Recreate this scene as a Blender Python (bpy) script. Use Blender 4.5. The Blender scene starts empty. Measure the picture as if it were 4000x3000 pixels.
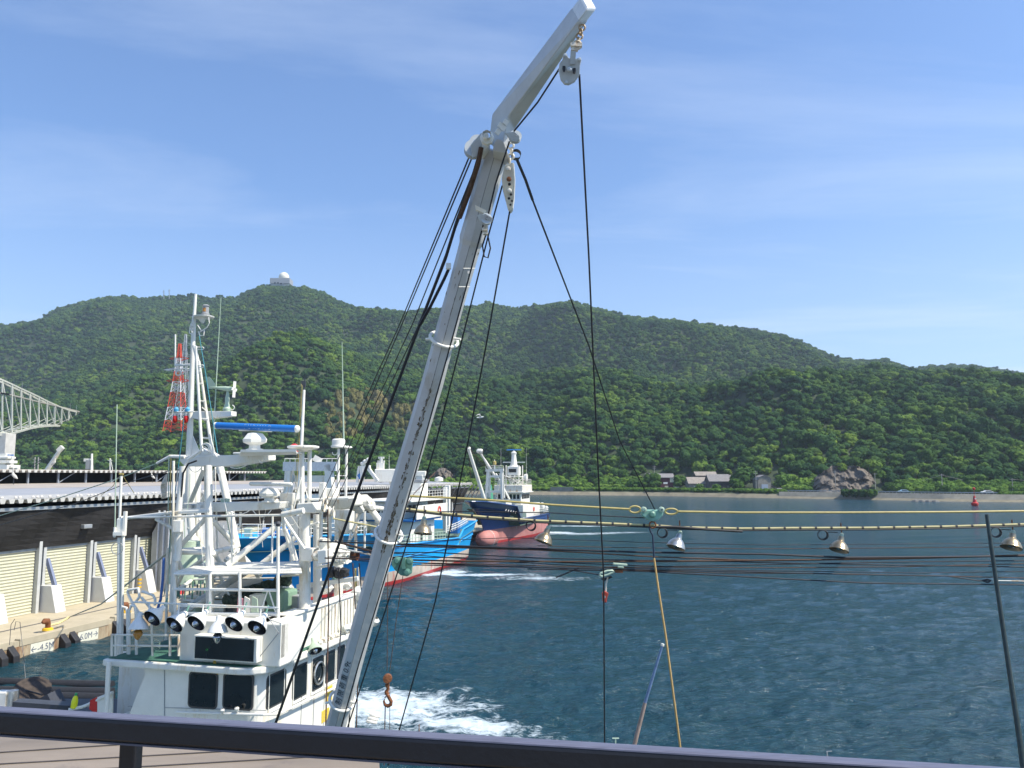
import bpy, bmesh, math, random
import numpy as np
from mathutils import Vector, Matrix, Euler, Quaternion
random.seed(7)
SC = bpy.context.scene
COL = SC.collection
R_ = math.radians
# ---------------------------------------------------------------- camera
F = 3110.0                       # focal length in pixels of the 4000 px wide photograph
PITCH = R_(6.51)
CAMZ = 10.0
cam = bpy.data.cameras.new('camera')
cam.sensor_width = 36.0
cam.lens = 36.0 * F / 4000.0
cam.clip_start = 0.1
cam.clip_end = 20000
cam_o = bpy.data.objects.new('camera', cam)
cam_o.location = (0, 0, CAMZ)
cam_o.rotation_euler = (math.pi / 2 + PITCH, 0, 0)
COL.objects.link(cam_o)
SC.camera = cam_o
# ---------------------------------------------------------------- light
SUN_AZ, SUN_EL = R_(105), R_(52)  # azimuth clockwise from +Y
W = bpy.data.worlds.new('World')
SC.world = W
W.use_nodes = True
nt = W.node_tree
bg = nt.nodes['Background']
sky = nt.nodes.new('ShaderNodeTexSky')
sky.sky_type = 'NISHITA'
sky.sun_disc = False
sky.sun_elevation = SUN_EL
sky.sun_rotation = SUN_AZ
sky.altitude = 0
sky.air_density = 1.1
sky.dust_density = 0.9
sky.ozone_density = 3.0
bg.inputs['Strength'].default_value = 0.128
# thin high cirrus, laid out by direction in the sky
tc = nt.nodes.new('ShaderNodeTexCoord')
sep = nt.nodes.new('ShaderNodeSeparateXYZ')
nt.links.new(tc.outputs['Generated'], sep.inputs[0])
def wmath(op, a, b=None, c=None):
    n = nt.nodes.new('ShaderNodeMath'); n.operation = op
    for i, v in enumerate((a, b, c)):
        if v is None: continue
        if isinstance(v, (int, float)): n.inputs[i].default_value = v
        else: nt.links.new(v, n.inputs[i])
    return n.outputs[0]
zz = wmath('MAXIMUM', sep.outputs['Z'], 0.04)
px_ = wmath('DIVIDE', sep.outputs['X'], zz)
py_ = wmath('DIVIDE', sep.outputs['Y'], zz)
comb = nt.nodes.new('ShaderNodeCombineXYZ')
nt.links.new(px_, comb.inputs[0]); nt.links.new(py_, comb.inputs[1])
mp = nt.nodes.new('ShaderNodeMapping')
mp.inputs['Rotation'].default_value = (0, 0, R_(-20))
mp.inputs['Scale'].default_value = (0.30, 0.9, 1); mp.inputs['Location'].default_value = (2.3, 1.1, 0)
nt.links.new(comb.outputs[0], mp.inputs[0])
n1 = nt.nodes.new('ShaderNodeTexNoise')
n1.inputs['Scale'].default_value = 0.8; n1.inputs['Detail'].default_value = 8
n1.inputs['Roughness'].default_value = 0.62; n1.inputs['Distortion'].default_value = 0.5
nt.links.new(mp.outputs[0], n1.inputs['Vector'])
rp = nt.nodes.new('ShaderNodeValToRGB')
rp.color_ramp.elements[0].position = 0.47; rp.color_ramp.elements[0].color = (0, 0, 0, 1)
rp.color_ramp.elements[1].position = 0.80; rp.color_ramp.elements[1].color = (1, 1, 1, 1)
nt.links.new(n1.outputs['Fac'], rp.inputs[0])
lowz = wmath('MAXIMUM', wmath('SUBTRACT', 1.0, wmath('MULTIPLY', sep.outputs['Z'], 3.0)), 0.0)
cf = wmath('MINIMUM', wmath('ADD', wmath('MULTIPLY', rp.outputs[0], 0.45), wmath('MULTIPLY', lowz, 0.34)), 1.0)
mixc = nt.nodes.new('ShaderNodeMixRGB')
nt.links.new(cf, mixc.inputs[0])
hs = nt.nodes.new('ShaderNodeMixRGB'); hs.blend_type = 'MULTIPLY'; hs.inputs[0].default_value = 1
hs.inputs[2].default_value = (0.80, 0.955, 1.16, 1)
nt.links.new(sky.outputs[0], hs.inputs[1])
nt.links.new(hs.outputs[0], mixc.inputs[1])
mixc.inputs[2].default_value = (5.0, 5.7, 6.9, 1)
nt.links.new(mixc.outputs[0], bg.inputs['Color'])
sun = bpy.data.lights.new('sun', 'SUN')
sun.energy = 5.0
sun.angle = R_(0.5)
sun.color = (1.0, 0.93, 0.79)
sun_o = bpy.data.objects.new('sun', sun)
sd = Vector((math.sin(SUN_AZ) * math.cos(SUN_EL), math.cos(SUN_AZ) * math.cos(SUN_EL), math.sin(SUN_EL)))
sun_o.rotation_euler = (-sd).to_track_quat('-Z', 'Y').to_euler()
sun_o.location = sd * 50
COL.objects.link(sun_o)
SC.view_settings.view_transform = 'Standard'
SC.view_settings.look = 'None'
SC.view_settings.gamma = 1
SC.view_settings.exposure = 0.48
SC.render.engine = 'CYCLES'
SC.cycles.use_denoising = True
SC.cycles.max_bounces = 6
SC.cycles.diffuse_bounces = 3
SC.cycles.glossy_bounces = 3
SC.cycles.transmission_bounces = 4
SC.cycles.volume_bounces = 0
SC.cycles.transparent_max_bounces = 6
SC.cycles.caustics_reflective = False
SC.cycles.caustics_refractive = False
SC.cycles.sample_clamp_indirect = 6

# ---------------------------------------------------------------- where things stand
def ray(x, y):
    X = (x - 2000) / F; Y = -(y - 1500) / F
    return Vector((X, math.cos(PITCH) - math.sin(PITCH) * Y, math.sin(PITCH) + math.cos(PITCH) * Y))
CAM = Vector((0, 0, CAMZ))
def at(x, y, d):
    r = ray(x, y); return CAM + r * (d / r.y)
def atz(x, y, z):
    r = ray(x, y); return CAM + r * ((z - CAMZ) / r.z)
PHI = R_(14.4)                   # the quay and the moored boats run this way, clockwise from +Y
U = Vector((math.sin(PHI), math.cos(PHI), 0))
V = Vector((math.cos(PHI), -math.sin(PHI), 0))
def atv(x, y, v0):
    r = ray(x, y); return CAM + r * ((v0 - CAM.dot(V)) / r.dot(V))
def atu(x, y, u0):
    r = ray(x, y); return CAM + r * (u0 / r.dot(U))
def uv(u, v, z=0.0):
    return U * u + V * v + Vector((0, 0, z))

# ---------------------------------------------------------------- materials
MATS = {}
def mat(name, col, rough=0.5, metal=0.0, var=0.12, scale=6.0, bump=0.0, stain=None, stain_amt=0.5, spec=0.5,
        stretch=(1, 1, 1), detail=5, bscale=None):
    """procedural paint/stone: base colour broken by noise, optional stain colour in patches, optional bump"""
    if name in MATS: return MATS[name]
    m = bpy.data.materials.new(name); m.use_nodes = True
    t = m.node_tree; b = t.nodes['Principled BSDF']
    b.inputs['Roughness'].default_value = rough
    b.inputs['Metallic'].default_value = metal
    b.inputs['Specular IOR Level'].default_value = spec
    c = t.nodes.new('ShaderNodeTexCoord')
    mpp = t.nodes.new('ShaderNodeMapping'); mpp.inputs['Scale'].default_value = stretch
    g = t.nodes.new('ShaderNodeNewGeometry')
    t.links.new(g.outputs['Position'], mpp.inputs[0])
    n = t.nodes.new('ShaderNodeTexNoise'); n.inputs['Scale'].default_value = scale; n.inputs['Detail'].default_value = detail
    n.inputs['Roughness'].default_value = 0.65
    t.links.new(mpp.outputs[0], n.inputs['Vector'])
    r = t.nodes.new('ShaderNodeValToRGB')
    lo = [max(0, k * (1 - var)) for k in col]; hi = [min(1, k * (1 + var)) for k in col]
    r.color_ramp.elements[0].position = 0.3; r.color_ramp.elements[0].color = (*lo, 1)
    r.color_ramp.elements[1].position = 0.7; r.color_ramp.elements[1].color = (*hi, 1)
    t.links.new(n.outputs['Fac'], r.inputs[0])
    out = r.outputs[0]
    if stain is not None:
        mp2 = t.nodes.new('ShaderNodeMapping'); mp2.inputs['Scale'].default_value = (1, 1, 0.25); mp2.inputs['Location'].default_value = (3.1, 7.7, 1.3)
        t.links.new(g.outputs['Position'], mp2.inputs[0])
        n2 = t.nodes.new('ShaderNodeTexNoise'); n2.inputs['Scale'].default_value = scale * 0.8; n2.inputs['Detail'].default_value = 8
        n2.inputs['Roughness'].default_value = 0.75
        t.links.new(mp2.outputs[0], n2.inputs['Vector'])
        r2 = t.nodes.new('ShaderNodeValToRGB')
        r2.color_ramp.elements[0].position = 0.72 - stain_amt * 0.3; r2.color_ramp.elements[0].color = (0, 0, 0, 1)
        r2.color_ramp.elements[1].position = 0.80 - stain_amt * 0.2; r2.color_ramp.elements[1].color = (1, 1, 1, 1)
        t.links.new(n2.outputs['Fac'], r2.inputs[0])
        mx = t.nodes.new('ShaderNodeMixRGB'); t.links.new(r2.outputs[0], mx.inputs[0]); t.links.new(out, mx.inputs[1])
        mx.inputs[2].default_value = (*stain, 1); out = mx.outputs[0]
    t.links.new(out, b.inputs['Base Color'])
    if bump:
        bp = t.nodes.new('ShaderNodeBump'); bp.inputs['Strength'].default_value = min(1, bump); bp.inputs['Distance'].default_value = 0.02
        n3 = t.nodes.new('ShaderNodeTexNoise'); n3.inputs['Scale'].default_value = bscale or scale * 5; n3.inputs['Detail'].default_value = 4
        t.links.new(mpp.outputs[0], n3.inputs['Vector'])
        t.links.new(n3.outputs['Fac'], bp.inputs['Height']); t.links.new(bp.outputs[0], b.inputs['Normal'])
    MATS[name] = m
    return m

RUST = (0.28, 0.11, 0.035)
M_white = mat('white_ship_paint', (0.78, 0.76, 0.69), 0.38, var=0.06, scale=2.2, stain=(0.60, 0.50, 0.33), stain_amt=0.56, bump=0.12, bscale=9)
M_whrust = mat('white_paint_with_rust', (0.74, 0.71, 0.62), 0.5, var=0.08, scale=5, stain=(0.45, 0.26, 0.10), stain_amt=0.7, bump=0.2, bscale=20)
M_boom = mat('chipped_pale_grey_paint', (0.56, 0.56, 0.545), 0.42, var=0.09, scale=4, stain=(0.42, 0.38, 0.30), stain_amt=0.5, bump=0.25, bscale=12)
M_rust = mat('rusty_iron', (0.22, 0.085, 0.035), 0.8, 0.3, var=0.4, scale=25, bump=0.5, bscale=60)
M_rope = mat('dark_wire_rope', (0.022, 0.022, 0.028), 0.55, 0.4, var=0.4, scale=40)
M_rustrope = mat('rusted_wire_rope', (0.10, 0.055, 0.035), 0.75, 0.3, var=0.4, scale=30)
M_black = mat('black_rubber', (0.02, 0.02, 0.022), 0.6, var=0.3, scale=8)
M_glass = mat('dark_window_glass', (0.012, 0.018, 0.022), 0.06, var=0.3, scale=1.5)
M_yellow = mat('faded_yellow_paint', (0.44, 0.35, 0.12), 0.5, var=0.15, scale=15, stain=(0.3, 0.2, 0.08), stain_amt=0.25)
M_grn = mat('sea_green_paint', (0.12, 0.26, 0.20), 0.45, var=0.15, scale=8, stain=(0.25, 0.14, 0.06), stain_amt=0.2)
M_ltgrn = mat('pale_green_paint', (0.42, 0.52, 0.40), 0.45, var=0.1, scale=8)
M_bronze = mat('tarnished_lamp_metal', (0.42, 0.34, 0.22), 0.3, 0.85, var=0.25, scale=9, bump=0.15)
M_alu = mat('dull_aluminium', (0.5, 0.5, 0.48), 0.32, 0.85, var=0.2, scale=9)
M_grey = mat('grey_paint', (0.30, 0.31, 0.32), 0.5, var=0.1, scale=6)
M_dkgrey = mat('dark_grey_metal', (0.05, 0.055, 0.065), 0.5, var=0.2, scale=6)
M_red = mat('red_paint', (0.55, 0.03, 0.025), 0.4, var=0.15, scale=8)
M_blue = mat('bright_blue_paint', (0.03, 0.20, 0.55), 0.35, var=0.08, scale=3)

# ---------------------------------------------------------------- mesh builder
class MB:
    def __init__(s, k=1.0): s.v = []; s.f = []; s.mi = []; s.cur = 0; s.k = k    # k scales radii and box sizes
    def add(s, vs, fs):
        o = len(s.v); s.v += [tuple(p) for p in vs]
        for f in fs: s.f.append([o + i for i in f]); s.mi.append(s.cur)
        return s
    def box(s, c, size, rot=None, frame=None):
        """c centre; size (a,b,h) along frame axes (default world)"""
        ax = frame or (Vector((1, 0, 0)), Vector((0, 1, 0)), Vector((0, 0, 1)))
        if rot is not None:
            q = Euler(rot).to_quaternion(); ax = [q @ a for a in ax]
        c = Vector(c); vs = []; size = [q * s.k for q in size]
        for k in (-.5, .5):
            for j in (-.5, .5):
                for i in (-.5, .5):
                    vs.append(c + ax[0] * (i * size[0]) + ax[1] * (j * size[1]) + ax[2] * (k * size[2]))
        return s.add(vs, [(0, 2, 3, 1), (4, 5, 7, 6), (0, 1, 5, 4), (2, 6, 7, 3), (0, 4, 6, 2), (1, 3, 7, 5)])
    def sbox(s, c, size):       # box in ship axes: size = (lateral, along, height)
        return s.box(c, size, frame=(V, U, Vector((0, 0, 1))))
    def beam(s, a, b, w, h, up=Vector((0, 0, 1))):
        a = Vector(a); b = Vector(b); d = (b - a); L = d.length; d.normalize()
        r = d.cross(up)
        if r.length < 1e-4: r = Vector((1, 0, 0))
        r.normalize(); u2 = r.cross(d)
        return s.box((a + b) / 2, (L / s.k, w, h), frame=(d, r, u2))
    def ring(s, c, ax, r, n, r2=None, ph=0):
        ax = Vector(ax).normalized(); t = Vector((0, 0, 1)) if abs(ax.z) < .9 else Vector((1, 0, 0))
        x = ax.cross(t).normalized(); y = ax.cross(x)
        return [Vector(c) + x * (r * math.cos(ph + 2 * math.pi * i / n)) + y * ((r2 or r) * math.sin(ph + 2 * math.pi * i / n)) for i in range(n)]
    def tube(s, a, b, r, r2=None, n=8, caps=True, ph=0):
        a = Vector(a); b = Vector(b); r2 = (r if r2 is None else r2) * s.k; r = r * s.k
        A = s.ring(a, b - a, r, n, ph=ph); B = s.ring(b, b - a, r2, n, ph=ph)
        fs = [(i, (i + 1) % n, n + (i + 1) % n, n + i) for i in range(n)]
        if caps: fs += [tuple(range(n - 1, -1, -1)), tuple(range(n, 2 * n))]
        return s.add(A + B, fs)
    def path(s, pts, r, n=6, closed=False):
        pts = [Vector(p) for p in pts]; m = len(pts)
        vs = []; last = None
        for i, p in enumerate(pts):
            if closed: d = pts[(i + 1) % m] - pts[i - 1]
            else: d = pts[min(i + 1, m - 1)] - pts[max(i - 1, 0)]
            d.normalize()
            if last is None:
                t = Vector((0, 0, 1)) if abs(d.z) < .9 else Vector((1, 0, 0)); x = d.cross(t).normalized()
            else:
                x = (last - d * last.dot(d)).normalized()
            last = x; y = d.cross(x)
            rr = (r[i] if isinstance(r, (list, tuple)) else r) * s.k
            vs += [p + x * (rr * math.cos(2 * math.pi * k / n)) + y * (rr * math.sin(2 * math.pi * k / n)) for k in range(n)]
        fs = []
        for i in range(m if closed else m - 1):
            j = (i + 1) % m
            fs += [(i * n + k, i * n + (k + 1) % n, j * n + (k + 1) % n, j * n + k) for k in range(n)]
        if not closed: fs += [tuple(range(n - 1, -1, -1)), tuple(range((m - 1) * n, m * n))]
        return s.add(vs, fs)
    def lathe(s, c, ax, prof, n=16, sq=None):
        """prof: list of (distance along axis, radius)"""
        c = Vector(c); ax = Vector(ax).normalized(); vs = []
        for d, r in prof: vs += s.ring(c + ax * (d * s.k), ax, max(r * s.k, 1e-4), n)
        fs = []
        for j in range(len(prof) - 1):
            fs += [(j * n + k, j * n + (k + 1) % n, (j + 1) * n + (k + 1) % n, (j + 1) * n + k) for k in range(n)]
        return s.add(vs, fs)
    def prism(s, poly, off):
        """poly: planar list of points, off: extrusion vector"""
        n = len(poly); off = Vector(off); A = [Vector(p) for p in poly]; B = [p + off for p in A]
        fs = [tuple(range(n - 1, -1, -1)), tuple(range(n, 2 * n))] + [(i, (i + 1) % n, n + (i + 1) % n, n + i) for i in range(n)]
        return s.add(A + B, fs)
    def torus(s, c, ax, R, r, n=24, m=6, a0=0, a1=2 * math.pi):
        full = abs(a1 - a0 - 2 * math.pi) < 1e-3; R = R * s.k
        ax = Vector(ax).normalized(); t = Vector((0, 0, 1)) if abs(ax.z) < .9 else Vector((1, 0, 0))
        x = ax.cross(t).normalized(); y = ax.cross(x)
        pts = [Vector(c) + x * R * math.cos(a0 + (a1 - a0) * i / n) + y * R * math.sin(a0 + (a1 - a0) * i / n) for i in range(n if full else n + 1)]
        return s.path(pts, r, m, closed=full)
    def build(s, name, m, parent=None, smooth=False, bevel=0.0):
        me = bpy.data.meshes.new(name)
        me.from_pydata([tuple(p) for p in s.v], [], s.f)
        ms = m if isinstance(m, (list, tuple)) else [m]
        for q in ms: me.materials.append(q)
        if len(ms) > 1: me.polygons.foreach_set('material_index', s.mi)
        bm = bmesh.new(); bm.from_mesh(me); bmesh.ops.recalc_face_normals(bm, faces=bm.faces); bm.to_mesh(me); bm.free()
        if smooth:
            me.polygons.foreach_set('use_smooth', [True] * len(me.polygons))
            try: me.set_sharp_from_angle(angle=R_(40))
            except Exception: pass
        me.update()
        o = bpy.data.objects.new(name, me); COL.objects.link(o)
        if parent is not None: attach(o, parent)
        if bevel:
            bv = o.modifiers.new('bevel', 'BEVEL'); bv.width = bevel; bv.segments = 2; bv.limit_method = 'ANGLE'
        return o
def wmat(o):
    """world matrix of things and parts built so far (no depsgraph needed)"""
    mm = o.matrix_basis.copy(); p = o.parent
    while p is not None:
        mm = p.matrix_basis @ mm if True else mm; p = p.parent
    return mm
def attach(o, parent):
    """parent o; its mesh was written in world coordinates, so move the mesh into the parent's space"""
    pm = wmat(parent).inverted()
    if o.type == 'MESH': o.data.transform(pm @ o.matrix_basis)
    o.matrix_basis = Matrix()
    o.parent = parent
def tag(o, label=None, cat=None, group=None, kind=None):
    if label: o['label'] = label
    if cat: o['category'] = cat
    if group: o['group'] = group
    if kind: o['kind'] = kind
    return o
def empty(name, loc, label, cat, group=None, rz=0):
    o = bpy.data.objects.new(name, None); o.empty_display_size = 0.3
    o.location = loc; o.rotation_euler = (0, 0, rz); COL.objects.link(o)
    return tag(o, label, cat, group)
def copy_tree(o, parent=None):
    c = o.copy(); COL.objects.link(c); c.parent = parent
    for ch in list(o.children): copy_tree(ch, c)
    return c
def text(s, name, size, m, pos, right, up, parent=None, extrude=0.002, align='CENTER', font=None, shear=0):
    """flat lettering as a mesh; right/up are the reading direction and the letters' up"""
    cu = bpy.data.curves.new(name, 'FONT'); cu.body = s; cu.size = size; cu.extrude = extrude
    cu.align_x = align; cu.align_y = 'CENTER'; cu.shear = shear
    to = bpy.data.objects.new(name + '_c', cu); COL.objects.link(to)
    dg = bpy.context.evaluated_depsgraph_get(); dg.update()
    me = bpy.data.meshes.new_from_object(to.evaluated_get(dg)); me.name = name
    bpy.data.objects.remove(to)
    right = Vector(right).normalized(); up = Vector(up); up = (up - right * up.dot(right)).normalized()
    nrm = right.cross(up)
    mm = Matrix((right, up, nrm)).transposed().to_4x4(); mm.translation = Vector(pos)
    me.transform(mm); me.materials.clear(); me.materials.append(m)
    o = bpy.data.objects.new(name, me); COL.objects.link(o)
    if parent is not None: attach(o, parent)
    return o
# numpy noise
def _hash(ix, iy, seed):
    h = (ix.astype(np.int64) * 374761393 + iy.astype(np.int64) * 668265263 + seed * 974711) & 0x7fffffff
    h = ((h ^ (h >> 13)) * 1274126177) & 0x7fffffff
    return ((h ^ (h >> 16)) & 0xffff) / 65535.0
def vnoise(x, y, seed=0):
    ix = np.floor(x); iy = np.floor(y); fx = x - ix; fy = y - iy
    fx = fx * fx * (3 - 2 * fx); fy = fy * fy * (3 - 2 * fy)
    a = _hash(ix, iy, seed); b = _hash(ix + 1, iy, seed); c = _hash(ix, iy + 1, seed); d = _hash(ix + 1, iy + 1, seed)
    return (a * (1 - fx) + b * fx) * (1 - fy) + (c * (1 - fx) + d * fx) * fy
def fbm(x, y, o=4, seed=0):
    s = 0; a = .5
    for k in range(o):
        s = s + a * (vnoise(x, y, seed + k) - .5); x = x * 2.03 + 11.3; y = y * 2.03 + 5.7; a *= .5
    return s
# ================================================================ WATER
def water_mat():
    m = bpy.data.materials.new('harbour_water'); m.use_nodes = True
    t = m.node_tree; b = t.nodes['Principled BSDF']
    g = t.nodes.new('ShaderNodeNewGeometry')
    b.inputs['Base Color'].default_value = (0.008, 0.042, 0.058, 1)
    b.inputs['Roughness'].default_value = 0.12
    b.inputs['IOR'].default_value = 1.333
    def noise(scale, stretch, rot, detail=4, rough=.55, dist=0):
        mp = t.nodes.new('ShaderNodeMapping'); mp.inputs['Scale'].default_value = stretch; mp.inputs['Rotation'].default_value = (0, 0, rot)
        t.links.new(g.outputs['Position'], mp.inputs[0])
        n = t.nodes.new('ShaderNodeTexNoise'); n.inputs['Scale'].default_value = scale; n.inputs['Detail'].default_value = detail
        n.inputs['Roughness'].default_value = rough; n.inputs['Distortion'].default_value = dist
        t.links.new(mp.outputs[0], n.inputs['Vector']); return n.outputs['Fac']
    def mth(op, a, b_=None, c=None):
        n = t.nodes.new('ShaderNodeMath'); n.operation = op
        for i, v in enumerate((a, b_, c)):
            if v is None: continue
            if isinstance(v, (int, float)): n.inputs[i].default_value = v
            else: t.links.new(v, n.inputs[i])
        return n.outputs[0]
    w1 = noise(0.9, (0.55, 1.25, 1), R_(12), 5, .6, .4)
    w2 = noise(3.2, (0.6, 1.2, 1), R_(-8), 6, .6, .3)
    w3 = noise(0.22, (0.6, 1.3, 1), R_(20), 2, .5)
    h = mth('ADD', mth('MULTIPLY', w1, 0.62), mth('ADD', mth('MULTIPLY', w2, 0.40), mth('MULTIPLY', w3, 0.5)))
    bp = t.nodes.new('ShaderNodeBump'); bp.inputs['Strength'].default_value = 1.0; bp.inputs['Distance'].default_value = 0.5
    t.links.new(h, bp.inputs['Height']); t.links.new(bp.outputs[0], b.inputs['Normal'])
    # foam thrown up by the boats' propellers: patches at fixed places on the water
    sp = t.nodes.new('ShaderNodeSeparateXYZ'); t.links.new(g.outputs['Position'], sp.inputs[0])
    fn = noise(0.55, (1, 1, 1), 0, 8, .72, .8)
    fn2 = noise(2.6, (0.7, 1.3, 1), .3, 8, .75, .6)
    def patch(c, rx, ry, ang, k=1.0):
        dx = mth('SUBTRACT', sp.outputs[0], c[0]); dy = mth('SUBTRACT', sp.outputs[1], c[1])
        ca, sa = math.cos(ang), math.sin(ang)
        a = mth('DIVIDE', mth('ADD', mth('MULTIPLY', dx, ca), mth('MULTIPLY', dy, sa)), rx)
        b2 = mth('DIVIDE', mth('SUBTRACT', mth('MULTIPLY', dy, ca), mth('MULTIPLY', dx, sa)), ry)
        r = mth('SQRT', mth('ADD', mth('MULTIPLY', a, a), mth('MULTIPLY', b2, b2)))
        r = mth('ADD', r, mth('MULTIPLY', mth('SUBTRACT', fn, .5), 1.7))
        return mth('MULTIPLY', mth('SUBTRACT', 1.0, r), k)
    tot = None
    for c, rx, ry, ang, k in FOAM:
        q = patch(c, rx, ry, ang, k); tot = q if tot is None else mth('MAXIMUM', tot, q)
    cov = mth('ADD', mth('MULTIPLY', tot, 1.6), mth('MULTIPLY', mth('SUBTRACT', fn2, .5), 2.6))
    r = t.nodes.new('ShaderNodeValToRGB'); r.color_ramp.elements[0].position = 0.30; r.color_ramp.elements[0].color = (0, 0, 0, 1)
    r.color_ramp.elements[1].position = 0.95; r.color_ramp.elements[1].color = (1, 1, 1, 1)
    t.links.new(cov, r.inputs[0])
    mask = mth('MULTIPLY', r.outputs[0], mth('GREATER_THAN', tot, 0.0))
    f = t.nodes.new('ShaderNodeBsdfDiffuse'); f.inputs['Color'].default_value = (0.50, 0.58, 0.63, 1)
    mx = t.nodes.new('ShaderNodeMixShader'); t.links.new(mask, mx.inputs[0])
    t.links.new(b.outputs[0], mx.inputs[1]); t.links.new(f.outputs[0], mx.inputs[2])
    t.links.new(mx.outputs[0], t.nodes['Material Output'].inputs['Surface'])
    return m
def _f(x, y): p = atz(x, y, 0); return (p.x, p.y)
FOAM = [(_f(1470, 2765), 5.5, 3.6, 0.05, .95), (_f(1800, 2835), 4.2, 1.6, -0.35, .8), (_f(1360, 2780), 3.5, 2.6, 0, .9), (_f(1560, 2860), 4.5, 2.2, 0, .34),
        (_f(1720, 2240), 4.5, 2.6, 0.9, 1.0), (_f(1850, 2246), 9.0, 1.6, 0.0, .75), (_f(2080, 2262), 9, 2.2, 0.0, .40),
        (_f(2165, 2076), 5.0, 3.4, -0.1, 1.0), (_f(2250, 2082), 10.0, 1.5, 0.05, .8), (_f(2400, 2078), 11.0, 3.0, 0.2, .45), (_f(2250, 2052), 12.0, 2.2, -0.1, .6)]
# real waves: a fan-shaped grid fine enough near the quay, over a flat sheet reaching the horizon
def water_mesh():
    nt_, rows = 1500, []
    d = 16.0
    while d < 460:
        rows.append(d); d += max(.05, d * d / 10 / 796 * .62)
    rows = np.array(rows); tt_ = np.linspace(-.80, .80, nt_)
    T_, D_ = np.meshgrid(tt_, rows); X_ = T_ * D_
    step = np.maximum(D_ * D_ / 7960 * .62, D_ * 1.6 / nt_)
    Z_ = np.zeros_like(X_)
    for (lam, amp, ang, st, sd_) in ((5.5, .10, .35, 2.2, 1), (2.6, .13, .1, 2.0, 2), (1.35, .155, -.25, 1.7, 3), (.72, .12, .25, 1.5, 4), (.38, .055, -.1, 1.3, 5)):
        a_ = X_ * math.cos(ang) + D_ * math.sin(ang); b_ = -X_ * math.sin(ang) + D_ * math.cos(ang)
        n_ = vnoise(a_ / (lam * st), b_ / lam, 60 + sd_) * 2 - 1
        n2_ = vnoise(a_ / (lam * st) * 1.31 + 9, b_ / lam * 1.27, 80 + sd_) * 2 - 1
        w_ = (1 - np.abs(n_)) * .7 + n2_ * .5          # peaked crests
        fade = np.clip(1.6 - step / (lam * .42), 0, 1)
        gust = .75 + .5 * vnoise(X_ / 34.0, D_ / 26.0, 77)
        Z_ += amp * w_ * fade * gust
    Z_ -= Z_.mean()
    edge = np.clip((D_ - 16) / 3, 0, 1)
    me = bpy.data.meshes.new('water'); n0 = Z_.size
    co = np.concatenate([np.stack([X_, D_, Z_ * edge + .02], -1).reshape(-1, 3), np.array([(-4000, -300, -.35), (4000, -300, -.35), (4000, 9000, -.35), (-4000, 9000, -.35)])])
    id_ = np.arange(n0).reshape(Z_.shape); q_ = np.stack([id_[:-1, :-1], id_[:-1, 1:], id_[1:, 1:], id_[1:, :-1]], -1).reshape(-1, 4)
    q_ = np.concatenate([q_, np.array([[n0, n0 + 1, n0 + 2, n0 + 3]])])
    me.vertices.add(len(co)); me.vertices.foreach_set('co', co.astype(np.float32).ravel())
    me.loops.add(len(q_) * 4); me.loops.foreach_set('vertex_index', q_.astype(np.int32).ravel())
    me.polygons.add(len(q_)); me.polygons.foreach_set('loop_start', np.arange(0, len(q_) * 4, 4, dtype=np.int32))
    me.polygons.foreach_set('loop_total', np.full(len(q_), 4, dtype=np.int32)); me.polygons.foreach_set('use_smooth', np.ones(len(q_), dtype=bool))
    me.update(calc_edges=True); me.materials.append(water_mat()); print('water verts', len(co))
    o = bpy.data.objects.new('water', me); COL.objects.link(o); return tag(o, kind='structure')
water_mesh()

# ================================================================ HILLS
K = 2212 / 4000.0
far_D = [(-600, 760), (0, 698), (60, 688), (110, 662), (190, 640), (245, 636), (290, 642), (345, 636), (400, 632), (430, 640), (500, 637), (530, 622), (555, 615), (600, 618), (650, 620), (680, 630), (720, 648), (760, 662), (820, 668), (870, 672), (920, 668), (960, 662), (1000, 662), (1060, 652), (1110, 662), (1180, 655), (1230, 650), (1290, 664), (1350, 680), (1400, 685), (1460, 690), (1530, 697), (1600, 703), (1660, 712), (1710, 724), (1760, 745), (1800, 765), (1860, 778), (1920, 775), (1990, 795), (2040, 788), (2120, 786), (2212, 800), (2900, 850)]
mid_D = [(-600, 900), (0, 885), (100, 880), (170, 868), (250, 830), (350, 812), (420, 798), (500, 770), (560, 748), (640, 738), (700, 742), (760, 762), (860, 795), (960, 812), (1060, 815), (1150, 800), (1250, 792), (1350, 800), (1450, 835), (1560, 838), (1700, 830), (1800, 812), (1900, 808), (2000, 815), (2100, 812), (2212, 830), (2900, 860)]
def prof(tab, xs):
    return np.interp(xs, [a / K for a, b in tab], [b / K for a, b in tab])
def el(y):      # tangent of elevation of picture row y (central column)
    Y = -(y - 1500) / F
    return (np.sin(PITCH) + np.cos(PITCH) * Y) / (np.cos(PITCH) - np.sin(PITCH) * Y)
T2X = 3130.0    # px per unit of X/Y at the horizon
def shore_d(x): return np.interp(x, [-2500, 0, 1000, 1900, 2500, 3000, 3700, 4000, 6500], [560, 540, 470, 420, 394, 353, 308, 298, 260])
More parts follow.
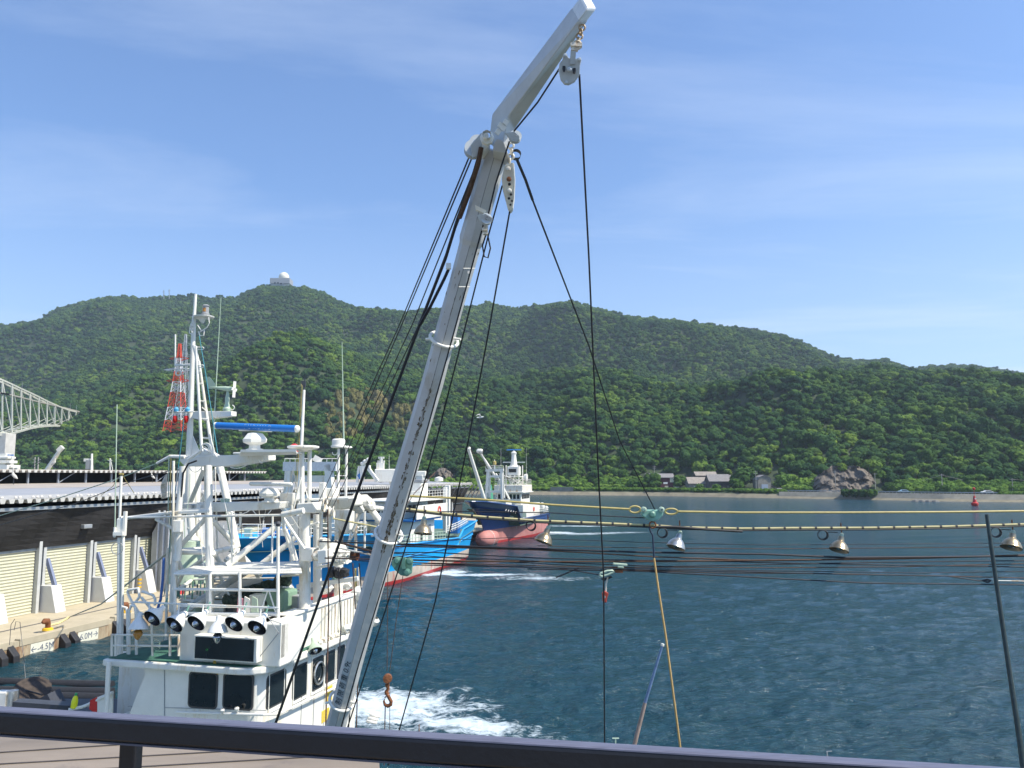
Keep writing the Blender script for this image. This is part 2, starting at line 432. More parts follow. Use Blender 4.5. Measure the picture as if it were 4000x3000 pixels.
def land_h(t, d):
    x = 2000 + t * T2X
    d0 = shore_d(x)
    dm = 760 + 90 * np.sin(x / 620.0) + 40 * np.sin(x / 270.0 + 1)
    df = 1480 + 120 * np.sin(x / 900.0 + 2)
    TREE = 6.0
    hm = el(prof(mid_D, x)) * dm + CAMZ - TREE
    hf = el(prof(far_D, x)) * df + CAMZ - TREE
    d1 = d0 + 26
    X = t * d
    s = np.clip((d - d1) / (dm - d1), 0, 1)
    h1 = 2.2 + (hm - 2.2) * (0.55 * s + 0.45 * np.sin(s * math.pi / 2))
    w1 = np.sin(np.clip(s, 0, 1) * math.pi)
    n = fbm(X / 130.0, d / 210.0, 4, 3) * 1.0
    rid = 1 - np.abs(fbm(X / 95.0 + 7, d / 340.0, 3, 11)) * 4
    h1 = h1 + w1 * (n * 85 + rid * 26 - 13)
    s2 = np.clip((d - dm) / (df - dm), 0, 1)
    base = hm + (hf - hm) * s2
    dip = -0.30 * (hf * 0.4) * np.sin(np.clip(s2 * 1.6, 0, 1) * math.pi)
    w2 = np.sin(s2 * math.pi)
    n2 = fbm(X / 190.0 + 30, d / 260.0, 4, 23) * 150 + (1 - np.abs(fbm(X / 150.0, d / 480.0 + 4, 3, 31)) * 4) * 30 - 15
    h2 = base + dip + w2 * n2
    cap = CAMZ + (el(prof(far_D, x)) - .004 * np.clip((df - d) / 300, 0, 1)) * d - TREE     # nothing in front tops the skyline ridge
    h = np.minimum(np.where(d < dm, h1, h2), np.where(d < df, cap, 1e9))
    s3 = np.clip((d - df) / 500, 0, 1)
    h = np.where(d > df, hf * (1 - s3 * 1.0), h)
    # beach and seawall shelf
    flat = np.clip((d - d0) / 5.0, 0, 1)
    h = np.where(d < d1, -1.2 + 3.4 * flat, h)
    return h
NT, ND = 420, 200
tt = np.linspace(-0.95, 0.95, NT)
dd = np.concatenate([np.linspace(-14, 40, 22), np.linspace(48, 1750, ND - 22)])
T, Dd = np.meshgrid(tt, dd)
D = Dd + shore_d(2000 + T * T2X)
H = land_h(T, D)
co = np.stack([T * D, D, H], -1).reshape(-1, 3)
me = bpy.data.meshes.new('hills')
idx = np.arange(NT * ND).reshape(ND, NT)
q = np.stack([idx[:-1, :-1], idx[:-1, 1:], idx[1:, 1:], idx[1:, :-1]], -1).reshape(-1, 4)
me.from_pydata(co.tolist(), [], q.tolist())
M_soil = mat('hill_soil_and_undergrowth', (0.035, 0.055, 0.022), 0.95, var=0.5, scale=0.15, detail=8)
M_sand = mat('shore_sand', (0.19, 0.17, 0.12), 0.95, var=0.3, scale=0.3, detail=8)
me.materials.append(M_soil); me.materials.append(M_sand)
dc = (Dd[:-1, :-1] < 3.5).reshape(-1)
me.polygons.foreach_set('material_index', dc.astype(np.int32))
me.polygons.foreach_set('use_smooth', [True] * len(me.polygons))
ho = bpy.data.objects.new('hills', me); COL.objects.link(ho); tag(ho, kind='structure')

# ---- forest: thousands of real crowns on the slopes
def leaf_mat(name, c0, c1, c2, patch=None):
    m = bpy.data.materials.new(name); m.use_nodes = True; t = m.node_tree; b = t.nodes['Principled BSDF']
    b.inputs['Roughness'].default_value = 0.9; b.inputs['Specular IOR Level'].default_value = 0.04
    oi = t.nodes.new('ShaderNodeObjectInfo')
    n = t.nodes.new('ShaderNodeTexNoise'); n.inputs['Scale'].default_value = 0.016; n.inputs['Detail'].default_value = 5
    t.links.new(oi.outputs['Location'], n.inputs['Vector'])
    g = t.nodes.new('ShaderNodeNewGeometry')
    n2 = t.nodes.new('ShaderNodeTexNoise'); n2.inputs['Scale'].default_value = 0.7; n2.inputs['Detail'].default_value = 3
    t.links.new(g.outputs['Position'], n2.inputs['Vector'])
    a = t.nodes.new('ShaderNodeMath'); a.operation = 'MULTIPLY_ADD'; t.links.new(oi.outputs['Random'], a.inputs[0]); a.inputs[1].default_value = 0.36; a.inputs[2].default_value = -0.18
    s = t.nodes.new('ShaderNodeMath'); s.operation = 'ADD'; t.links.new(a.outputs[0], s.inputs[0]); t.links.new(n.outputs['Fac'], s.inputs[1])
    s2 = t.nodes.new('ShaderNodeMath'); s2.operation = 'MULTIPLY_ADD'; t.links.new(n2.outputs['Fac'], s2.inputs[0]); s2.inputs[1].default_value = 0.5; t.links.new(s.outputs[0], s2.inputs[2])
    r = t.nodes.new('ShaderNodeValToRGB'); e = r.color_ramp.elements
    e[0].position = 0.45; e[0].color = (*c0, 1); e[1].position = 1.05; e[1].color = (*c2, 1)
    k = e.new(0.75); k.color = (*c1, 1)
    t.links.new(s2.outputs[0], r.inputs[0])
    t.links.new(r.outputs[0], b.inputs['Base Color'])
    return m
M_leaf = leaf_mat('broadleaf_foliage', (0.026, 0.063, 0.019), (0.062, 0.122, 0.025), (0.130, 0.200, 0.032))
M_leaf2 = leaf_mat('dark_evergreen_foliage', (0.016, 0.046, 0.020), (0.034, 0.080, 0.025), (0.072, 0.130, 0.028))
M_bamb = leaf_mat('yellowing_bamboo_foliage', (0.10, 0.11, 0.035), (0.16, 0.15, 0.055), (0.21, 0.18, 0.08))
M_leaf3 = leaf_mat('shore_shrub_foliage', (0.05, 0.105, 0.02), (0.095, 0.175, 0.03), (0.16, 0.25, 0.04))
M_trunk = mat('tree_bark', (0.12, 0.09, 0.06), 0.9, var=0.3, scale=5)
def crown_mesh(name, rng, m, nl=7, leaves=80, tall=0.75, leaf=0.15):
    """unit-radius crown: sub-clumps, each a small solid core wrapped in leaf-clump faces"""
    vs = []; fs = []
    lob = [(Vector((0, 0, 0.1)), 0.72)]
    for i in range(nl):
        a = rng.uniform(0, 6.283); rr = rng.uniform(.35, .72); z = rng.uniform(-.25, .6) * tall
        lob.append((Vector((math.cos(a) * rr, math.sin(a) * rr, z)), rng.uniform(.28, .46)))
    for c, r in lob:
        bm = bmesh.new(); bmesh.ops.create_icosphere(bm, subdivisions=2, radius=r * .92)
        o = len(vs)
        for v in bm.verts:
            k = 1 + rng.uniform(-.13, .13); vs.append((c.x + v.co.x * k, c.y + v.co.y * k, c.z + v.co.z * k * tall))
        for f in bm.faces: fs.append([o + v.index for v in f.verts])
        bm.free()
        for j in range(int(leaves * (r / .45) ** 1.3)):
            d = Vector((rng.gauss(0, 1), rng.gauss(0, 1), rng.gauss(0.25, 1))).normalized()
            p = c + Vector((d.x, d.y, d.z * tall)) * r * rng.uniform(.82, 1.14)
            n = (d + Vector((rng.gauss(0, .38), rng.gauss(0, .38), rng.gauss(0.25, .38)))).normalized()
            x = n.cross(Vector((rng.gauss(0, 1), rng.gauss(0, 1), .3))).normalized(); y = n.cross(x)
            s_ = leaf * rng.uniform(.5, 1.1) * (r / .45) ** .4 * .6
            o = len(vs)
            for (aa, bb) in ((-1, -.6), (.2, -1), (1, .1), (.3, 1), (-.8, .7)):
                q = p + x * (aa * s_) + y * (bb * s_) + n * (-.12 * s_ * (aa * aa + bb * bb)); vs.append(tuple(q))
            fs.append([o, o + 1, o + 2, o + 3, o + 4])
    me = bpy.data.meshes.new(name); me.from_pydata(vs, [], fs); me.materials.append(m); return me
rng = random.Random(5)
def src_collection(name, meshes):
    c = bpy.data.collections.new(name)
    for i, mm in enumerate(meshes):
        o = bpy.data.objects.new('crown', mm); c.objects.link(o)
    return c
crownsA = [crown_mesh('crown_mesh', rng, M_leaf if i % 2 == 0 else M_leaf2, nl=rng.randint(7, 12), tall=rng.choice((.7, .85, 1.0))) for i in range(8)]
crownsB = [crown_mesh('bamboo_mesh', rng, M_bamb, nl=4, tall=1.7, leaf=.2) for i in range(3)]
crownsC = [crown_mesh('shrub_mesh', rng, M_leaf3, nl=7, tall=.7) for i in range(3)]
def scatter(name, P_, S_, coll, label, cat):
    me = bpy.data.meshes.new(name); me.vertices.add(len(P_)); me.vertices.foreach_set('co', np.asarray(P_, dtype=np.float32).ravel())
    at_ = me.attributes.new('sc', 'FLOAT', 'POINT'); at_.data.foreach_set('value', np.asarray(S_, dtype=np.float32))
    o = bpy.data.objects.new(name, me); COL.objects.link(o)
    g = bpy.data.node_groups.new(name + '_scatter', 'GeometryNodeTree')
    g.interface.new_socket('Geometry', in_out='INPUT', socket_type='NodeSocketGeometry'); g.interface.new_socket('Geometry', in_out='OUTPUT', socket_type='NodeSocketGeometry')
    gi = g.nodes.new('NodeGroupInput'); go = g.nodes.new('NodeGroupOutput')
    ip = g.nodes.new('GeometryNodeInstanceOnPoints'); ci = g.nodes.new('GeometryNodeCollectionInfo')
    ci.inputs['Collection'].default_value = coll; ci.inputs['Separate Children'].default_value = True; ci.inputs['Reset Children'].default_value = True
    rv = g.nodes.new('FunctionNodeRandomValue'); rv.data_type = 'FLOAT_VECTOR'; rv.inputs['Max'].default_value = (0.25, 0.25, 6.283); rv.inputs['Min'].default_value = (-.25, -.25, 0)
    na = g.nodes.new('GeometryNodeInputNamedAttribute'); na.data_type = 'FLOAT'; na.inputs['Name'].default_value = 'sc'
    ri = g.nodes.new('FunctionNodeRandomValue'); ri.data_type = 'INT'
    ri.inputs[4].default_value = 0; ri.inputs[5].default_value = 50
    ip.inputs['Pick Instance'].default_value = True
    g.links.new(gi.outputs[0], ip.inputs['Points']); g.links.new(ci.outputs[0], ip.inputs['Instance'])
    g.links.new(rv.outputs['Value'], ip.inputs['Rotation'])
    g.links.new(na.outputs['Attribute'], ip.inputs['Scale']); g.links.new(ri.outputs[2], ip.inputs['Instance Index'])
    g.links.new(ip.outputs[0], go.inputs[0])
    md = o.modifiers.new('scatter', 'NODES'); md.node_group = g
    return tag(o, label, cat, kind='stuff')
r_ = np.random.default_rng(3)
def sample(n, dmin, dmax, tmin=-.80, tmax=.80):
    t = r_.uniform(tmin, tmax, n); u_ = r_.uniform(0, 1, n)
    d = np.sqrt(dmin ** 2 + u_ * (dmax ** 2 - dmin ** 2)); return t, d
# jittered grid in world X,Y keeps crowns evenly crowded
sp_ = 5.6
gx, gy = np.meshgrid(np.arange(-1350, 1350, sp_), np.arange(290, 1680, sp_))
gx = gx + r_.uniform(-.5, .5, gx.shape) * sp_; gy = gy + r_.uniform(-.5, .5, gy.shape) * sp_
gx = gx.ravel(); gy = gy.ravel(); t = gx / gy
x = 2000 + t * T2X; off = gy - shore_d(x)
dfar = 1480 + 120 * np.sin(x / 900.0 + 2)
keep = (np.abs(t) < .80) & (off > 34) & (gy < dfar + 25)
gx, gy, t, x, off = gx[keep], gy[keep], t[keep], x[keep], off[keep]
hz = land_h(t, gy)
# visibility cull: drop crowns far behind a nearer ridge line
tb = np.clip(((t + .8) / 1.6 * 800).astype(int), 0, 799); order = np.argsort(gy)
mx_ = np.full(800, -1.0); vis = np.zeros(len(t), bool)
tv = (hz + 12 - CAMZ) / gy
for i in order:
    b_ = tb[i]
    if tv[i] > mx_[b_] - .004: vis[i] = True
    tvb = (hz[i] - CAMZ) / gy[i]
    if tvb > mx_[b_]: mx_[b_] = tvb
gx, gy, t, x, off, hz = gx[vis], gy[vis], t[vis], x[vis], off[vis], hz[vis]
sc_ = r_.uniform(2.4, 4.9, len(t)) * (1 + .55 * (r_.uniform(0, 1, len(t)) > .93))
# not on the rock face, the bare scar or the house plots
rowy = 1500 + 0 * x
yy = 1855 - (hz - CAMZ) / gy * F
def inblob(cx, cy, rx, ry): return ((x - cx) / rx) ** 2 + ((yy - cy) / ry) ** 2 < 1
rockm = (np.abs(x - 3335) < 125) & (off < 52 - 20 * ((x - 3335) / 125) ** 2)
scar = (np.abs(x - 1725) < 55) & (off < 40)
house = (off < 46) & (x > 2500) & (x < 3040)
bam = inblob(1400, 1610, 150, 75) | inblob(1580, 1650, 90, 50) | inblob(1320, 1700, 60, 40)
bam = bam & (r_.uniform(0, 1, len(t)) < .8)
k1 = ~(rockm | scar | house | bam)
Pz = np.stack([gx, gy, hz + sc_ * .45], -1)
print('forest crowns', k1.sum())
scatter('forest', Pz[k1], sc_[k1], src_collection('crown_sources', crownsA), 'dense green broadleaf forest covering the hills across the water', 'forest')
scatter('bamboo_grove', Pz[bam], sc_[bam] * .75, src_collection('bamboo_sources', crownsB), 'yellowish bamboo grove low on the hillside', 'bamboo')
# low scrub along the waterside road
n_ = 2600
t2 = r_.uniform(-.1, .70, n_); x2 = 2000 + t2 * T2X; o2 = r_.uniform(5.5, 13, n_) ; d2 = shore_d(x2) + o2
dens = vnoise(x2 / 60.0, x2 * 0, 5)
dens = np.where((x2 > 3060) & (x2 < 3900), -1, dens + .35)
kk = dens > r_.uniform(0, 1, n_)
P2 = np.stack([t2 * d2, d2, land_h(t2, d2) + .4], -1)[kk]
scatter('shore_scrub', P2, r_.uniform(.9, 2.0, kk.sum()), src_collection('shrub_sources', crownsC), 'low green scrub growing along the far shore', 'scrub')
# strip of taller bushes behind the road
n_ = 700
t3 = r_.uniform(-.12, .72, n_); x3 = 2000 + t3 * T2X; o3 = r_.uniform(24, 36, n_); d3 = shore_d(x3) + o3
k3 = ~(((x3 > 2500) & (x3 < 3070)) | ((x3 > 3190) & (x3 < 3480)))
P3 = np.stack([t3 * d3, d3, land_h(t3, d3) + 1.2], -1)[k3]
scatter('roadside_bushes', P3, r_.uniform(1.8, 3.6, k3.sum()), src_collection('bush_sources', crownsC), 'bright green bushes along the foot of the forested hill', 'bushes')
# ================================================================ FAR SHORE
M_conc = mat('weathered_concrete', (0.36, 0.34, 0.29), 0.9, var=0.18, scale=1.5, stain=(0.20, 0.15, 0.10), stain_amt=0.4, bump=0.3)
M_concfar = mat('sea_wall_concrete', (0.25, 0.235, 0.19), 0.95, var=0.25, scale=0.35, detail=8)
M_tile = mat('grey_roof_tiles', (0.20, 0.19, 0.19), 0.8, var=0.2, scale=1.2)
M_tileb = mat('brown_grey_roof_sheets', (0.26, 0.23, 0.20), 0.85, var=0.25, scale=0.8)
M_wood = mat('dark_weathered_boards', (0.10, 0.09, 0.085), 0.9, var=0.35, scale=1.5)
M_wgrey = mat('grey_plank_wall', (0.27, 0.25, 0.21), 0.9, var=0.3, scale=1.0)
M_cream = mat('cream_plaster', (0.60, 0.57, 0.42), 0.85, var=0.1, scale=1.0)
M_maroon = mat('maroon_boards', (0.10, 0.02, 0.03), 0.8, var=0.2, scale=1.0)
M_wall = mat('white_plaster', (0.70, 0.70, 0.68), 0.8, var=0.1, scale=1.0)
M_rock = mat('bare_rock_face', (0.135, 0.115, 0.095), 0.95, var=0.45, scale=0.22, bump=1.0, bscale=0.5, detail=9)
M_asph = mat('asphalt', (0.06, 0.06, 0.06), 0.9, var=0.2, scale=0.5)
M_steelg = mat('galvanised_steel', (0.42, 0.44, 0.45), 0.45, 0.5, var=0.15, scale=2)
M_pole = mat('utility_pole_concrete', (0.36, 0.34, 0.31), 0.9, var=0.15, scale=1)
def shore_pt(x, off, z=0.0):
    d = float(shore_d(x)) + off; t = (x - 2000) / T2X
    return Vector((t * d, d, z))
# road ribbon behind the shore, with sea wall and guard rail
rb = MB(); xs = list(range(1700, 4700, 60))
for i in range(len(xs) - 1):
    a, b = xs[i], xs[i + 1]
    rb.add([shore_pt(a, 15, 2.35), shore_pt(b, 15, 2.35), shore_pt(b, 22, 2.35), shore_pt(a, 22, 2.35)], [(0, 1, 2, 3)])
tag(rb.build('shore_road', M_asph), kind='structure')
sw = MB(); xs = list(range(3040, 4700, 40))
for i in range(len(xs) - 1):
    a, b = xs[i], xs[i + 1]
    A = [shore_pt(a, 2, -.5), shore_pt(a, 4, 2.6), shore_pt(a, 4.6, 2.6), shore_pt(a, 5.2, -.5)]
    B = [shore_pt(b, 2, -.5), shore_pt(b, 4, 2.6), shore_pt(b, 4.6, 2.6), shore_pt(b, 5.2, -.5)]
    sw.add(A + B, [(0, 4, 5, 1), (1, 5, 6, 2), (2, 6, 7, 3)])
tag(sw.build('sea_wall', M_concfar), 'long pale concrete sea wall along the foot of the far shore', 'sea wall')
sw = MB()
for i in range(8):
    a, b = 2150 + i * 11, 2150 + (i + 1) * 11
    sw.prism([shore_pt(a, 4, 0), shore_pt(a, 4, 3.8), shore_pt(b, 4, 3.8), shore_pt(b, 4, 0)], (0, .5, 0))
tag(sw.build('retaining_wall', M_concfar), 'short grey concrete wall among the shore scrub right of the blue boat', 'wall')
sl = MB()
for i in range(7):
    p = shore_pt(3570 + i * 13, -6 + (i % 2) * 2, 0.15); sl.lathe(p - Vector((0, 0, .4)), (0, 0, 1), [(0, 1.5), (.5, 1.1), (.8, .4), (.9, 0)], 7)
tag(sl.build('shore_rocks', mat('wet_boulder', (0.16, 0.155, 0.14), .9, var=.3, scale=1)), 'low pale rocks awash in front of the sea wall', 'rocks')
gr = MB()
gx_ = list(range(2560, 3990, 14))
for i in range(len(gx_) - 1):
    a = shore_pt(gx_[i], 13.5, 2.3); b = shore_pt(gx_[i + 1], 13.5, 2.3)
    gr.beam(a + Vector((0, 0, .75)), b + Vector((0, 0, .75)), .1, .35)
    gr.tube(a, a + Vector((0, 0, .9)), .07, n=5)
tag(gr.build('guard_rail', M_steelg), 'long pale steel guard rail beside the far shore road', 'guard rail')
# rock face: a real lumpy cliff cut into the slope
def rockface(name, cx, off, wm, hm, dm, label, seed, z0=2.0):
    N, Mm = 46, 26; c = shore_pt(cx, off, z0); vs = []; rg = random.Random(seed)
    ii, jj = np.meshgrid(np.linspace(-1, 1, N), np.linspace(0, 1, Mm))
    env = np.sqrt(np.clip(1 - np.abs(ii) ** 2.2, 0, 1)) * (1 + .12 * fbm(ii * 4, ii * 0 + seed, 3, seed))
    nz = fbm(ii * 5, jj * 5, 4, seed + 1); rg2 = np.abs(fbm(ii * 9 + jj * 2, jj * 3, 3, seed + 2))
    X = c.x + ii * wm + nz * 3; Z = z0 - 1 + jj * hm * env + nz * 2 * env
    Y = c.y + jj * dm + np.abs(ii) ** 3 * 6 + nz * 9 - rg2 * 6
    me = bpy.data.meshes.new(name); co = np.stack([X, Y, Z], -1).reshape(-1, 3)
    id_ = np.arange(N * Mm).reshape(Mm, N); q = np.stack([id_[:-1, :-1], id_[:-1, 1:], id_[1:, 1:], id_[1:, :-1]], -1).reshape(-1, 4)
    me.from_pydata(co.tolist(), [], q.tolist()); me.materials.append(M_rock)
    o = bpy.data.objects.new(name, me); COL.objects.link(o); tag(o, label, 'rock face')
rockface('rock_face', 3350, 25, 16.0, 13.5, 12, 'bare brown-grey rock face cut into the foot of the hill beside the road', 4)
rockface('landslide_scar', 1725, 30, 8, 12, 9, 'pale scar of bare earth and rock on the slope above the long shed', 9, 3.0)

# shrubs clinging to the rock
# houses
def gable(mb, c, w, dp, h0, rh, ov=.5):
    """roof prism along X at centre c (ground), eaves h0, ridge h0+rh"""
    x0, x1 = c.x - w / 2 - ov, c.x + w / 2 + ov; y0, y1 = c.y - dp / 2 - ov, c.y + dp / 2 + ov
    a = [Vector((x0, y0, c.z + h0)), Vector((x0, c.y, c.z + h0 + rh)), Vector((x0, y1, c.z + h0)), Vector((x0, y1, c.z + h0 - .25)), Vector((x0, c.y, c.z + h0 + rh - .3)), Vector((x0, y0, c.z + h0 - .25))]
    mb.prism(a, (x1 - x0, 0, 0))
def house(x0, x1, off, h, rh, dp, wm, rm, name, label, wins=(), door=None, z=2.4):
    c = (shore_pt(x0, off, z) + shore_pt(x1, off, z)) / 2; w = (shore_pt(x1, off) - shore_pt(x0, off)).length
    e = empty(name, c, label, 'house')
    MB().box(c + Vector((0, 0, h / 2)), (w, dp, h)).build('wall', wm, e)
    b = MB(); gable(b, c, w, dp, h + .1, rh); b.build('roof', rm, e)
    # gable ends
    for s in (-1, 1):
        g = MB(); g.prism([Vector((c.x + s * (w / 2 - .1), c.y - dp / 2, c.z + h)), Vector((c.x + s * (w / 2 - .1), c.y, c.z + h + rh - .35)), Vector((c.x + s * (w / 2 - .1), c.y + dp / 2, c.z + h))], (s * .08, 0, 0))
        g.build('gable', wm, e)
    for (fx, fz, ww, hh, mm) in wins:
        MB().box((c.x + fx * w, c.y - dp / 2 - .03, c.z + fz), (ww, .12, hh)).build('window', mm, e)
    if door:
        fx, ww, hh, mm = door
        MB().box((c.x + fx * w, c.y - dp / 2 - .04, c.z + hh / 2), (ww, .14, hh)).build('door', mm, e)
    return e, c, w
e, c, w = house(2528, 2622, 28, 6.2, 2.0, 8, M_maroon, M_tile, 'farm_house', 'two storey house with maroon boards, cream gable and grey roof on the far shore',
                wins=((.18, 3.4, 2.2, 1.0, M_wall), (.0, 3.4, 1.2, 1.0, M_glass), (.22, 1.2, 1.8, 1.6, M_cream)))
MB().box((c.x + w / 2 - 1.0, c.y - 4.1, c.z + 4.9), (2.0, .3, 2.2)).build('gable_panel', M_cream, e)
MB().box((c.x + w / 2 + 1.2, c.y - 3.6, c.z + 1.5), (2.6, 2.4, 3.0)).build('lean_to', M_wall, e)
e, c, w = house(2686, 2760, 30, 3.2, 3.2, 9, M_wgrey, M_tileb, 'low_farm_building', 'low long building with a pale brown tiled roof on the far shore', wins=((-.2, 1.6, 1.4, 1.0, M_wall),))
e, c, w = house(2765, 2840, 29, 4.4, 3.4, 9, M_wood, M_tile, 'dark_farm_building', 'dark boarded barn with grey roof and open front bay on the far shore', wins=((.4, 1.8, 1.2, 1.2, M_wgrey),), door=(-.05, 3.6, 3.0, M_black))
e, c, w = house(2716, 2790, 40, 7.2, 2.0, 7, M_wood, M_tileb, 'rear_barn', 'taller grey roofed barn standing behind the low farm buildings')
e, c, w = house(2852, 2884, 38, 5.0, 2.4, 6, M_maroon, M_tile, 'small_shed', 'small shed with a hipped grey roof half hidden by trees')
# gable-fronted barn
c = (shore_pt(2950, 26, 2.4) + shore_pt(3002, 26, 2.4)) / 2; w = 6.2
e = empty('storehouse', c, 'tall grey plank storehouse with rounded gable and pale blue shutter by the road', 'storehouse')
b = MB(); sh = [(-.5, 0), (-.5, 5.2), (-.38, 6.4), (0, 7.3), (.38, 6.4), (.5, 5.2), (.5, 0)]
b.prism([Vector((c.x + a * w, c.y - 3.5, c.z + z)) for a, z in sh], (0, 8, 0)); b.build('wall', M_wgrey, e)
b = MB(); sh2 = [(-.56, 5.1), (-.41, 6.55), (0, 7.6), (.41, 6.55), (.56, 5.1), (.54, 5.0), (.39, 6.4), (0, 7.4), (-.39, 6.4), (-.54, 5.0)]
b.prism([Vector((c.x + a * w, c.y - 3.8, c.z + z)) for a, z in sh2], (0, 8.6, 0)); b.build('roof', M_tile, e)
MB().box((c.x + .1, c.y - 3.55, c.z + 1.6), (3.0, .15, 3.2)).build('shutter', mat('pale_blue_shutter', (.36, .42, .50), .6), e)
e = empty('lean_to_shed', c + Vector((4.8, 0, 0)), 'small tin shed leaning against the grey storehouse', 'shed')
MB().box(c + Vector((4.8, 0, 1.0)), (2.6, 4, 2.0)).build('wall', M_wgrey, e)
MB().prism([c + Vector((3.4, -2.3, 2.9)), c + Vector((6.4, -2.3, 2.0)), c + Vector((6.4, -2.3, 1.85)), c + Vector((3.4, -2.3, 2.75))], (0, 4.6, 0)).build('roof', M_tile, e)
MB().box(c + Vector((4.9, -2.03, .9)), (1.2, .08, 1.2)).build('window', M_glass, e)

# utility poles along the road
def upole(x, off, h, label, arms=1):
    c = shore_pt(x, off, 2.3)
    e = empty('utility_pole', c, label, 'utility pole', 'utility poles along the far shore')
    MB().tube(c, c + Vector((0, 0, h)), .17, .11, n=6).build('pole', M_pole, e)
    for k in range(arms):
        MB().beam(c + Vector((-1.0, 0, h - .5 - k * .8)), c + Vector((1.0, 0, h - .5 - k * .8)), .12, .12).build('crossarm', M_pole, e)
upole(2556, 32, 12.5, 'utility pole rising behind the maroon house roof', 2)
upole(2952, 12.6, 9.6, 'utility pole against the left edge of the grey storehouse', 2)
upole(3262, 24, 9.6, 'utility pole standing in front of the left side of the bare rock face')
upole(3417, 26, 8.6, 'utility pole standing in front of the right side of the bare rock face')
upole(3678, 24, 8.2, 'utility pole with a wide crossarm on the dark wooded shore left of the red buoy')
upole(3952, 24, 6.4, 'rightmost utility pole on the far shore with wire to the right')
upole(1665, 34, 10, 'pale utility pole on the slope left of the bare earth scar', 2)
for (a, za, b, zb, ends, lb_) in ((3600, 7.5, 3760, 7.9, 9.9, 'thin power line slung over the pole left of the red buoy'), (3952, 8.2, 4060, 8.0, 7.8, 'thin power line leading right from the rightmost pole')):
    wr = MB(); wr.path([shore_pt(a, 24, za), shore_pt((a + b) / 2 - 2, 24, ends), shore_pt(b, 24, zb)], .045, 4)
    tag(wr.build('power_line', M_pole), lb_, 'power line')

# parked cars on the shore road
def car(x, off, paint, label, L=4.2):
    c = shore_pt(x, off, 2.38); e = empty('car', c, label, 'car', 'cars on the far shore road')
    b = MB(); pr = [(-.5, .35), (-.5, .85), (-.42, .98), (-.28, 1.05), (-.18, 1.5), (.22, 1.52), (.36, 1.0), (.48, .88), (.5, .35)]
    b.prism([c + Vector((a * L, -.8, z)) for a, z in pr], (0, 1.6, 0)); b.build('body', paint, e, bevel=.06)
    g = MB(); g.prism([c + Vector((a * L, -.83, z)) for a, z in ((-.24, 1.08), (-.16, 1.42), (.2, 1.44), (.3, 1.08))], (0, 1.66, 0)); g.build('window', M_glass, e)
    for a in (-.3, .3):
        MB().tube(c + Vector((a * L, -.85, .33)), c + Vector((a * L, .85, .33)), .33, n=12).build('wheel', M_black, e)
car(3852, 17, M_wall, 'white van parked beside the hedge near the red buoy', 4.8)
car(3525, 17, mat('pale_blue_car_paint', (.35, .5, .6), .3), 'small pale blue car passing behind the guard rail')
car(3042, 18, M_wall, 'white car parked right of the tin shed')

# individually visible trees and bushes on the shore
treeprotos = []
for i in range(3):
    rgt = random.Random(40 + i)
    treeprotos.append((crown_mesh('crown', rgt, (M_leaf3, M_leaf, M_leaf2)[i], nl=9, leaves=90, tall=.85, leaf=.2), None))
tb_ = MB(); tb_.path([(0, 0, 0), (.06, .02, .5), (.02, .05, 1.0)], [.1, .07, .04], 7)
for a in range(4):
    tb_.path([(.03, .03, .55), (.3 * math.cos(a * 1.7), .3 * math.sin(a * 1.7), 1.0)], [.05, .02], 5)
tmesh = tb_.build('trunk', M_trunk); trunk_me = tmesh.data; bpy.data.objects.remove(tmesh)
def tree(x, off, r, h, k, label, z=2.2, name='shore_tree', cat='tree', group='trees standing apart on the far shore'):
    c = shore_pt(x, off, z); e = empty(name, c, label, cat, group, rz=x)
    o = bpy.data.objects.new('crown', treeprotos[k][0]); COL.objects.link(o); o.parent = e; o.location = (0, 0, h - r * .75); o.scale = (r, r, r)
    o2 = bpy.data.objects.new('trunk', trunk_me); COL.objects.link(o2); o2.parent = e; o2.scale = (2.2, 2.2, h * .62)
    return e
tree(2545, 20, 6.0, 9.0, 1, 'large round tree standing in front of the maroon house')
tree(2510, 16, 4.2, 6.6, 0, 'smaller bright tree at the left foot of the large round tree')
tree(2470, 14, 4.0, 6.0, 1, 'dark spreading tree at the water left of the house trees')
tree(2650, 32, 4.6, 7.5, 0, 'bright tree between the maroon house and the low farm building')
tree(2728, 17, 2.6, 3.6, 1, 'low bushy tree in front of the low farm building')
tree(2795, 15, 2.6, 3.4, 0, 'bush growing before the dark barn doorway')
tree(2905, 27, 6.4, 11.5, 1, 'tall broad tree standing left of the grey storehouse')
tree(2880, 22, 4.4, 6.6, 0, 'lighter tree below the tall broad tree beside the storehouse')
tree(3060, 30, 5.0, 8.0, 0, 'bright tree at the right of the tin shed')
tree(3130, 30, 4.6, 6.5, 0, 'light green tree left of the bare rock face')
tree(3185, 31, 3.6, 5.5, 1, 'dark tree at the left edge of the bare rock face')
for xx, oo, hh, lb in ((3232, 27, 4, 'shrub clinging to the lower left of the rock face'), (3470, 27, 5, 'shrub clinging to the lower right of the rock face'), (3290, 33, 11.5, 'shrub on the left shoulder of the rock face'), (3395, 34, 12.5, 'shrub on the top right of the rock face'), (3345, 36, 13.5, 'tree crowning the top of the rock face'), (3440, 31, 9, 'shrub on the right shoulder of the rock face')):
    tree(xx, oo, 3.0, hh * .35 + 2.6, 1, lb, max(2, hh - 2.5), 'cliff_shrub', 'shrub', 'shrubs growing on the rock face')
for xx, lb in ((3303, 'dark shrub left in the clump on the sea wall'), (3335, 'dark shrub second in the clump on the sea wall'), (3367, 'dark shrub third in the clump on the sea wall'), (3400, 'dark shrub right in the clump on the sea wall')):
    tree(xx, 3, 2.6, 3.2, 2, lb, 1.0, 'shore_shrub', 'shrub', 'dark shrubs growing from the sea wall')

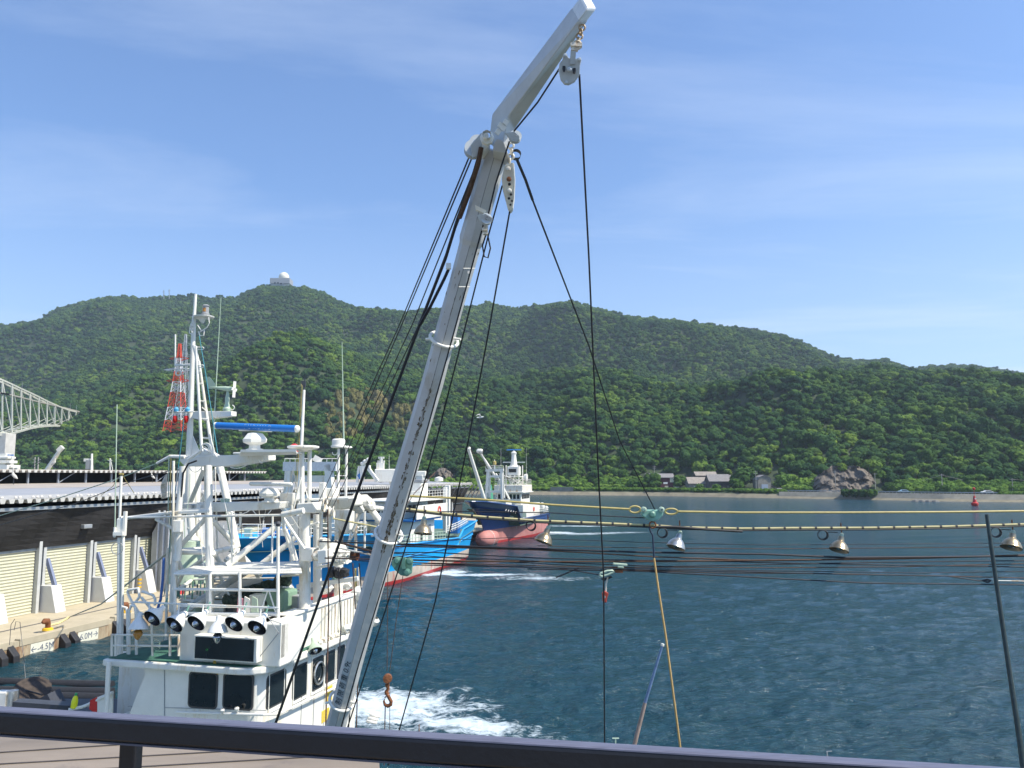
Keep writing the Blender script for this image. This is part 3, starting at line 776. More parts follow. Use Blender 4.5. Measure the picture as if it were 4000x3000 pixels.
# red channel buoy
bp_ = atz(3808, 1974, 0); e = empty('channel_buoy', bp_, 'red steel channel buoy with a lantern floating off the far shore', 'buoy')
k = .78
MB().lathe(bp_, (0, 0, 1), [(-.3, 1.0 * k), (.1, 1.35 * k), (.75, 1.4 * k), (.95, 1.15 * k), (1.0, .8 * k)], 20).build('float', M_red, e, smooth=True)
b = MB(); b.lathe(bp_, (0, 0, 1), [(.98, .8 * k), (1.3, .75 * k), (3.0, .38 * k), (3.1, .3 * k)], 12); b.build('tower', M_red, e)
MB().tube(bp_ + Vector((0, 0, 3.1)), bp_ + Vector((0, 0, 5.4)), .07).build('mast', M_red, e)
MB().lathe(bp_ + Vector((0, 0, 5.0)), (0, 0, 1), [(0, .1), (.2, .42), (.7, .42), (.9, .05)], 12).build('top_mark', M_red, e)
MB().box(bp_ + Vector((0, -.62, 2.2)), (.45, .06, .45)).build('panel', M_wall, e)

# radar dome on the summit
def on_far(x, y, d): return at(x, y, d)
dc_ = 1490; c = on_far(1101, 1128, dc_)
e = empty('radar_station', c, 'white radar dome on a block building at the highest hilltop', 'radar dome')
M_dome = mat('cream_dome', (0.72, 0.70, 0.58), 0.6, var=0.05)
rd = 20.5 / F * dc_
b = MB(); b.lathe(at(1109, 1083.5, dc_) - Vector((0, 0, rd)), (0, 0, 1), [(rd * (1 - math.cos(a)), rd * math.sin(a)) for a in [i * math.pi / 12 for i in range(13)]], 24); b.build('dome', M_dome, e, smooth=True)
def blk(x0, x1, y0, y1, dep, m, name):
    a = at(x0, y0, dc_); b_ = at(x1, y1, dc_)
    return MB().box(((a.x + b_.x) / 2, dc_, (a.z + b_.z) / 2 - 4), (abs(b_.x - a.x), dep, abs(a.z - b_.z) + 8)).build(name, m, e)
blk(1066, 1115, 1095, 1125, 22, mat('grey_station_wall', (.30, .32, .34), .8), 'block')
blk(1114, 1132, 1093, 1126, 14, M_wall, 'tower')
blk(1062, 1138, 1092, 1096, 24, M_grey, 'deck')
for i, (xx, yy) in enumerate(((1074, 1105), (1086, 1105), (1098, 1108))):
    p = at(xx, yy, dc_ - 12); MB().box(p, (3.2, 1, 2.6)).build('window', M_glass, e)
# ridge aerials
for i, (xx, y0, y1, lb) in enumerate(((640, 1134, 1155, 'left of the two thin aerials on the left hill ridge'), (661, 1130, 1155, 'right of the two thin aerials on the left hill ridge'))):
    b = MB(); a_ = at(xx, y1 + 12, 1500); t_ = at(xx, y0, 1500)
    b.beam(a_, t_, 1.1, 1.1); 
    for k in range(3): b.box(t_ - Vector((0, 0, 2 + k * 2.6)), (5 - k, .4, .5))
    tag(b.build('ridge_aerial', M_steelg), lb, 'aerial', 'aerials on the left ridge')

# red and white lattice power pylon plus the grey one behind
def pylon(cx, ytop, ybase, wb_, d, mred, mwh, name, label, bands, arms, cat='pylon'):
    T_ = at(cx, ytop, d); B_ = at(cx, ybase, d); Hh = T_.z - B_.z
    B_ = Vector((T_.x, T_.y, T_.z - Hh)); e = empty(name, B_, label, cat)
    def cor(z):
        w = wb_ * (1 - z) ** 1.25 * .5 + .35
        return [B_ + Vector((sx * w, sy * w, Hh * z)) for sx, sy in ((-1, -1), (1, -1), (1, 1), (-1, 1))]
    for bi, (z0, z1, m) in enumerate(bands):
        b = MB(); n = max(1, round((z1 - z0) * 14))
        for k in range(n):
            a = cor(z0 + (z1 - z0) * k / n); c2 = cor(z0 + (z1 - z0) * (k + 1) / n)
            for i in range(4):
                j = (i + 1) % 4
                b.beam(a[i], c2[i], .24, .24); b.beam(a[i], c2[j], .12, .12); b.beam(a[j], c2[i], .12, .12); b.beam(c2[i], c2[j], .12, .12)
        b.build('lattice', m, e)
    for z, L, m in arms:
        p = B_ + Vector((0, 0, Hh * z)); b = MB()
        for s in (-1, 1):
            for sy in (-.5, .5):
                b.beam(p + Vector((0, sy, .9)), p + Vector((s * L, 0, 0)), .2, .2); b.beam(p + Vector((0, sy, -.9)), p + Vector((s * L, 0, 0)), .2, .2)
        b.build('crossarm', m, e)
M_pr = mat('pylon_orange_red', (0.60, 0.06, 0.02), 0.5, var=.1); M_pw = mat('pylon_white', (0.62, 0.62, 0.62), 0.5, var=.05)
pylon(703, 1343, 1685, 6.2, 300, M_pr, M_pw, 'lattice_pylon', 'red and white steel lattice pylon on the left hillside behind the near boat mast',
      [(0, .12, M_pr), (.12, .27, M_pw), (.27, .44, M_pr), (.44, .56, M_pw), (.56, .68, M_pr), (.68, .83, M_pw), (.83, 1, M_pr)], [(.83, 3.6, M_pr), (.70, 5.6, M_pw), (.575, 4.6, M_pr)])
pylon(726, 1305, 1640, 5.5, 400, M_steelg, M_steelg, 'grey_pylon', 'grey steel lattice pylon standing just behind the red and white pylon',
      [(0, .5, M_steelg), (.5, 1, M_steelg)], [(.88, 3.4, M_steelg), (.75, 4.2, M_steelg)])

# ================================================================ BRIDGE
M_br = mat('pale_green_grey_bridge_steel', (0.52, 0.53, 0.46), 0.6, var=.08, scale=.2)
# the right end of the bridge lands where its sight line meets the hillside
_tb = (296 - 2000) / T2X; _de = 540.0
while _de < 760 and float(land_h(np.array([_tb]), np.array([_de]))[0]) + 1.0 < CAMZ + float(el(1628.0)) * _de: _de += 3
def bd(x): return _de + (x - 296) * (0.62 if x > 0 else .2) - (0 if x > 0 else 296 * .42)
def bpt(x, y, side=0):
    p = at(x, y, bd(x)); return p + Vector((0, 11 * side, 0))
topx = [(-900, 1330), (-600, 1290), (-300, 1360), (0, 1491), (45, 1512), (82, 1528), (118, 1545), (152, 1562), (184, 1576), (212, 1588), (240, 1598), (270, 1605), (296, 1612)]
botx = [(-900, 1850), (-600, 1760), (-300, 1720), (0, 1692), (45, 1680), (82, 1670), (118, 1664), (152, 1661), (184, 1660), (212, 1661), (240, 1663), (270, 1666), (296, 1668)]
def yi(tab, x): return float(np.interp(x, [a for a, _ in tab], [b for _, b in tab]))
bx_ = [-600, -540, -480, -420, -365, -310, -260, -210, -165, -120, -75, -32, 8, 45, 82, 118, 152, 184, 212, 240, 270]
e = empty('arch_bridge', bpt(-100, 1800), 'long pale steel truss arch bridge at the left edge of the view', 'bridge')
for s, nm in ((0, 'near_truss'), (1, 'far_truss')):
    b = MB()
    for i in range(len(bx_) - 1):
        a, c2 = bx_[i], bx_[i + 1]
        b.beam(bpt(a, yi(topx, a), s), bpt(c2, yi(topx, c2), s), 1.0, 1.1)
        b.beam(bpt(a, yi(botx, a), s), bpt(c2, yi(botx, c2), s), 1.2, 1.3)
        b.beam(bpt(a, yi(topx, a), s), bpt(a, yi(botx, a), s), .75, .75)
        b.beam(bpt(a, yi(topx, a), s), bpt(c2, yi(botx, c2), s), .55, .55)
    b.beam(bpt(270, yi(topx, 270), s), bpt(270, yi(botx, 270), s), 1.2, 1.2)
    b.build('truss', M_br, e)
b = MB()
for x in bx_:
    b.beam(bpt(x, yi(topx, x), 0), bpt(x, yi(topx, x), 1), .5, .5); b.beam(bpt(x, yi(botx, x), 0), bpt(x, yi(botx, x), 1), .6, .6)
    if x < 270:
        b.beam(bpt(x, yi(botx, x), 0), bpt(x + 30, yi(botx, x + 30) - 30, 1), .3, .3)
b.build('cross_bracing', M_br, e)
b = MB(); dk = [(-900, 1480), (-300, 1500), (0, 1532), (120, 1562), (240, 1590), (300, 1606)]
for i in range(len(dk) - 1):
    (a, ya), (c2, yb) = dk[i], dk[i + 1]
    A = [bpt(a, ya, .05), bpt(a, ya, .95)]; B = [bpt(c2, yb, .05), bpt(c2, yb, .95)]
    for z0, z1 in ((-.9, 0),):
        b.add([A[0] + Vector((0, 0, z0)), B[0] + Vector((0, 0, z0)), B[1] + Vector((0, 0, z0)), A[1] + Vector((0, 0, z0)), A[0], B[0], B[1], A[1]], [(0, 1, 2, 3), (4, 7, 6, 5), (0, 4, 5, 1), (1, 5, 6, 2), (2, 6, 7, 3), (3, 7, 4, 0)])
b.build('deck', M_conc, e)
p = bpt(5, 1692, .5); MB().box((p.x, p.y, p.z / 2 - 2), (6.4, 11, p.z + 4)).build('pier', mat('pale_pier_concrete', (.6, .58, .54), .9, var=.12, scale=.3), e)
p = bpt(285, 1612, .5); MB().box((p.x + 3.5, p.y + 6, p.z - 7), (6, 18, 15)).build('abutment', mat('brown_abutment_concrete', (.30, .27, .24), .9, var=.2, scale=.3), e)
b = MB()
for xx in (85, 273, 297): q_ = bpt(xx, yi(topx, xx)); b.tube(q_, q_ + Vector((0, 0, 7)), .12, n=5)
b.build('lamp_post', M_steelg, e)

# ================================================================ WHARF
QV, QZ = -37.3, 0.95
M_quay = mat('quay_concrete', (0.44, 0.38, 0.27), 0.9, var=0.14, scale=0.7, stain=(0.24, 0.19, 0.12), stain_amt=0.35, bump=0.2, detail=9)
M_quayf = mat('stained_quay_face', (0.36, 0.29, 0.19), 0.9, var=0.25, scale=1.4, stain=(0.20, 0.08, 0.03), stain_amt=0.75, bump=0.4, stretch=(1, 1, .35), detail=9)
def slab(u0, u1, v0, v1, z0, z1): return MB().box(uv((u0 + u1) / 2, (v0 + v1) / 2, (z0 + z1) / 2), (abs(v1 - v0), u1 - u0, z1 - z0), frame=(V, U, Vector((0, 0, 1))))
b = slab(-20, 165, QV, -110, -3, QZ)
tag(b.build('quay', [M_quay]), kind='structure')
b = slab(-20, 165, QV + .03, QV + .005, -2.5, QZ - .28)
tag(b.build('quay_face', M_quayf), kind='structure')
kb = MB()
for k in range(26): kb.add(*(lambda q: (q.v, q.f))(slab(-20 + k * 7.1, -20 + k * 7.1 + 6.6, QV + .06, QV - .34, QZ - .3, QZ + .11)))
tag(kb.build('quay_kerb', M_quay, bevel=.03), kind='structure')
# painted groove lines on the apron
gl = slab(-20, 165, -40.4, -40.65, QZ + .004, QZ + .008)
tag(gl.build('drain_strip', mat('dark_drain_strip', (.13, .12, .11), .9, var=.3)), kind='structure')

M_roofs = mat('grey_corrugated_roofing', (0.30, 0.31, 0.33), 0.6, var=0.07, scale=0.5)
M_rooft = mat('weathered_tan_roofing', (0.36, 0.32, 0.28), 0.8, var=0.15, scale=0.5)
M_net = mat('black_net_curtain', (0.018, 0.017, 0.017), 0.85, var=0.5, scale=1.2, bump=.4, bscale=3)
M_shut = mat('cream_steel_shutter', (0.50, 0.49, 0.36), 0.55, var=0.05, scale=1.0, stain=(.45, .42, .28), stain_amt=.2)
M_shadow = mat('shaded_shed_interior', (0.03, 0.03, 0.032), 0.9, var=0.3, scale=1)  # near-black colour stands in for the shade in open bays and under roofs
U0, U1 = 22, atv(1850, 1900, -42).dot(U)
EV, EZ, WV = -42.3, 8.5, -44.0
RVV, RZ = -60.0, 9.22
wh = empty('fish_market_shed', uv(60, -50, QZ), 'long fish market shed with cream shutters, black netting and grey corrugated roof along the quay', 'warehouse')
nrm = Vector((0, 0, 1))
b = MB()
# corrugated roof: ribs run up the slope, seen as teeth along the eaves
sl_ = (uv(0, RVV, RZ) - uv(0, EV, EZ)).normalized()
b.add([uv(U0, EV, EZ), uv(U1, EV, EZ), uv(U1, RVV, RZ), uv(U0, RVV, RZ), uv(U0, EV, EZ - .04), uv(U1, EV, EZ - .04), uv(U1, RVV, RZ - .04), uv(U0, RVV, RZ - .04)],
      [(0, 1, 2, 3), (4, 7, 6, 5), (0, 4, 5, 1), (1, 5, 6, 2), (2, 6, 7, 3), (3, 7, 4, 0)])
b.build('roof', M_roofs, wh)
b = MB()
b.add([uv(U0, -53, EZ + (RZ - EZ) * (53 - 42.3) / 17.7 + .012), uv(U1, -53, EZ + (RZ - EZ) * (53 - 42.3) / 17.7 + .012), uv(U1, RVV, RZ + .012), uv(U0, RVV, RZ + .012)], [(0, 1, 2, 3)])
b.build('ridge_sheets', M_rooft, wh)
b = MB(); u = U0; TP = .66
while u < U1:      # trapezoid rib ends
    p = uv(u, EV, EZ); q = uv(u, EV - 3.2, EZ + 3.2 * (RZ - EZ) / 17.7)
    w0, w1, hh = .24, .14, .27
    b.add([p + U * -w0 + Vector((0, 0, .015)), p + U * w0 + Vector((0, 0, .015)), p + U * w1 - Vector((0, 0, hh)), p + U * -w1 - Vector((0, 0, hh))] +
          [q + U * -w0 + Vector((0, 0, .015)), q + U * w0 + Vector((0, 0, .015)), q + U * w1 - Vector((0, 0, hh)), q + U * -w1 - Vector((0, 0, hh))],
          [(0, 1, 2, 3), (4, 7, 6, 5), (0, 4, 5, 1), (1, 5, 6, 2), (2, 6, 7, 3), (3, 7, 4, 0)])
    u += TP
b.build('roof_ribs', mat('pale_rib_ends', (.50, .49, .46), .7, var=.12, scale=3), wh)
b = MB(); u = U0; rq = random.Random(2)
while u < U1:
    if rq.random() < .6: b.lathe(uv(u, EV - .1, EZ), (0, 0, 1), [(0, .07), (.10, .10), (.17, .05), (.18, 0)], 6)
    u += TP / 2
tag(b.build('roof_bolts', mat('pale_bolt_caps', (.66, .62, .56), .7), wh), kind='stuff')
slab(U0, U1, EV - .35, EV - .5, EZ - .75, EZ - .55).build('gutter', M_steelg, wh)
b = MB()   # black netting hung between eave and shutter head, slightly slack
nu, nv_ = 90, 8; vs = []; fs = []
for i in range(nu + 1):
    for j in range(nv_ + 1):
        s = j / nv_; uu = U0 + (U1 - U0) * i / nu
        vs.append(uv(uu, WV + .25 + 1.0 * (1 - s) + .22 * math.sin(uu * .9 + s * 3) * s * (1 - s) * 4, EZ - .7 - (EZ - .7 - 5.2) * s))
for i in range(nu):
    for j in range(nv_):
        a = i * (nv_ + 1) + j; fs.append((a, a + 1, a + nv_ + 2, a + nv_ + 1))
b.add(vs, fs); b.build('net_curtain', M_net, wh)
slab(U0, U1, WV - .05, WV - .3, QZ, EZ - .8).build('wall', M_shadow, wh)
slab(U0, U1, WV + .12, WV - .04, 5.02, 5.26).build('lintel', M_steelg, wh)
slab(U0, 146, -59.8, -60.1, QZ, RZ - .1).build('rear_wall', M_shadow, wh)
piers = [35.6 + 4.48 * k for k in range(-3, 22)]
def shutter(u0, u1, z0, z1, v):
    b = MB(); n = 40; vs = []
    for k in range(n + 1):
        z = z0 + (z1 - z0) * k / n
        vv = v + (.05 if k % 2 == 0 else 0)
        vs += [uv(u0, vv, z), uv(u1, vv, z)]
    b.add(vs, [(2 * k, 2 * k + 1, 2 * k + 3, 2 * k + 2) for k in range(n)]); return b
for i, pu in enumerate(piers[:-1]):
    if pu > 56 and i % 3 == 2: continue
    shutter(pu + .42, piers[i + 1] - .42, QZ + .02, 5.02, WV + .0).build('shutter', M_shut, wh)
for pu in piers:
    m = slab(pu - .36, pu - .12, WV + .32, WV - .1, QZ, 5.9); m.add(*(lambda q: (q.v, q.f))(slab(pu + .12, pu + .36, WV + .22, WV - .1, QZ, 5.4)))
    m.build('post', M_grey if False else mat('pale_grey_post', (.48, .49, .48), .7, var=.1, scale=2), wh)
    # leaning brace on a concrete block
    b = MB(); b.prism([uv(pu + .05, WV + .15, QZ), uv(pu + .05, WV + 1.55, QZ), uv(pu + .05, WV + 1.05, QZ + 1.75), uv(pu + .05, WV + .15, QZ + 1.75)], U * .85)
    b.build('buttress', mat('white_concrete_buttress', (.62, .62, .60), .8, var=.06, scale=1.5, stain=(.4, .36, .3), stain_amt=.2), wh, bevel=.03)
    MB().beam(uv(pu + .45, WV + .95, QZ + 1.7), uv(pu + .45, WV + .2, 4.4), .20, .26).build('brace', mat('blue_grey_steel', (.20, .23, .33), .5, var=.1), wh)
# raised monitor roof with an open, dark, braced side
MU1 = atv(1010, 1850, -60).dot(U)
MZ = 10.38
b = MB(); u = 35
while u < MU1:
    b.add(*(lambda q: (q.v, q.f))(slab(u, u + .16, -59.9, -60.05, RZ, MZ)))
    if int(u / 3.4) % 2 == 0: b.beam(uv(u + .1, -60, RZ), uv(u + 2.2, -60, MZ - .1), .06, .06)
    u += 3.4
b.build('monitor_posts', mat('grey_blue_posts', (.24, .27, .32), .7), wh)
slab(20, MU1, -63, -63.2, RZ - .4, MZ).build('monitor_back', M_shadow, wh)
slab(20, MU1 + 1, -59.4, -72, MZ, MZ + .10).build('monitor_roof', M_rooft, wh)
b = MB(); u = 34
while u < MU1 + 1:
    b.add([uv(u - .2, -59.35, MZ + .08), uv(u + .2, -59.35, MZ + .08), uv(u + .13, -59.35, MZ - .17), uv(u - .13, -59.35, MZ - .17), uv(u - .2, -60.6, MZ + .08), uv(u + .2, -60.6, MZ + .08), uv(u + .13, -60.6, MZ - .17), uv(u - .13, -60.6, MZ - .17)],
          [(0, 1, 2, 3), (4, 7, 6, 5), (0, 4, 5, 1), (1, 5, 6, 2), (2, 6, 7, 3), (3, 7, 4, 0)]); u += .66
b.build('monitor_ribs', MATS['pale_rib_ends'], wh)
# open truss end near the far boat
b = MB(); u = atv(1640, 1900, -41).dot(U)
while u < U1 + 8:
    b.beam(uv(u, -41.8, EZ - .3), uv(u + 1.6, -43.6, EZ - 2.6), .14, .14); u += 2.4
b.build('roof_truss', mat('grey_truss_steel', (.30, .32, .36), .6), wh)

# grey end wall block / sliding doors beside the last near shutter
e = empty('sliding_door_block', uv(56.2, WV + 1.0, QZ), 'tall pale grey door block with pipes standing at the shed wall behind the near mast', 'door block')
slab(55.0, 60.5, WV + 2.2, WV + .4, QZ, 6.6).build('panel', mat('pale_grey_panel', (.52, .53, .52), .7, var=.08, scale=1), e)
for k in range(3): MB().tube(uv(54.8, WV + 2.1 - k * .5, QZ), uv(54.8, WV + 2.1 - k * .5, 7.2), .09, n=8).build('pipe', mat('pvc_pipe', (.55, .56, .58), .5), e)
slab(60.6, 64, WV + 2.0, WV + .4, QZ, 5.9).build('box', M_grey, e)

# striped guard posts
M_yel = mat('signal_yellow', (.75, .45, .02), .5)
for i, (xx, yb, lb) in enumerate(((186, 2388, 'left yellow striped guard post at the quay shed'), (378, 2350, 'yellow striped guard post left of the near boat rail'), (543, 2318, 'yellow striped guard post behind the near boat railing'))):
    p = atz(xx, yb, QZ); e = empty('guard_post', p, lb, 'guard post', 'striped guard posts along the shed')
    MB().tube(p, p + Vector((0, 0, 1.25)), .13, n=12).build('post', M_grey, e)
    for k in range(3): MB().tube(p + Vector((0, 0, .42 + k * .28)), p + Vector((0, 0, .56 + k * .28)), .145, n=12).build('band', M_yel, e)
# mooring bollards
def bollard(x, y, lb):
    p = atz(x, y, QZ + .1); e = empty('mooring_bollard', p, lb, 'bollard', 'mooring bollards on the quay')
    MB().lathe(p, (0, 0, 1), [(0, .30), (.12, .28), (.16, .17)], 14).build('base', M_yel, e, smooth=True)
    b = MB(); b.path([p + Vector((0, 0, .12)), p + Vector((0, 0, .38)), p - U * .08 + Vector((0, 0, .52)), p - U * .26 + Vector((0, 0, .55)), p - U * .42 + Vector((0, 0, .50))], [.14, .15, .19, .17, .08], 10)
    b.build('horn', M_rust, e, smooth=True); return p
bp1 = bollard(186, 2462, 'rusty hooked bollard with yellow foot on the quay edge above the depth sign')
bp2 = bollard(494, 2393, 'rusty bollard on the quay just behind the near boat rail')
e = MB(); q1 = bp1 + Vector((0, 0, .25)); q2 = atz(270, 2411, QZ + .5)
e.path([q1, (q1 + q2) / 2 - Vector((0, 0, .1)), q2], .075, 8)
tag(e.build('mooring_rope', mat('yellow_chafe_sleeve', (.60, .50, .25), .8, var=.3, scale=12)), 'thick yellow mooring rope leading from the rusty bollard', 'mooring rope')
e = MB(); q3 = atu(700, 2125, 17.5); e.path([q2, q2.lerp(q3, .5) - Vector((0, 0, .35)), q3], .03, 6)
tag(e.build('mooring_line', mat('pale_mooring_line', (.6, .56, .42), .8)), 'thin pale mooring line running from the quay up to the near boat', 'mooring line')
# tyre/rubber fenders on the quay wall
for i, (xx, lb) in enumerate(((22, 'black rubber fender at the left edge of the quay wall'), (262, 'black rubber fender between the two depth signs'), (462, 'black rubber fender right of the second depth sign'))):
    p = atv(xx, 2480, QV + .05); uu = p.dot(U); e = empty('dock_fender', uv(uu, QV + .1, .3), lb, 'fender', 'rubber dock fenders on the quay wall')
    for s in (-1, 1):
        b = MB(); b.prism([uv(uu + s * .36 - .2, QV + .02, QZ - .12), uv(uu + s * .36 - .24, QV + .55, .35), uv(uu + s * .36 - .24, QV + .6, -.3), uv(uu + s * .36 - .2, QV + .02, -.5)], U * .42)
        b.build('rubber_arm', M_black, e, bevel=.04)
# depth signs painted on the wall
M_sign = mat('white_sign_paint', (.66, .64, .52), .8, var=.08, scale=4, stain=(.5, .33, .10), stain_amt=.35)
M_ink = mat('blue_black_sign_paint', (.05, .07, .13), .8)
def sign(x0, x1, s, lb):
    a = atv(x0, 2510, QV + .05).dot(U); c = atv(x1, 2470, QV + .05).dot(U)
    e = empty('depth_sign', uv((a + c) / 2, QV + .05, .2), lb, 'sign', 'painted depth signs on the quay wall')
    slab(a, c, QV + .033, QV + .05, -.02, .64).build('board', M_sign, e)
    text(s, 'lettering', .50, M_ink, uv((a + c) / 2, QV + .055, .31), U, Vector((0, 0, 1)), e)
sign(121, 213, '\u2190-4.5M', 'white depth sign reading minus 4.5M with an arrow to the left')
sign(303, 384, '-6.0M\u2192', 'rust streaked white depth sign with an arrow to the right')
# lamp on the netting
p = atv(338, 2056, WV + .9); e = empty('wall_lamp', p, 'small pale floodlight fixed on the black netting above the shutters', 'lamp')
MB().sbox(p, (.35, .75, .28)).build('lamp_body', M_steelg, e, bevel=.04); MB().tube(p, p - V * 1.2 - Vector((0, 0, .5)), .03, n=6).build('bracket', M_steelg, e)
# birds
def gull(x, y, d, s, lb):
    c = at(x, y, d); e = empty('gull', c, lb, 'bird', 'gulls in flight'); mw = mat('white_gull_feathers', (.75, .75, .73), .8)
    MB().path([c + Vector((-.2, 0, -.02)) * s, c, c + Vector((.2, 0, .03)) * s], [.02 * s, .06 * s, .02 * s], 6).build('body', mw, e, smooth=True)
    for sg in (-1, 1):
        MB().prism([c + Vector((-.06, sg * .04, 0)) * s, c + Vector((-.04, sg * .3, .16)) * s, c + Vector((-.12 + sg * .1, sg * .62, .05)) * s, c + Vector((.0, sg * .3, .15)) * s, c + Vector((.08, sg * .04, 0)) * s], (0, 0, .012 * s)).build('wing', mw, e)
gull(1876, 1630, 90, 2.0, 'white gull flying before the dark wooded hillside right of the boom')
M_bird = mat('pale_heron_feathers', (.52, .51, .47), .8, var=.15, scale=15)
def heron(p, s, lb, face=-1):
    e = empty('heron', p, lb, 'bird', 'herons standing on the shed roof')
    b = MB(); b.path([p + Vector((face * -.30, 0, .42)) * s, p + Vector((face * -.1, 0, .58)) * s, p + Vector((face * .06, 0, .74)) * s, p + Vector((face * .10, 0, .95)) * s, p + Vector((face * .05, 0, 1.12)) * s, p + Vector((face * .10, 0, 1.24)) * s, p + Vector((face * .20, 0, 1.25)) * s],
                     [.03 * s, .13 * s, .12 * s, .05 * s, .04 * s, .055 * s, .03 * s], 8)
    bd_ = b.build('body', M_bird, e, smooth=True)
    MB().path([p + Vector((face * .2, 0, 1.25)) * s, p + Vector((face * .42, 0, 1.22)) * s], [.018 * s, .004], 5).build('beak', M_yel, e)
    for k in (-.03, .03): MB().tube(p + Vector((-face * .02, k, 0)), p + Vector((-face * .04, k, .56 * s)), .014 * s, n=5).build('leg', M_dkgrey, e)
P_ = lambda x, v: Vector(atv(x, 1880, v))
for xx, s, lb in ((52, 1.15, 'grey heron standing on the shed roof at the left'), (594, 1.0, 'pale heron standing on the shed roof behind the near mast')):
    p = atv(xx, 1886, -58.5); p.z = EZ + (RZ - EZ) * (58.5 - 42.3) / 17.7 + .02; heron(p, s, lb)
p = atv(210, 1822, -59.8); p.z = MZ + .1; heron(p, .95, 'slim heron on the raised roof beside the white boom', 1)
# ================================================================ BOATS (hull lofted from stations; bow towards -U, the camera)
M_hullblue = mat('bright_blue_hull', (0.010, 0.34, 0.74), 0.35, var=0.06, scale=1.2, stain=(0.10, 0.30, 0.55), stain_amt=0.15)
M_hullnavy = mat('navy_hull', (0.02, 0.055, 0.19), 0.35, var=0.15, scale=1.0, stain=(.10, .14, .25), stain_amt=.2)
M_afpink = mat('faded_pink_antifouling', (0.46, 0.19, 0.17), 0.7, var=0.15, scale=.8, stain=(.50, .40, .32), stain_amt=.45)
M_afgrey = mat('scaled_grey_antifouling', (0.48, 0.40, 0.33), 0.8, var=0.2, scale=.9, stain=(.42, .06, .05), stain_amt=.6)
M_afred = mat('wet_red_antifouling', (0.36, 0.03, 0.03), 0.5, var=0.2, scale=1.0)
M_deck = mat('worn_green_deck', (.10, .16, .12), .8, var=.25, scale=2, stain=(.22, .16, .10), stain_amt=.4)
M_pile = mat('heaped_fishing_net', (.05, .07, .055), .95, var=.6, scale=9, bump=1.0, bscale=22)
M_redw = mat('red_white_lifebuoy', (.60, .06, .04), .6)
def hull(parent, ubd, ubw, ust, vc, beam, zt, zb, mtop, mband, mlow, bulwark=.9, n=34, transom_over=0.0, wlw=.92, mrail=None, zlow=.35, full=0.24):
    fr = [0, .25, .5, .75, .92, 1.0]
    b = MB(); rows = [-1.2, zlow, zb]; nr = len(rows) + len(fr) - 1; secs = []
    for i in range(n + 1):
        s = (i / n) ** 1.3
        top = zt(s); hd = beam / 2 * min(1, (s / full)) ** .55 * (1 - .10 * max(0, (s - .8) / .2) ** 2)
        hw = beam / 2 * wlw * min(1, (s / (full * 2.0))) ** .85 * (1 - .15 * max(0, (s - .75) / .25) ** 2)
        if i == 0: hd = .12; hw = .06
        zs = rows + [zb + (top - zb) * f for f in fr[1:]]; pts = []
        for k, z in enumerate(zs):
            kk = (z + 1.2) / (top + 1.2); kz = max(0, (z - zb) / (top - zb))
            ub = ubw + (ubd - ubw) * kz ** 1.4
            us = ust + (transom_over * (1 - kk) * -1)
            u = ub + (us - ub) * s
            h = hw + (hd - hw) * kz ** 1.5
            if z < 0: h *= .8
            pts.append((u, h, z))
        secs.append(pts)
    vs = []; 
    for pts in secs:
        for (u, h, z) in pts: vs.append(uv(u, vc + h, z))
        for (u, h, z) in pts: vs.append(uv(u, vc - h, z))
    m2 = 2 * nr; 
    for side in (0, nr):
        for i in range(n):
            for k in range(nr - 1):
                b.f.append([i * m2 + side + k, (i + 1) * m2 + side + k, (i + 1) * m2 + side + k + 1, i * m2 + side + k + 1])
                b.mi.append(0 if k >= 2 else (1 if k == 1 else 2))
    for k in range(nr - 1):   # transom and stem
        a = n * m2; b.f.append([a + k, a + k + 1, a + nr + k + 1, a + nr + k]); b.mi.append(0 if k >= 2 else (1 if k == 1 else 2))
        b.f.append([k, k + 1, nr + k + 1, nr + k]); b.mi.append(0 if k >= 2 else (1 if k == 1 else 2))
    b.v = [tuple(p) for p in vs]
    o = b.build('hull', [mtop, mband, mlow], parent, smooth=True)
    # deck inside the bulwark and rub rails
    d = MB(); dv = []
    for pts in secs:
        u, h, z = pts[-1]; dv += [uv(u + .1, vc + max(.02, h - .12), z - bulwark), uv(u + .1, vc - max(.02, h - .12), z - bulwark)]
    d.add(dv, [(2 * i, 2 * i + 1, 2 * i + 3, 2 * i + 2) for i in range(n)]); d.build('deck', M_deck, parent)
    for sg in (1, -1):
        d = MB(); d.path([uv(p[-1][0], vc + sg * (p[-1][1] + .03), p[-1][2]) for p in secs], .09, 6); d.build('bulwark_rail', mrail or mtop, parent)
        d = MB(); d.path([uv(p[4][0], vc + sg * (p[4][1] + .04), p[4][2]) for p in secs], .07, 6); d.build('rubbing_strake', mrail or mtop, parent)
    return secs
def rail(parent, pts, h=.9, gap=1.1, r=.025, rows=3, m=None, name='railing'):
    b = MB(); pts = [Vector(p) for p in pts]
    for k in range(rows): b.path([p + Vector((0, 0, h * (k + 1) / rows)) for p in pts], r, 5)
    for i in range(len(pts) - 1):
        L = (pts[i + 1] - pts[i]).length; n = max(1, round(L / gap))
        for j in range(n + 1):
            q = pts[i].lerp(pts[i + 1], j / n); b.tube(q, q + Vector((0, 0, h)), r, n=5)
    return b.build(name, m or M_white, parent)
def vbox(parent, name, u0, u1, v0, v1, z0, z1, m, bevel=.04):
    return slab(u0, u1, v0, v1, z0, z1).build(name, m, parent, bevel=bevel)
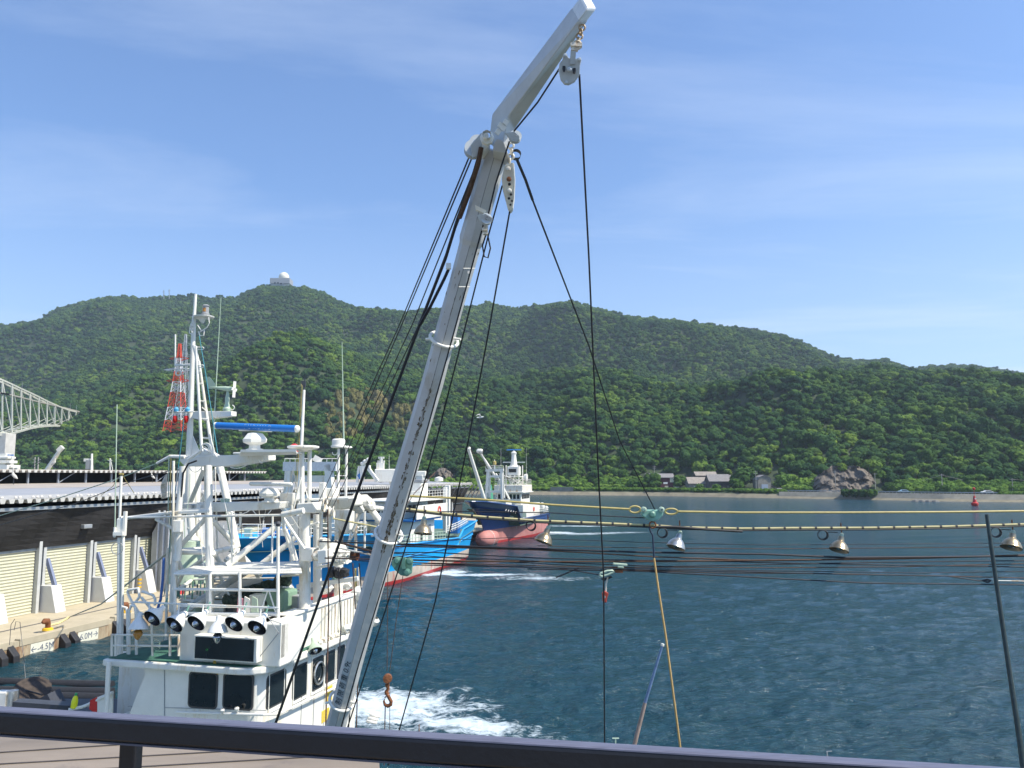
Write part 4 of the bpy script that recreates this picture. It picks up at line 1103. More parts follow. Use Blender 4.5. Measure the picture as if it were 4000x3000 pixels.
def radar(parent, c, L, m, h=.5, ax=None, name='radar_scanner', base=M_white):
    ax = ax or V
    o = MB().lathe(c, (0, 0, 1), [(0, .28), (.12, .26), (.2, .18), (h * .75, .2), (h * .9, .1), (h, .06)], 10).build('radar_pedestal', base, parent)
    b = MB(); b.path([c + Vector((0, 0, h + .08)) - ax * L / 2, c + Vector((0, 0, h + .08)) + ax * L / 2], .10, 8); b.build(name, m, parent)
    return o
def windows(parent, u, v0, v1, z0, z1, n, face='front', gap=.18):
    """row of window panes on the face u=const (front) or v=const (side: u is then v, v0/v1 are u)"""
    w = (v1 - v0) / n
    for k in range(n):
        a, c = v0 + k * w + gap / 2, v0 + (k + 1) * w - gap / 2
        if face == 'front': o = slab(u - .02, u + .02, a, c, z0, z1)
        else: o = slab(a, c, u - .02, u + .02, z0, z1)
        o.build('window', M_glass, parent, bevel=.05)
def boom(parent, a, b_, r0, r1, m=None, name='boom', rope=True):
    MB().tube(a, b_, r0, r1, n=10).build(name, m or M_white, parent, smooth=True)
    g = MB(); g.lathe(b_, (Vector(b_) - Vector(a)), [(-.15, r1 * 1.5), (.1, r1 * 1.6), (.2, r1)], 8); g.build('boom_head', M_white, parent)

# ------------------------------------------------ navy boat (farthest, bulbous bow)
def zC(s):
    return float(np.interp(s, [0, .05, .30, .335, .36, 1], [6.35, 6.3, 5.35, 5.2, 3.25, 3.1]))
C = empty('navy_fishing_boat', uv(130, -33, 0), 'navy blue fishing boat with pink bulbous bow and white gantry, farthest along the quay', 'fishing boat', 'fishing boats moored along the quay')
UC0 = 105.6; UCS = 144.5
hull(C, UC0, UC0 + 6.4, UCS, -33.0, 7.0, zC, 2.0, M_hullnavy, M_afpink, M_afred, mrail=M_hullnavy, wlw=.95, zlow=.25, full=.30, bulwark=1.0)
bb = MB(); bb.lathe(uv(UC0 + 5.2, -33.0, .75), U, [(0, .05), (.15, .5), (.5, .9), (1.1, 1.18), (2.2, 1.3), (5, 1.3), (7, .8)], 20); bb.build('bulbous_bow', M_afpink, C, smooth=True)
bb = MB(); bb.torus(uv(UC0 + 7.9, -33.0, .75), U, 1.31, .035, 24, 5); bb.build('draught_mark', M_white, C)
for i, ch in enumerate('\u7b2c\u516b\u4e38'):   # faded white name strokes on the bow
    pass
# name patches (illegible at this distance): small white strokes
b = MB()
for k in range(5): b.beam(uv(UC0 + 8.2 + k * .9, -29.62 - .14 * (4 - k), 4.75 - k * .12), uv(UC0 + 8.55 + k * .9, -29.6 - .14 * (4 - k), 4.98 - k * .12), .05, .12)
b.build('name_lettering', M_white, C)
# bow gantry
gu = 117.0; zg = 5.4
def Cp(x, y, u): return atu(x, y, u)
for (x0, y0, x1, y1, du) in ((1898, 1952, 1906, 1838, 0), (1961, 1952, 1958, 1838, 0), (1912, 1945, 1911, 1838, 2.2), (1967, 1945, 1963, 1838, 2.2)):
    MB().beam(Cp(x0, y0, gu + du), Cp(x1, y1, gu + du), .32, .32).build('gantry_leg', M_white, C)
for (x0, x1, y, du, h) in ((1897, 1967, 1836, 0, .45), (1903, 1968, 1836, 2.2, .45), (1905, 1962, 1861, 0, .3), (1900, 1962, 1920, 0, .3)):
    MB().beam(Cp(x0, y, gu + du), Cp(x1, y, gu + du), .3, h).build('gantry_beam', M_white, C)
rail(C, [Cp(1897, 1833, gu), Cp(1967, 1833, gu)], h=.5, gap=.7, r=.035, rows=2)
b = MB(); b.beam(Cp(1932, 1955, gu + .6), Cp(1952, 1850, gu + .6), .1, .1); b.beam(Cp(1938, 1957, gu + .6), Cp(1958, 1852, gu + .6), .1, .1)
for k in range(16):
    b.beam(Cp(1932 + 20 * k / 16, 1955 - 105 * k / 16, gu + .6), Cp(1938 + 20 * k / 16, 1957 - 105 * k / 16, gu + .6), .05, .05)
b.build('ladder', M_white, C)
MB().beam(Cp(1937, 1850, gu + 1), Cp(1990, 1950, gu + 4), .22, .22).build('gantry_brace', M_white, C)
MB().tube(Cp(1932, 1836, gu + 1), Cp(1932, 1795, gu + 1), .10, .06).build('signal_mast', M_white, C)
b = MB(); b.lathe(Cp(1932, 1816, gu + 1), (0, 0, 1), [(0, .1), (.05, .28), (.5, .28), (.6, .1)], 10); b.build('mast_light', M_yellow, C)
boom(C, Cp(1892, 1952, gu - 1), Cp(1830, 1752, gu - 5), .30, .22); boom(C, Cp(1938, 1868, gu + 2.5), Cp(1873, 1764, gu + 0), .24, .18)
b = MB()
for a, c in (((1830, 1750), (1900, 1838)), ((1835, 1752), (1910, 1838)), ((1832, 1765), (1845, 1955)), ((1873, 1765), (1906, 1836)), ((1879, 1768), (1930, 1838)), ((1965, 1838), (1990, 1890))):
    b.path([Cp(*a, gu - 3), Cp(*c, gu)], .03, 4)
b.build('stay_wires', M_rustrope, C)
MB().lathe(Cp(1874, 1762, gu), V, [(-.5, .2), (-.3, .35), (.3, .35), (.5, .2)], 8).build('block', M_white, C)
# mid-deck gear
b = MB(); b.lathe(Cp(1908, 1925, gu + 3), (0, 0, 1), [(-1, .8), (0, .7), (1.2, .5), (1.5, 0)], 10); b.build('net_hauler', mat('green_net_hauler', (.06, .28, .18), .6), C)
vbox(C, 'winch_house', 119, 122.5, -35, -31.5, 4.3, 5.9, M_white)
# wheelhouse block
wu0 = 126.5
vbox(C, 'deckhouse', wu0, 139.0, -35.6, -30.6, 2.2, 5.2, M_white, .08)
vbox(C, 'wheelhouse', wu0 + .3, 133.0, -35.2, -31.0, 5.2, 7.15, M_white, .12)
windows(C, wu0 + .29, -35.0, -31.2, 6.1, 6.85, 6); windows(C, -30.99, wu0 + .6, 132.6, 6.1, 6.85, 5, 'side')
vbox(C, 'parapet', wu0 - .1, 133.3, -35.5, -30.7, 7.15, 8.35, M_whrust, .08)
vbox(C, 'parapet_cap', wu0 - .3, 133.5, -35.7, -30.5, 7.1, 7.24, M_white, .03)
rail(C, [uv(wu0 + .2, -35.4, 8.35), uv(wu0 + .2, -30.8, 8.35), uv(133, -30.8, 8.35)], h=.9, gap=.9)
vbox(C, 'radar_deck', 129, 132, -34.4, -31.8, 9.6, 9.75, M_white)
for a, c in ((129.2, -34.2), (129.2, -32), (131.8, -34.2), (131.8, -32)): MB().tube(uv(a, c, 8.3), uv(a, c, 11.6), .09).build('mast_leg', M_white, C)
vbox(C, 'lookout_box', 129.2, 131.4, -34.0, -32.2, 9.9, 11.4, M_white, .08); windows(C, 129.19, -33.8, -32.4, 10.4, 11.0, 1, gap=.1)
MB().lathe(uv(130.2, -33.1, 11.4), (0, 0, 1), [(0, .75), (.3, .6), (1.2, .45), (1.9, .4), (2.3, .5), (2.5, .3)], 10).build('mast_tower', M_white, C)
MB().beam(uv(130.2, -35.0, 12.1), uv(130.2, -31.2, 12.1), .12, .16).build('yard', M_white, C)
radar(C, uv(130.2, -33.1, 13.6), 2.5, M_blue, .5)
for q in (-35.3, -30.9): MB().tube(uv(130, q, 8.3), uv(130, q, 14.5), .035, .012, n=5).build('whip_antenna', M_white, C)
b = MB()
for k in range(14):
    a = random.Random(k); b.beam(uv(127 + a.random() * 5, -35.3 + a.random() * 4.4, 8.4), uv(127 + a.random() * 5, -35.3 + a.random() * 4.4, 9.4 + a.random()), .06, .06)
b.build('deck_clutter', M_white, C)
b = MB(); b.lathe(uv(128.4, -31.0, 9.6), V, [(0, .05), (.1, .5), (.6, .6), (.62, 0)], 12); b.build('searchlight', M_white, C)
vbox(C, 'aft_house', 139, 141.5, -35.0, -31.2, 2.2, 3.9, M_white); rail(C, [uv(134, -30.2, 3.1), uv(143.8, -30.0, 3.1), uv(144.2, -35.5, 3.1)], h=1.0, gap=.9, r=.03)
MB().lathe(uv(141.2, -30.7, 3.9), (0, 0, 1), [(0, .4), (.3, .5), (.8, .5), (1.1, .3), (1.2, 0)], 14).build('radome', M_white, C, smooth=True)
MB().lathe(uv(143.2, -30.4, 3.6), (0, 0, 1), [(0, .35), (.7, .35), (.8, .1)], 12).build('liferaft_canister', M_white, C, smooth=True)
MB().torus(uv(134.0, -30.55, 4.2), V, .33, .08, 16, 6).build('lifebuoy', M_redw, C)
b = MB(); rr = random.Random(9)
for k in range(26): b.box(uv(118 + rr.random() * 8, -35.5 + rr.random() * 6.2, 4.2 - (2 if rr.random() < .0 else 0) + rr.random() * .8 - .9), (.3 + rr.random() * .5, .3 + rr.random() * .5, .5 + rr.random() * .5))
b.build('deck_gear', M_ltgrn, C)

# ------------------------------------------------ bright blue boat (middle)
def zB(s): return float(np.interp(s, [0, .1, .22, .30, .34, .66, .835, .85, 1], [5.6, 5.45, 5.2, 5.0, 3.75, 3.25, 2.95, 3.85, 4.45]))
B = empty('blue_fishing_boat', uv(70, -32.6, 0), 'bright blue hulled fishing boat with white gantry moored behind the near white boat', 'fishing boat', 'fishing boats moored along the quay')
sB = hull(B, 50.0, 54.5, 94.6, -32.9, 9.2, zB, 1.22, M_hullblue, M_afgrey, M_afred, transom_over=2.2, full=.22, mrail=mat('light_blue_rail', (.04, .35, .75), .4), bulwark=1.0)
def Bv(x, y, v=-28.4): return atv(x, y, v)
# aft rail and deckhouses
rail(B, [uv(82.5, -28.4, 3.75), uv(86, -28.4, 3.95), uv(90.5, -28.6, 4.35)], h=.75, gap=.55, r=.035)
rail(B, [uv(66, -28.35, 3.5), uv(74, -28.35, 3.3), uv(82, -28.4, 3.0)], h=1.0, gap=.9, r=.03, m=M_ltgrn)
rail(B, [uv(52.5, -35.5, 5.4), uv(51.0, -33, 5.5), uv(53.0, -30.3, 5.4), uv(56.5, -28.8, 5.3), uv(62, -28.4, 5.1)], h=1.0, gap=1.0, r=.03)
vbox(B, 'deckhouse', 76.5, 83.5, -35.5, -30.2, 2.3, 5.3, M_white, .08)
vbox(B, 'deckhouse_eave', 75.8, 84.0, -36, -29.6, 5.3, 5.5, M_blue, .03)
vbox(B, 'wheelhouse', 75.0, 81.5, -35.5, -31, 5.5, 7.3, M_white, .1)
vbox(B, 'door', 79.2, 79.9, -30.21, -30.16, 2.6, 4.7, M_black); vbox(B, 'door', 81.6, 82.3, -30.21, -30.16, 2.6, 4.7, M_grey)
vbox(B, 'boat_deck', 74.5, 86, -36, -29.4, 7.3, 7.45, M_white, .03)
windows(B, 74.99, -35.3, -31.2, 6.2, 6.9, 5); windows(B, -30.99, 75.4, 81, 6.2, 6.9, 5, 'side')
MB().torus(uv(82.6, -29.35, 6.2), V, .38, .09, 18, 6).build('lifebuoy', M_redw, B)
vbox(B, 'white_screen', 76, 85.5, -29.5, -29.38, 5.5, 6.9, M_white)
rail(B, [uv(74.7, -29.5, 7.45), uv(86, -29.5, 7.45)], h=.9, gap=.9)
vbox(B, 'funnel', 83, 85.2, -33.6, -31.6, 5.4, 9.2, M_white, .15); vbox(B, 'funnel_cap', 82.9, 85.3, -33.7, -31.5, 9.2, 9.5, M_grey)
vbox(B, 'aft_post', 86.2, 86.6, -30.2, -29.8, 3.5, 8.6, M_white); vbox(B, 'aft_post', 87.2, 87.7, -30.4, -29.8, 3.5, 8.8, M_white)
vbox(B, 'blue_locker', 88, 89, -30.2, -29.0, 3.3, 5.4, M_blue)
MB().lathe(uv(87, -31, 9.2), (0, 0, 1), [(0, .1), (.1, .5), (.45, .5), (.6, .1)], 14).build('radome', M_white, B, smooth=True)
# gantry on the bridge front (wide white portal) seen above the near boat
gB = 60.5
def Bp(x, y, u=gB): return atu(x, y, u)
for (x0, x1, w) in ((1112, 1132, .55), (1306, 1284, .6)):
    MB().beam(Bp(x0, 2110), Bp(x1, 1815), w, .55).build('gantry_leg', M_white, B)
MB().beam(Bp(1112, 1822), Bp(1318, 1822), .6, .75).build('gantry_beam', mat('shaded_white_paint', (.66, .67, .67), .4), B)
MB().beam(Bp(1118, 1870, gB + .5), Bp(1300, 1870, gB + .5), .4, .55).build('gantry_web', M_white, B)
MB().beam(Bp(1108, 1948), Bp(1310, 1944), .6, .5).build('gantry_crossbeam', M_white, B)
rail(B, [Bp(1112, 1808), Bp(1318, 1808)], h=.35, gap=.5, r=.03, rows=1)
b = MB(); b.box(Bp(1240, 1795), (.7, .5, .5), rot=(0, .5, .2)); b.tube(Bp(1240, 1795), Bp(1260, 1815), .08); b.build('floodlight', M_white, B)
for x in (1260, 1275):
    MB().beam(Bp(x, 1940, gB + .4), Bp(x + 26, 1825, gB + .4), .05, .05).build('ladder_rail', M_yellow, B)
b = MB()
for k in range(12): b.beam(Bp(1260 + 26 * k / 12, 1940 - 115 * k / 12, gB + .4), Bp(1275 + 26 * k / 12, 1940 - 115 * k / 12, gB + .4), .04, .04)
b.build('ladder_rungs', M_yellow, B)
MB().tube(Bp(1163, 2060, 58), Bp(1188, 1524, 60), .17, .11, n=12).build('derrick_boom', M_white, B, smooth=True)
b = MB(); b.tube(Bp(1188, 1524, 60), Bp(1191, 1478, 60), .09, .05); b.box(Bp(1186, 1500, 60), (.35, .2, .5)); b.build('boom_head_blocks', M_dkgrey, B)
b = MB(); b.path([Bp(1178, 1500, 59.5), Bp(1150, 1940, 59.5)], .025, 4); b.path([Bp(1181, 1505, 59.5), Bp(1157, 1940, 59.5)], .025, 4)
b.build('boom_falls', M_yellow, B)
b = MB(); b.path([Bp(1196, 1488, 60), Bp(1330, 1730, 64)], .02, 4); b.path([Bp(1160, 1500, 60), Bp(1110, 1750, 60)], .02, 4); b.build('boom_guys', M_rope, B)
MB().lathe(Bp(1150, 1745, 58), (0, 0, 1), [(-.5, .1), (-.4, .35), (.1, .35), (.25, .1)], 12).build('red_lamp', M_red, B)
for i in range(5):
    q = Bp(900 + i * 70, 2086 - (i % 2) * 6, 52.5); MB().box(q, (.5, .4, .5 + .2 * (i % 3))).build('deck_box', (M_white, M_ltgrn, M_blue)[i % 3], B, bevel=.04)
q = Bp(1116, 2090, 53.5); b = MB(); b.lathe(q - U * .2, V, [(-.9, .5), (-.4, .62), (.4, .62), (.9, .5)], 16); b.build('blue_winch_drum', M_blue, B, smooth=True)
MB().lathe(Bp(1490, 2040, 58), (-U), [(0, .5), (.2, .5), (.22, .3)], 18).build('winch_head', M_alu, B)
vbox(B, 'dark_hold_gear', 60, 73, -36.0, -30.5, 3.0, 4.6, M_dkgrey); vbox(B, 'net_bin', 62, 70, -36, -31.5, 4.6, 5.6, M_pile, .3)
MB().lathe(Bp(1380, 2170, 61), (V), [(-.4, .4), (.4, .4)], 14).build('warping_drum', M_rust, B)
# ------------------------------------------------ other white gantries and masts farther along the quay
def small_boat(uu, vv, hc, label, spec, grp='boats moored beyond the shed', L=20, bm=5, name='moored_boat'):
    e = empty(name, uv(uu, vv, 0), label, 'fishing boat', grp)
    hull(e, uu - L / 2, uu - L / 2 + 2, uu + L / 2, vv, bm, lambda s: 3.2 - 1.2 * min(1, s * 2), .7, hc, M_afpink, M_afred, n=16)
    vbox(e, 'wheelhouse', uu - 2, uu + 4, vv - bm * .35, vv + bm * .35, 1.2, 5.2, M_white, .1); windows(e, uu - 2.01, vv - bm * .32, vv + bm * .32, 4.0, 4.7, 3)
    spec(e); return e
def m_lattice(e, uu, vv, top, yards=(), tower=None):
    MB().tube(uv(uu, vv, 2), uv(uu, vv, top), .22, .09, n=8).build('mast', M_white, e)
    for z, w in yards: MB().beam(uv(uu, vv - w, z), uv(uu, vv + w, z), .1, .14).build('yard', M_white, e)
def spec1(e):    # S(1400-1475,1800-1880)
    u = 100; T_ = lambda x, y: atu(x, y, u)
    MB().beam(T_(1402, 1830), T_(1395, 1885), .3, .3).build('gantry_leg', M_white, e); MB().beam(T_(1436, 1826), T_(1476, 1880), .4, .4).build('gantry_leg', M_white, e)
    MB().beam(T_(1400, 1829), T_(1446, 1826), .4, .6).build('gantry_beam', M_white, e); MB().beam(T_(1415, 1885), T_(1415, 1822), .5, .4).build('mast', M_white, e)
    for x, y in ((1415, 1812), (1425, 1803), (1438, 1796)):
        MB().tube(T_(x, 1828), T_(x, y), .06).build('lamp_post', M_white, e); MB().lathe(T_(x, y), (0, 0, 1), [(-.25, .1), (-.1, .27), (.15, .27), (.3, .05)], 10).build('lamp', M_white, e, smooth=True)
    MB().beam(T_(1402, 1852), T_(1412, 1868), .3, .5).build('scanner', M_blue, e)
small_boat(108, -66, M_white, 'white boat beyond the shed with a short gantry carrying round lamps', spec1)
def spec2(e):
    u = 104; T_ = lambda x, y: atu(x, y, u)
    MB().beam(T_(1489, 1885), T_(1489, 1785), .42, .3).build('mast', M_white, e)
    for x0, x1, y in ((1478, 1500, 1788), (1475, 1502, 1803), (1478, 1545, 1842)): MB().beam(T_(x0, y), T_(x1, y), .2, .28).build('yard', M_white, e)
    MB().box(T_(1486, 1830), (1.0, .8, 1.6)).build('mast_box', M_white, e); MB().box(T_(1515, 1858), (3.4, 2, 1.8)).build('flying_bridge', M_white, e, bevel=.1)
    MB().box(T_(1520, 1842), (2.2, 1, .5)).build('blue_cover', M_blue, e); MB().tube(T_(1520, 1845), T_(1520, 1775), .04, .015, n=5).build('whip_antenna', M_white, e)
    MB().box(T_(1535, 1868), (.9, .8, 2.6)).build('post', M_white, e)
small_boat(112, -64, M_white, 'white boat beyond the shed with a squared radar mast and blue covers', spec2)
def spec3(e):    # 1615-1660, big white tower
    u = 92; T_ = lambda x, y: atu(x, y, u)
    MB().beam(T_(1649, 1960), T_(1643, 1855), .9, .9).build('tower', M_white, e, bevel=.1); MB().box(T_(1645, 1851), (1.2, .9, .7)).build('tower_head', M_white, e, bevel=.1)
    for a, c in (((1630, 1845), (1618, 1950)), ((1655, 1860), (1668, 1955)), ((1630, 1835), (1640, 1795))): MB().beam(T_(*a), T_(*c), .16, .16).build('brace', M_white, e)
    MB().beam(T_(1600, 1808), T_(1638, 1812), .2, .35).build('scanner', M_white, e); MB().box(T_(1630, 1818), (.3, .3, .3)).build('red_lamp', M_red, e)
small_boat(97, -35.5 - 1, M_white, 'white boat with a broad tower mast between the blue boat and navy boat', spec3, 'fishing boats moored along the quay', L=8, bm=3.0)
def spec4(e):
    u = 112; T_ = lambda x, y: atu(x, y, u)
    MB().tube(T_(178, 1845), T_(238, 1752), .42, .3, n=10).build('boom', M_white, e); MB().box(T_(236, 1754), (1.0, .6, .7), rot=(0, -.8, 0)).build('boom_head', M_white, e)
    b = MB(); b.path([T_(236, 1754), T_(110, 1826)], .04, 4); b.path([T_(232, 1758), T_(125, 1828)], .04, 4); b.build('stay_wires', M_rope, e)
small_boat(116, -88, M_white, 'boat hidden behind the shed whose white jib boom rises above the roof', spec4)
def spec5(e):
    u = 112; T_ = lambda x, y: atu(x, y, u)
    MB().tube(T_(358, 1850), T_(359, 1772), .25, .16, n=8).build('mast', M_white, e); MB().box(T_(341, 1797), (.9, .6, .5)).build('lamp', M_white, e); MB().box(T_(346, 1815), (.7, .6, 1.5)).build('lamp_stand', M_grey, e)
    MB().tube(T_(430, 1850), T_(430, 1790), .12, .08, n=6).build('mast', M_white, e); MB().beam(T_(422, 1799), T_(437, 1799), .1, .1).build('yard', M_white, e); MB().tube(T_(432, 1792), T_(440, 1836), .05).build('stay', M_white, e)
small_boat(114, -84, M_white, 'boat hidden behind the shed with two thin white masts above the roof', spec5)
def spec6(e):
    u = 150; T_ = lambda x, y: atu(x, y, u)
    for x0, x1, y0, y1 in ((0, 55, 1815, 1832), (5, 50, 1797, 1812), (10, 44, 1782, 1794)):
        a = T_(x0, y1); c = T_(x1, y0); MB().box((a + c) / 2, (abs(c.x - a.x), 3, abs(c.z - a.z) * .7)).build('bridge_deck', M_white, e, bevel=.1)
    MB().box(T_(14, 1810), (2.0, 2, 4.5)).build('mast_house', M_white, e); MB().beam(T_(20, 1777), T_(52, 1778), .3, .3).build('blue_scanner', M_blue, e)
    MB().box(T_(10, 1842), (5, 5, 3)).build('house', M_white, e)
small_boat(156, -128, M_white, 'white vessel superstructure stepping up beside the bridge pier', spec6)
for i, (xx, lb) in enumerate(((137, 'left of the two poles rising behind the shed by the white boom'), (150, 'right of the two poles rising behind the shed by the white boom'))):
    a = at(xx, 1850, 170); t_ = at(xx, 1786, 170); a.z = 0.9
    e = empty('utility_pole', a, lb, 'utility pole', 'poles behind the shed')
    MB().tube(a, t_, .16, .12, n=6).build('pole', M_pole, e)
    for z in (1795, 1806): MB().beam(at(xx - 9, z, 170), at(xx + 9, z, 170), .14, .14).build('crossarm', M_pole, e)
# ================================================================ NEAR WHITE BOAT (bow towards the camera, wheelhouse 17 m away)
A = empty('white_fishing_boat', uv(18, -11, 0), 'large white fishing boat with crowded masts, radars and lamps moored in the left foreground', 'fishing boat', 'fishing boats moored along the quay')
def zA(s): return float(np.interp(s, [0, .2, .4, 1], [3.9, 3.1, 2.5, 2.2]))
hull(A, 4.0, 6.5, 20.3, -11.05, 4.3, zA, .9, M_white, M_afpink, M_afred, n=28)
M_side = M_white
def t(name, x0, y0, x1, y1, u0, r, u1=None, r1=None, m=None, n=10, smooth=True, par=None):
    return MB().tube(atu(x0, y0, u0), atu(x1, y1, u0 if u1 is None else u1), r, r1, n=n).build(name, m or M_white, par or A, smooth=smooth)
def bm_(name, x0, y0, x1, y1, u0, w, h, u1=None, m=None, bev=.02):
    return MB().beam(atu(x0, y0, u0), atu(x1, y1, u0 if u1 is None else u1), w, h).build(name, m or M_white, A, bevel=bev)
# --- wheelhouse
zs0, zs1 = 5.98, 6.12          # bridge deck slab
vR, vL = -9.1, -12.66
def vx(x, u, y=2500): return atu(x, y, u).dot(V)
def ux(x, v, y=2560): return atv(x, y, v).dot(U)
def outline(u0, u1, v0, v1, r, z):    # rounded corner at (u0, v1)
    pts = [uv(u1, v0, z), uv(u0, v0, z)]
    for k in range(7):
        a = k / 6 * math.pi / 2; pts.append(uv(u0 + r - r * math.cos(a), v1 - r + r * math.sin(a), z))
    pts.append(uv(u1, v1, z)); return pts
whl = MB().prism(outline(14.92, 19.4, -11.8, vR, .28, 2.2), (0, 0, zs0 - 2.2)).build('wheelhouse', M_white, A)
MB().prism(outline(14.72, 19.9, vL - .08, vR + .2, .6, zs0), (0, 0, zs1 - zs0)).build('bridge_deck', M_white, A, bevel=.03)
MB().prism(outline(14.80, 19.8, vL, vR + .12, .55, zs1 + .004), (0, 0, .012)).build('green_deck_sheet', mat('dark_green_deck_mat', (.04, .13, .09), .85, var=.35, scale=4), A)
# notched wing screen at the left of the front
pl = [(522, 2588), (556, 2598), (567, 2622), (565, 2645), (540, 2700), (488, 2835), (470, 2900), (640, 2900), (640, 2585)]
MB().prism([atu(x, y, 14.90) for x, y in pl], U * .05).build('wing_screen', M_white, A)
vbox(A, 'wing_wall', 16.0, 16.06, -13.4, -11.7, 2.2, zs0, M_white); vbox(A, 'wing_locker', 15.3, 16.0, -12.95, -11.8, 2.2, 4.75, M_white, .05)
t('deck_stanchion', 425, 2585, 412, 2860, 14.6, .05)
def rrect(c, ax, ay, w, h, r, off):
    pts = []
    for cx, cy, a0 in ((1, 1, 0), (-1, 1, 90), (-1, -1, 180), (1, -1, 270)):
        for k in range(5):
            a = R_(a0 + k * 22.5); pts.append(c + ax * (cx * (w / 2 - r) + r * math.cos(a)) + ay * (cy * (h / 2 - r) + r * math.sin(a)))
    return MB().prism(pts, off)
ZU = Vector((0, 0, 1))
def pane(x0, x1, y0, y1, face):
    if face == 'front':
        a = atu(x0, y1, 14.9); c = atu(x1, y0, 14.9)
        cc = (a + c) / 2; cc = uv(14.9, cc.dot(V), cc.z); w = c.dot(V) - a.dot(V); h = c.z - a.z
        f = rrect(cc, V, ZU, w + .07, h + .07, .09, U * .03).build('window', mat('window_rubber', (.05, .05, .05), .5), whl)
        rrect(cc - U * .004, V, ZU, w, h, .07, U * .03).build('pane', M_glass, f)
        rrect(cc - U * .012, V, ZU, w + .16, .02, .008, U * .02).build('drip_rail', M_white, f).location = (0, 0, h / 2 + .07)
    else:
        a = atv(x0, y1, vR); c = atv(x1, y0, vR); ua, uc = a.dot(U), c.dot(U); za = atv((x0 + x1) / 2, (y1 + y0) / 2 + (y1 - y0) / 2, vR).z; zc = atv((x0 + x1) / 2, y0, vR).z
        cc = uv((ua + uc) / 2, vR + .012, (za + zc) / 2)
        f = rrect(cc, U, ZU, uc - ua + .07, zc - za + .07, .09, -V * .03).build('window', mat('window_rubber', (.05, .05, .05), .5), whl)
        rrect(cc + V * .005, U, ZU, uc - ua, zc - za, .07, -V * .03).build('pane', M_glass, f); return f, (ua + uc) / 2, (za + zc) / 2
pane(738, 846, 2636, 2757, 'front'); pane(873, 985, 2640, 2762, 'front')
for i, (x0, x1, y0, y1) in enumerate(((1042, 1114, 2632, 2748), (1143, 1199, 2602, 2718), (1219, 1261, 2572, 2685), (1271, 1308, 2548, 2655), (1313, 1345, 2528, 2630))):
    f, uc, zc = pane(x0, x1, y0, y1, 'side')
    if i == 2:
        MB().torus(uv(uc, vR + .05, zc), V, .24, .025, 24, 6).build('clear_view_screen', M_alu, f)
        MB().lathe(uv(uc, vR + .03, zc), V, [(0, .23), (.01, .22)], 20).build('screen_disc', M_ltgrn, f)
    # bright frame moulding round each side window
    b = MB(); w = .30; h = .42
    b.path([uv(uc - w, vR + .01, zc - h), uv(uc + w, vR + .01, zc - h), uv(uc + w, vR + .01, zc + h), uv(uc - w, vR + .01, zc + h)], .018, 5, closed=True); b.build('frame', M_white, f)
# rust streaks and seams
b = MB()
for x, y0, y1 in ((838, 2575, 2635),): b.add([atu(x - 3, y0, 14.90), atu(x + 4, y0, 14.90), atu(x + 14, y1, 14.90), atu(x - 16, y1, 14.90)], [(0, 1, 2, 3)])
b.build('rust_streak', mat('ochre_rust_streak', (.55, .36, .06), .8, var=.3, scale=20), A)
b = MB(); b.beam(atu(643, 2585, 14.915), atu(643, 2900, 14.915), .012, .012); b.beam(atu(500, 2760, 14.915), atu(1040, 2775, 14.915), .012, .012); b.build('plate_seam', M_grey, A)
for x in (1228, 1268, 1180):
    MB().beam(atv(x, 2690, vR + .006), atv(x - 6, 2850, vR + .006), .012, .012).build('plate_seam', M_grey, A)
# grab rail round the wheelhouse
b = MB(); b.path([atu(690, 2782, 14.80), atu(1030, 2792, 14.80), atv(1085, 2790, vR + .12), atv(1180, 2745, vR + .12), atv(1300, 2690, vR + .12), atv(1345, 2668, vR + .12)], .028, 8)
for x in (760, 930, 1000): b.tube(atu(x, 2786, 14.80), atu(x, 2786, 14.95), .02, n=6)
for x in (1140, 1220, 1300): b.tube(atv(x, 2766 - (x - 1140) * .45, vR + .12), atv(x, 2766 - (x - 1140) * .45, vR - .02), .02, n=6)
b.build('grab_rail', M_white, A, smooth=True)
for x, y in ((870, 2778), (925, 2772)): MB().lathe(atu(x, y, 14.78), (0, -.2, 1), [(-.04, .03), (.03, .05), (.06, .02)], 8).build('pipe_fitting', M_white, A)
# yellow notices on the side
M_not = mat('yellow_notice', (.72, .52, .06), .6, var=.2, scale=30, stain=(.5, .5, .4), stain_amt=.4)
slab(ux(1275, vR), ux(1300, vR), vR, vR + .012, 4.66, 5.0).build('notice_board', M_not, A); slab(ux(1262, vR), ux(1290, vR), vR, vR + .012, 4.25, 4.52).build('notice_board', M_not, A)
# --- flying bridge: front box with black screen, side bulwark
vbx0, vbx1 = vx(702, 14.98), vx(1096, 14.98)
fb = slab(14.98, 15.9, vbx0, vbx1, zs1, 6.98).build('bridge_console', M_white, A, bevel=.03)
slab(15.25, 20.2, vR - .12, vR - .02, zs1, 6.92).build('side_bulwark', M_white, A, bevel=.02)
slab(15.1, 20.3, vR - .28, vR + .02, 6.92, 6.98).build('bulwark_cap', M_white, A, bevel=.015)
MB().prism([uv(14.98, vbx1, 6.3), uv(15.3, vR - .05, 6.3), uv(15.3, vR - .05, 7.0), uv(14.98, vbx1, 7.0)], U * .3).build('corner_post', M_white, A)
slab(15.9, 20.2, vbx0, vR - .1, 6.55, 6.6).build('upper_deck', M_white, A)
b = MB()
for k in range(16):
    u = 17.5 + k * .17; b.sbox(uv(u, vR - .005, 6.52), (.03, .04, .72))
b.build('bulwark_ribs', M_whrust, A)
a = atu(757, 2572, 14.75); c = atu(992, 2500, 14.75)
sc = slab(14.76, 14.98, a.dot(V) - .03, c.dot(V) + .06, a.z - .02, c.z + .03).build('screen_hood', M_white, A, bevel=.01)
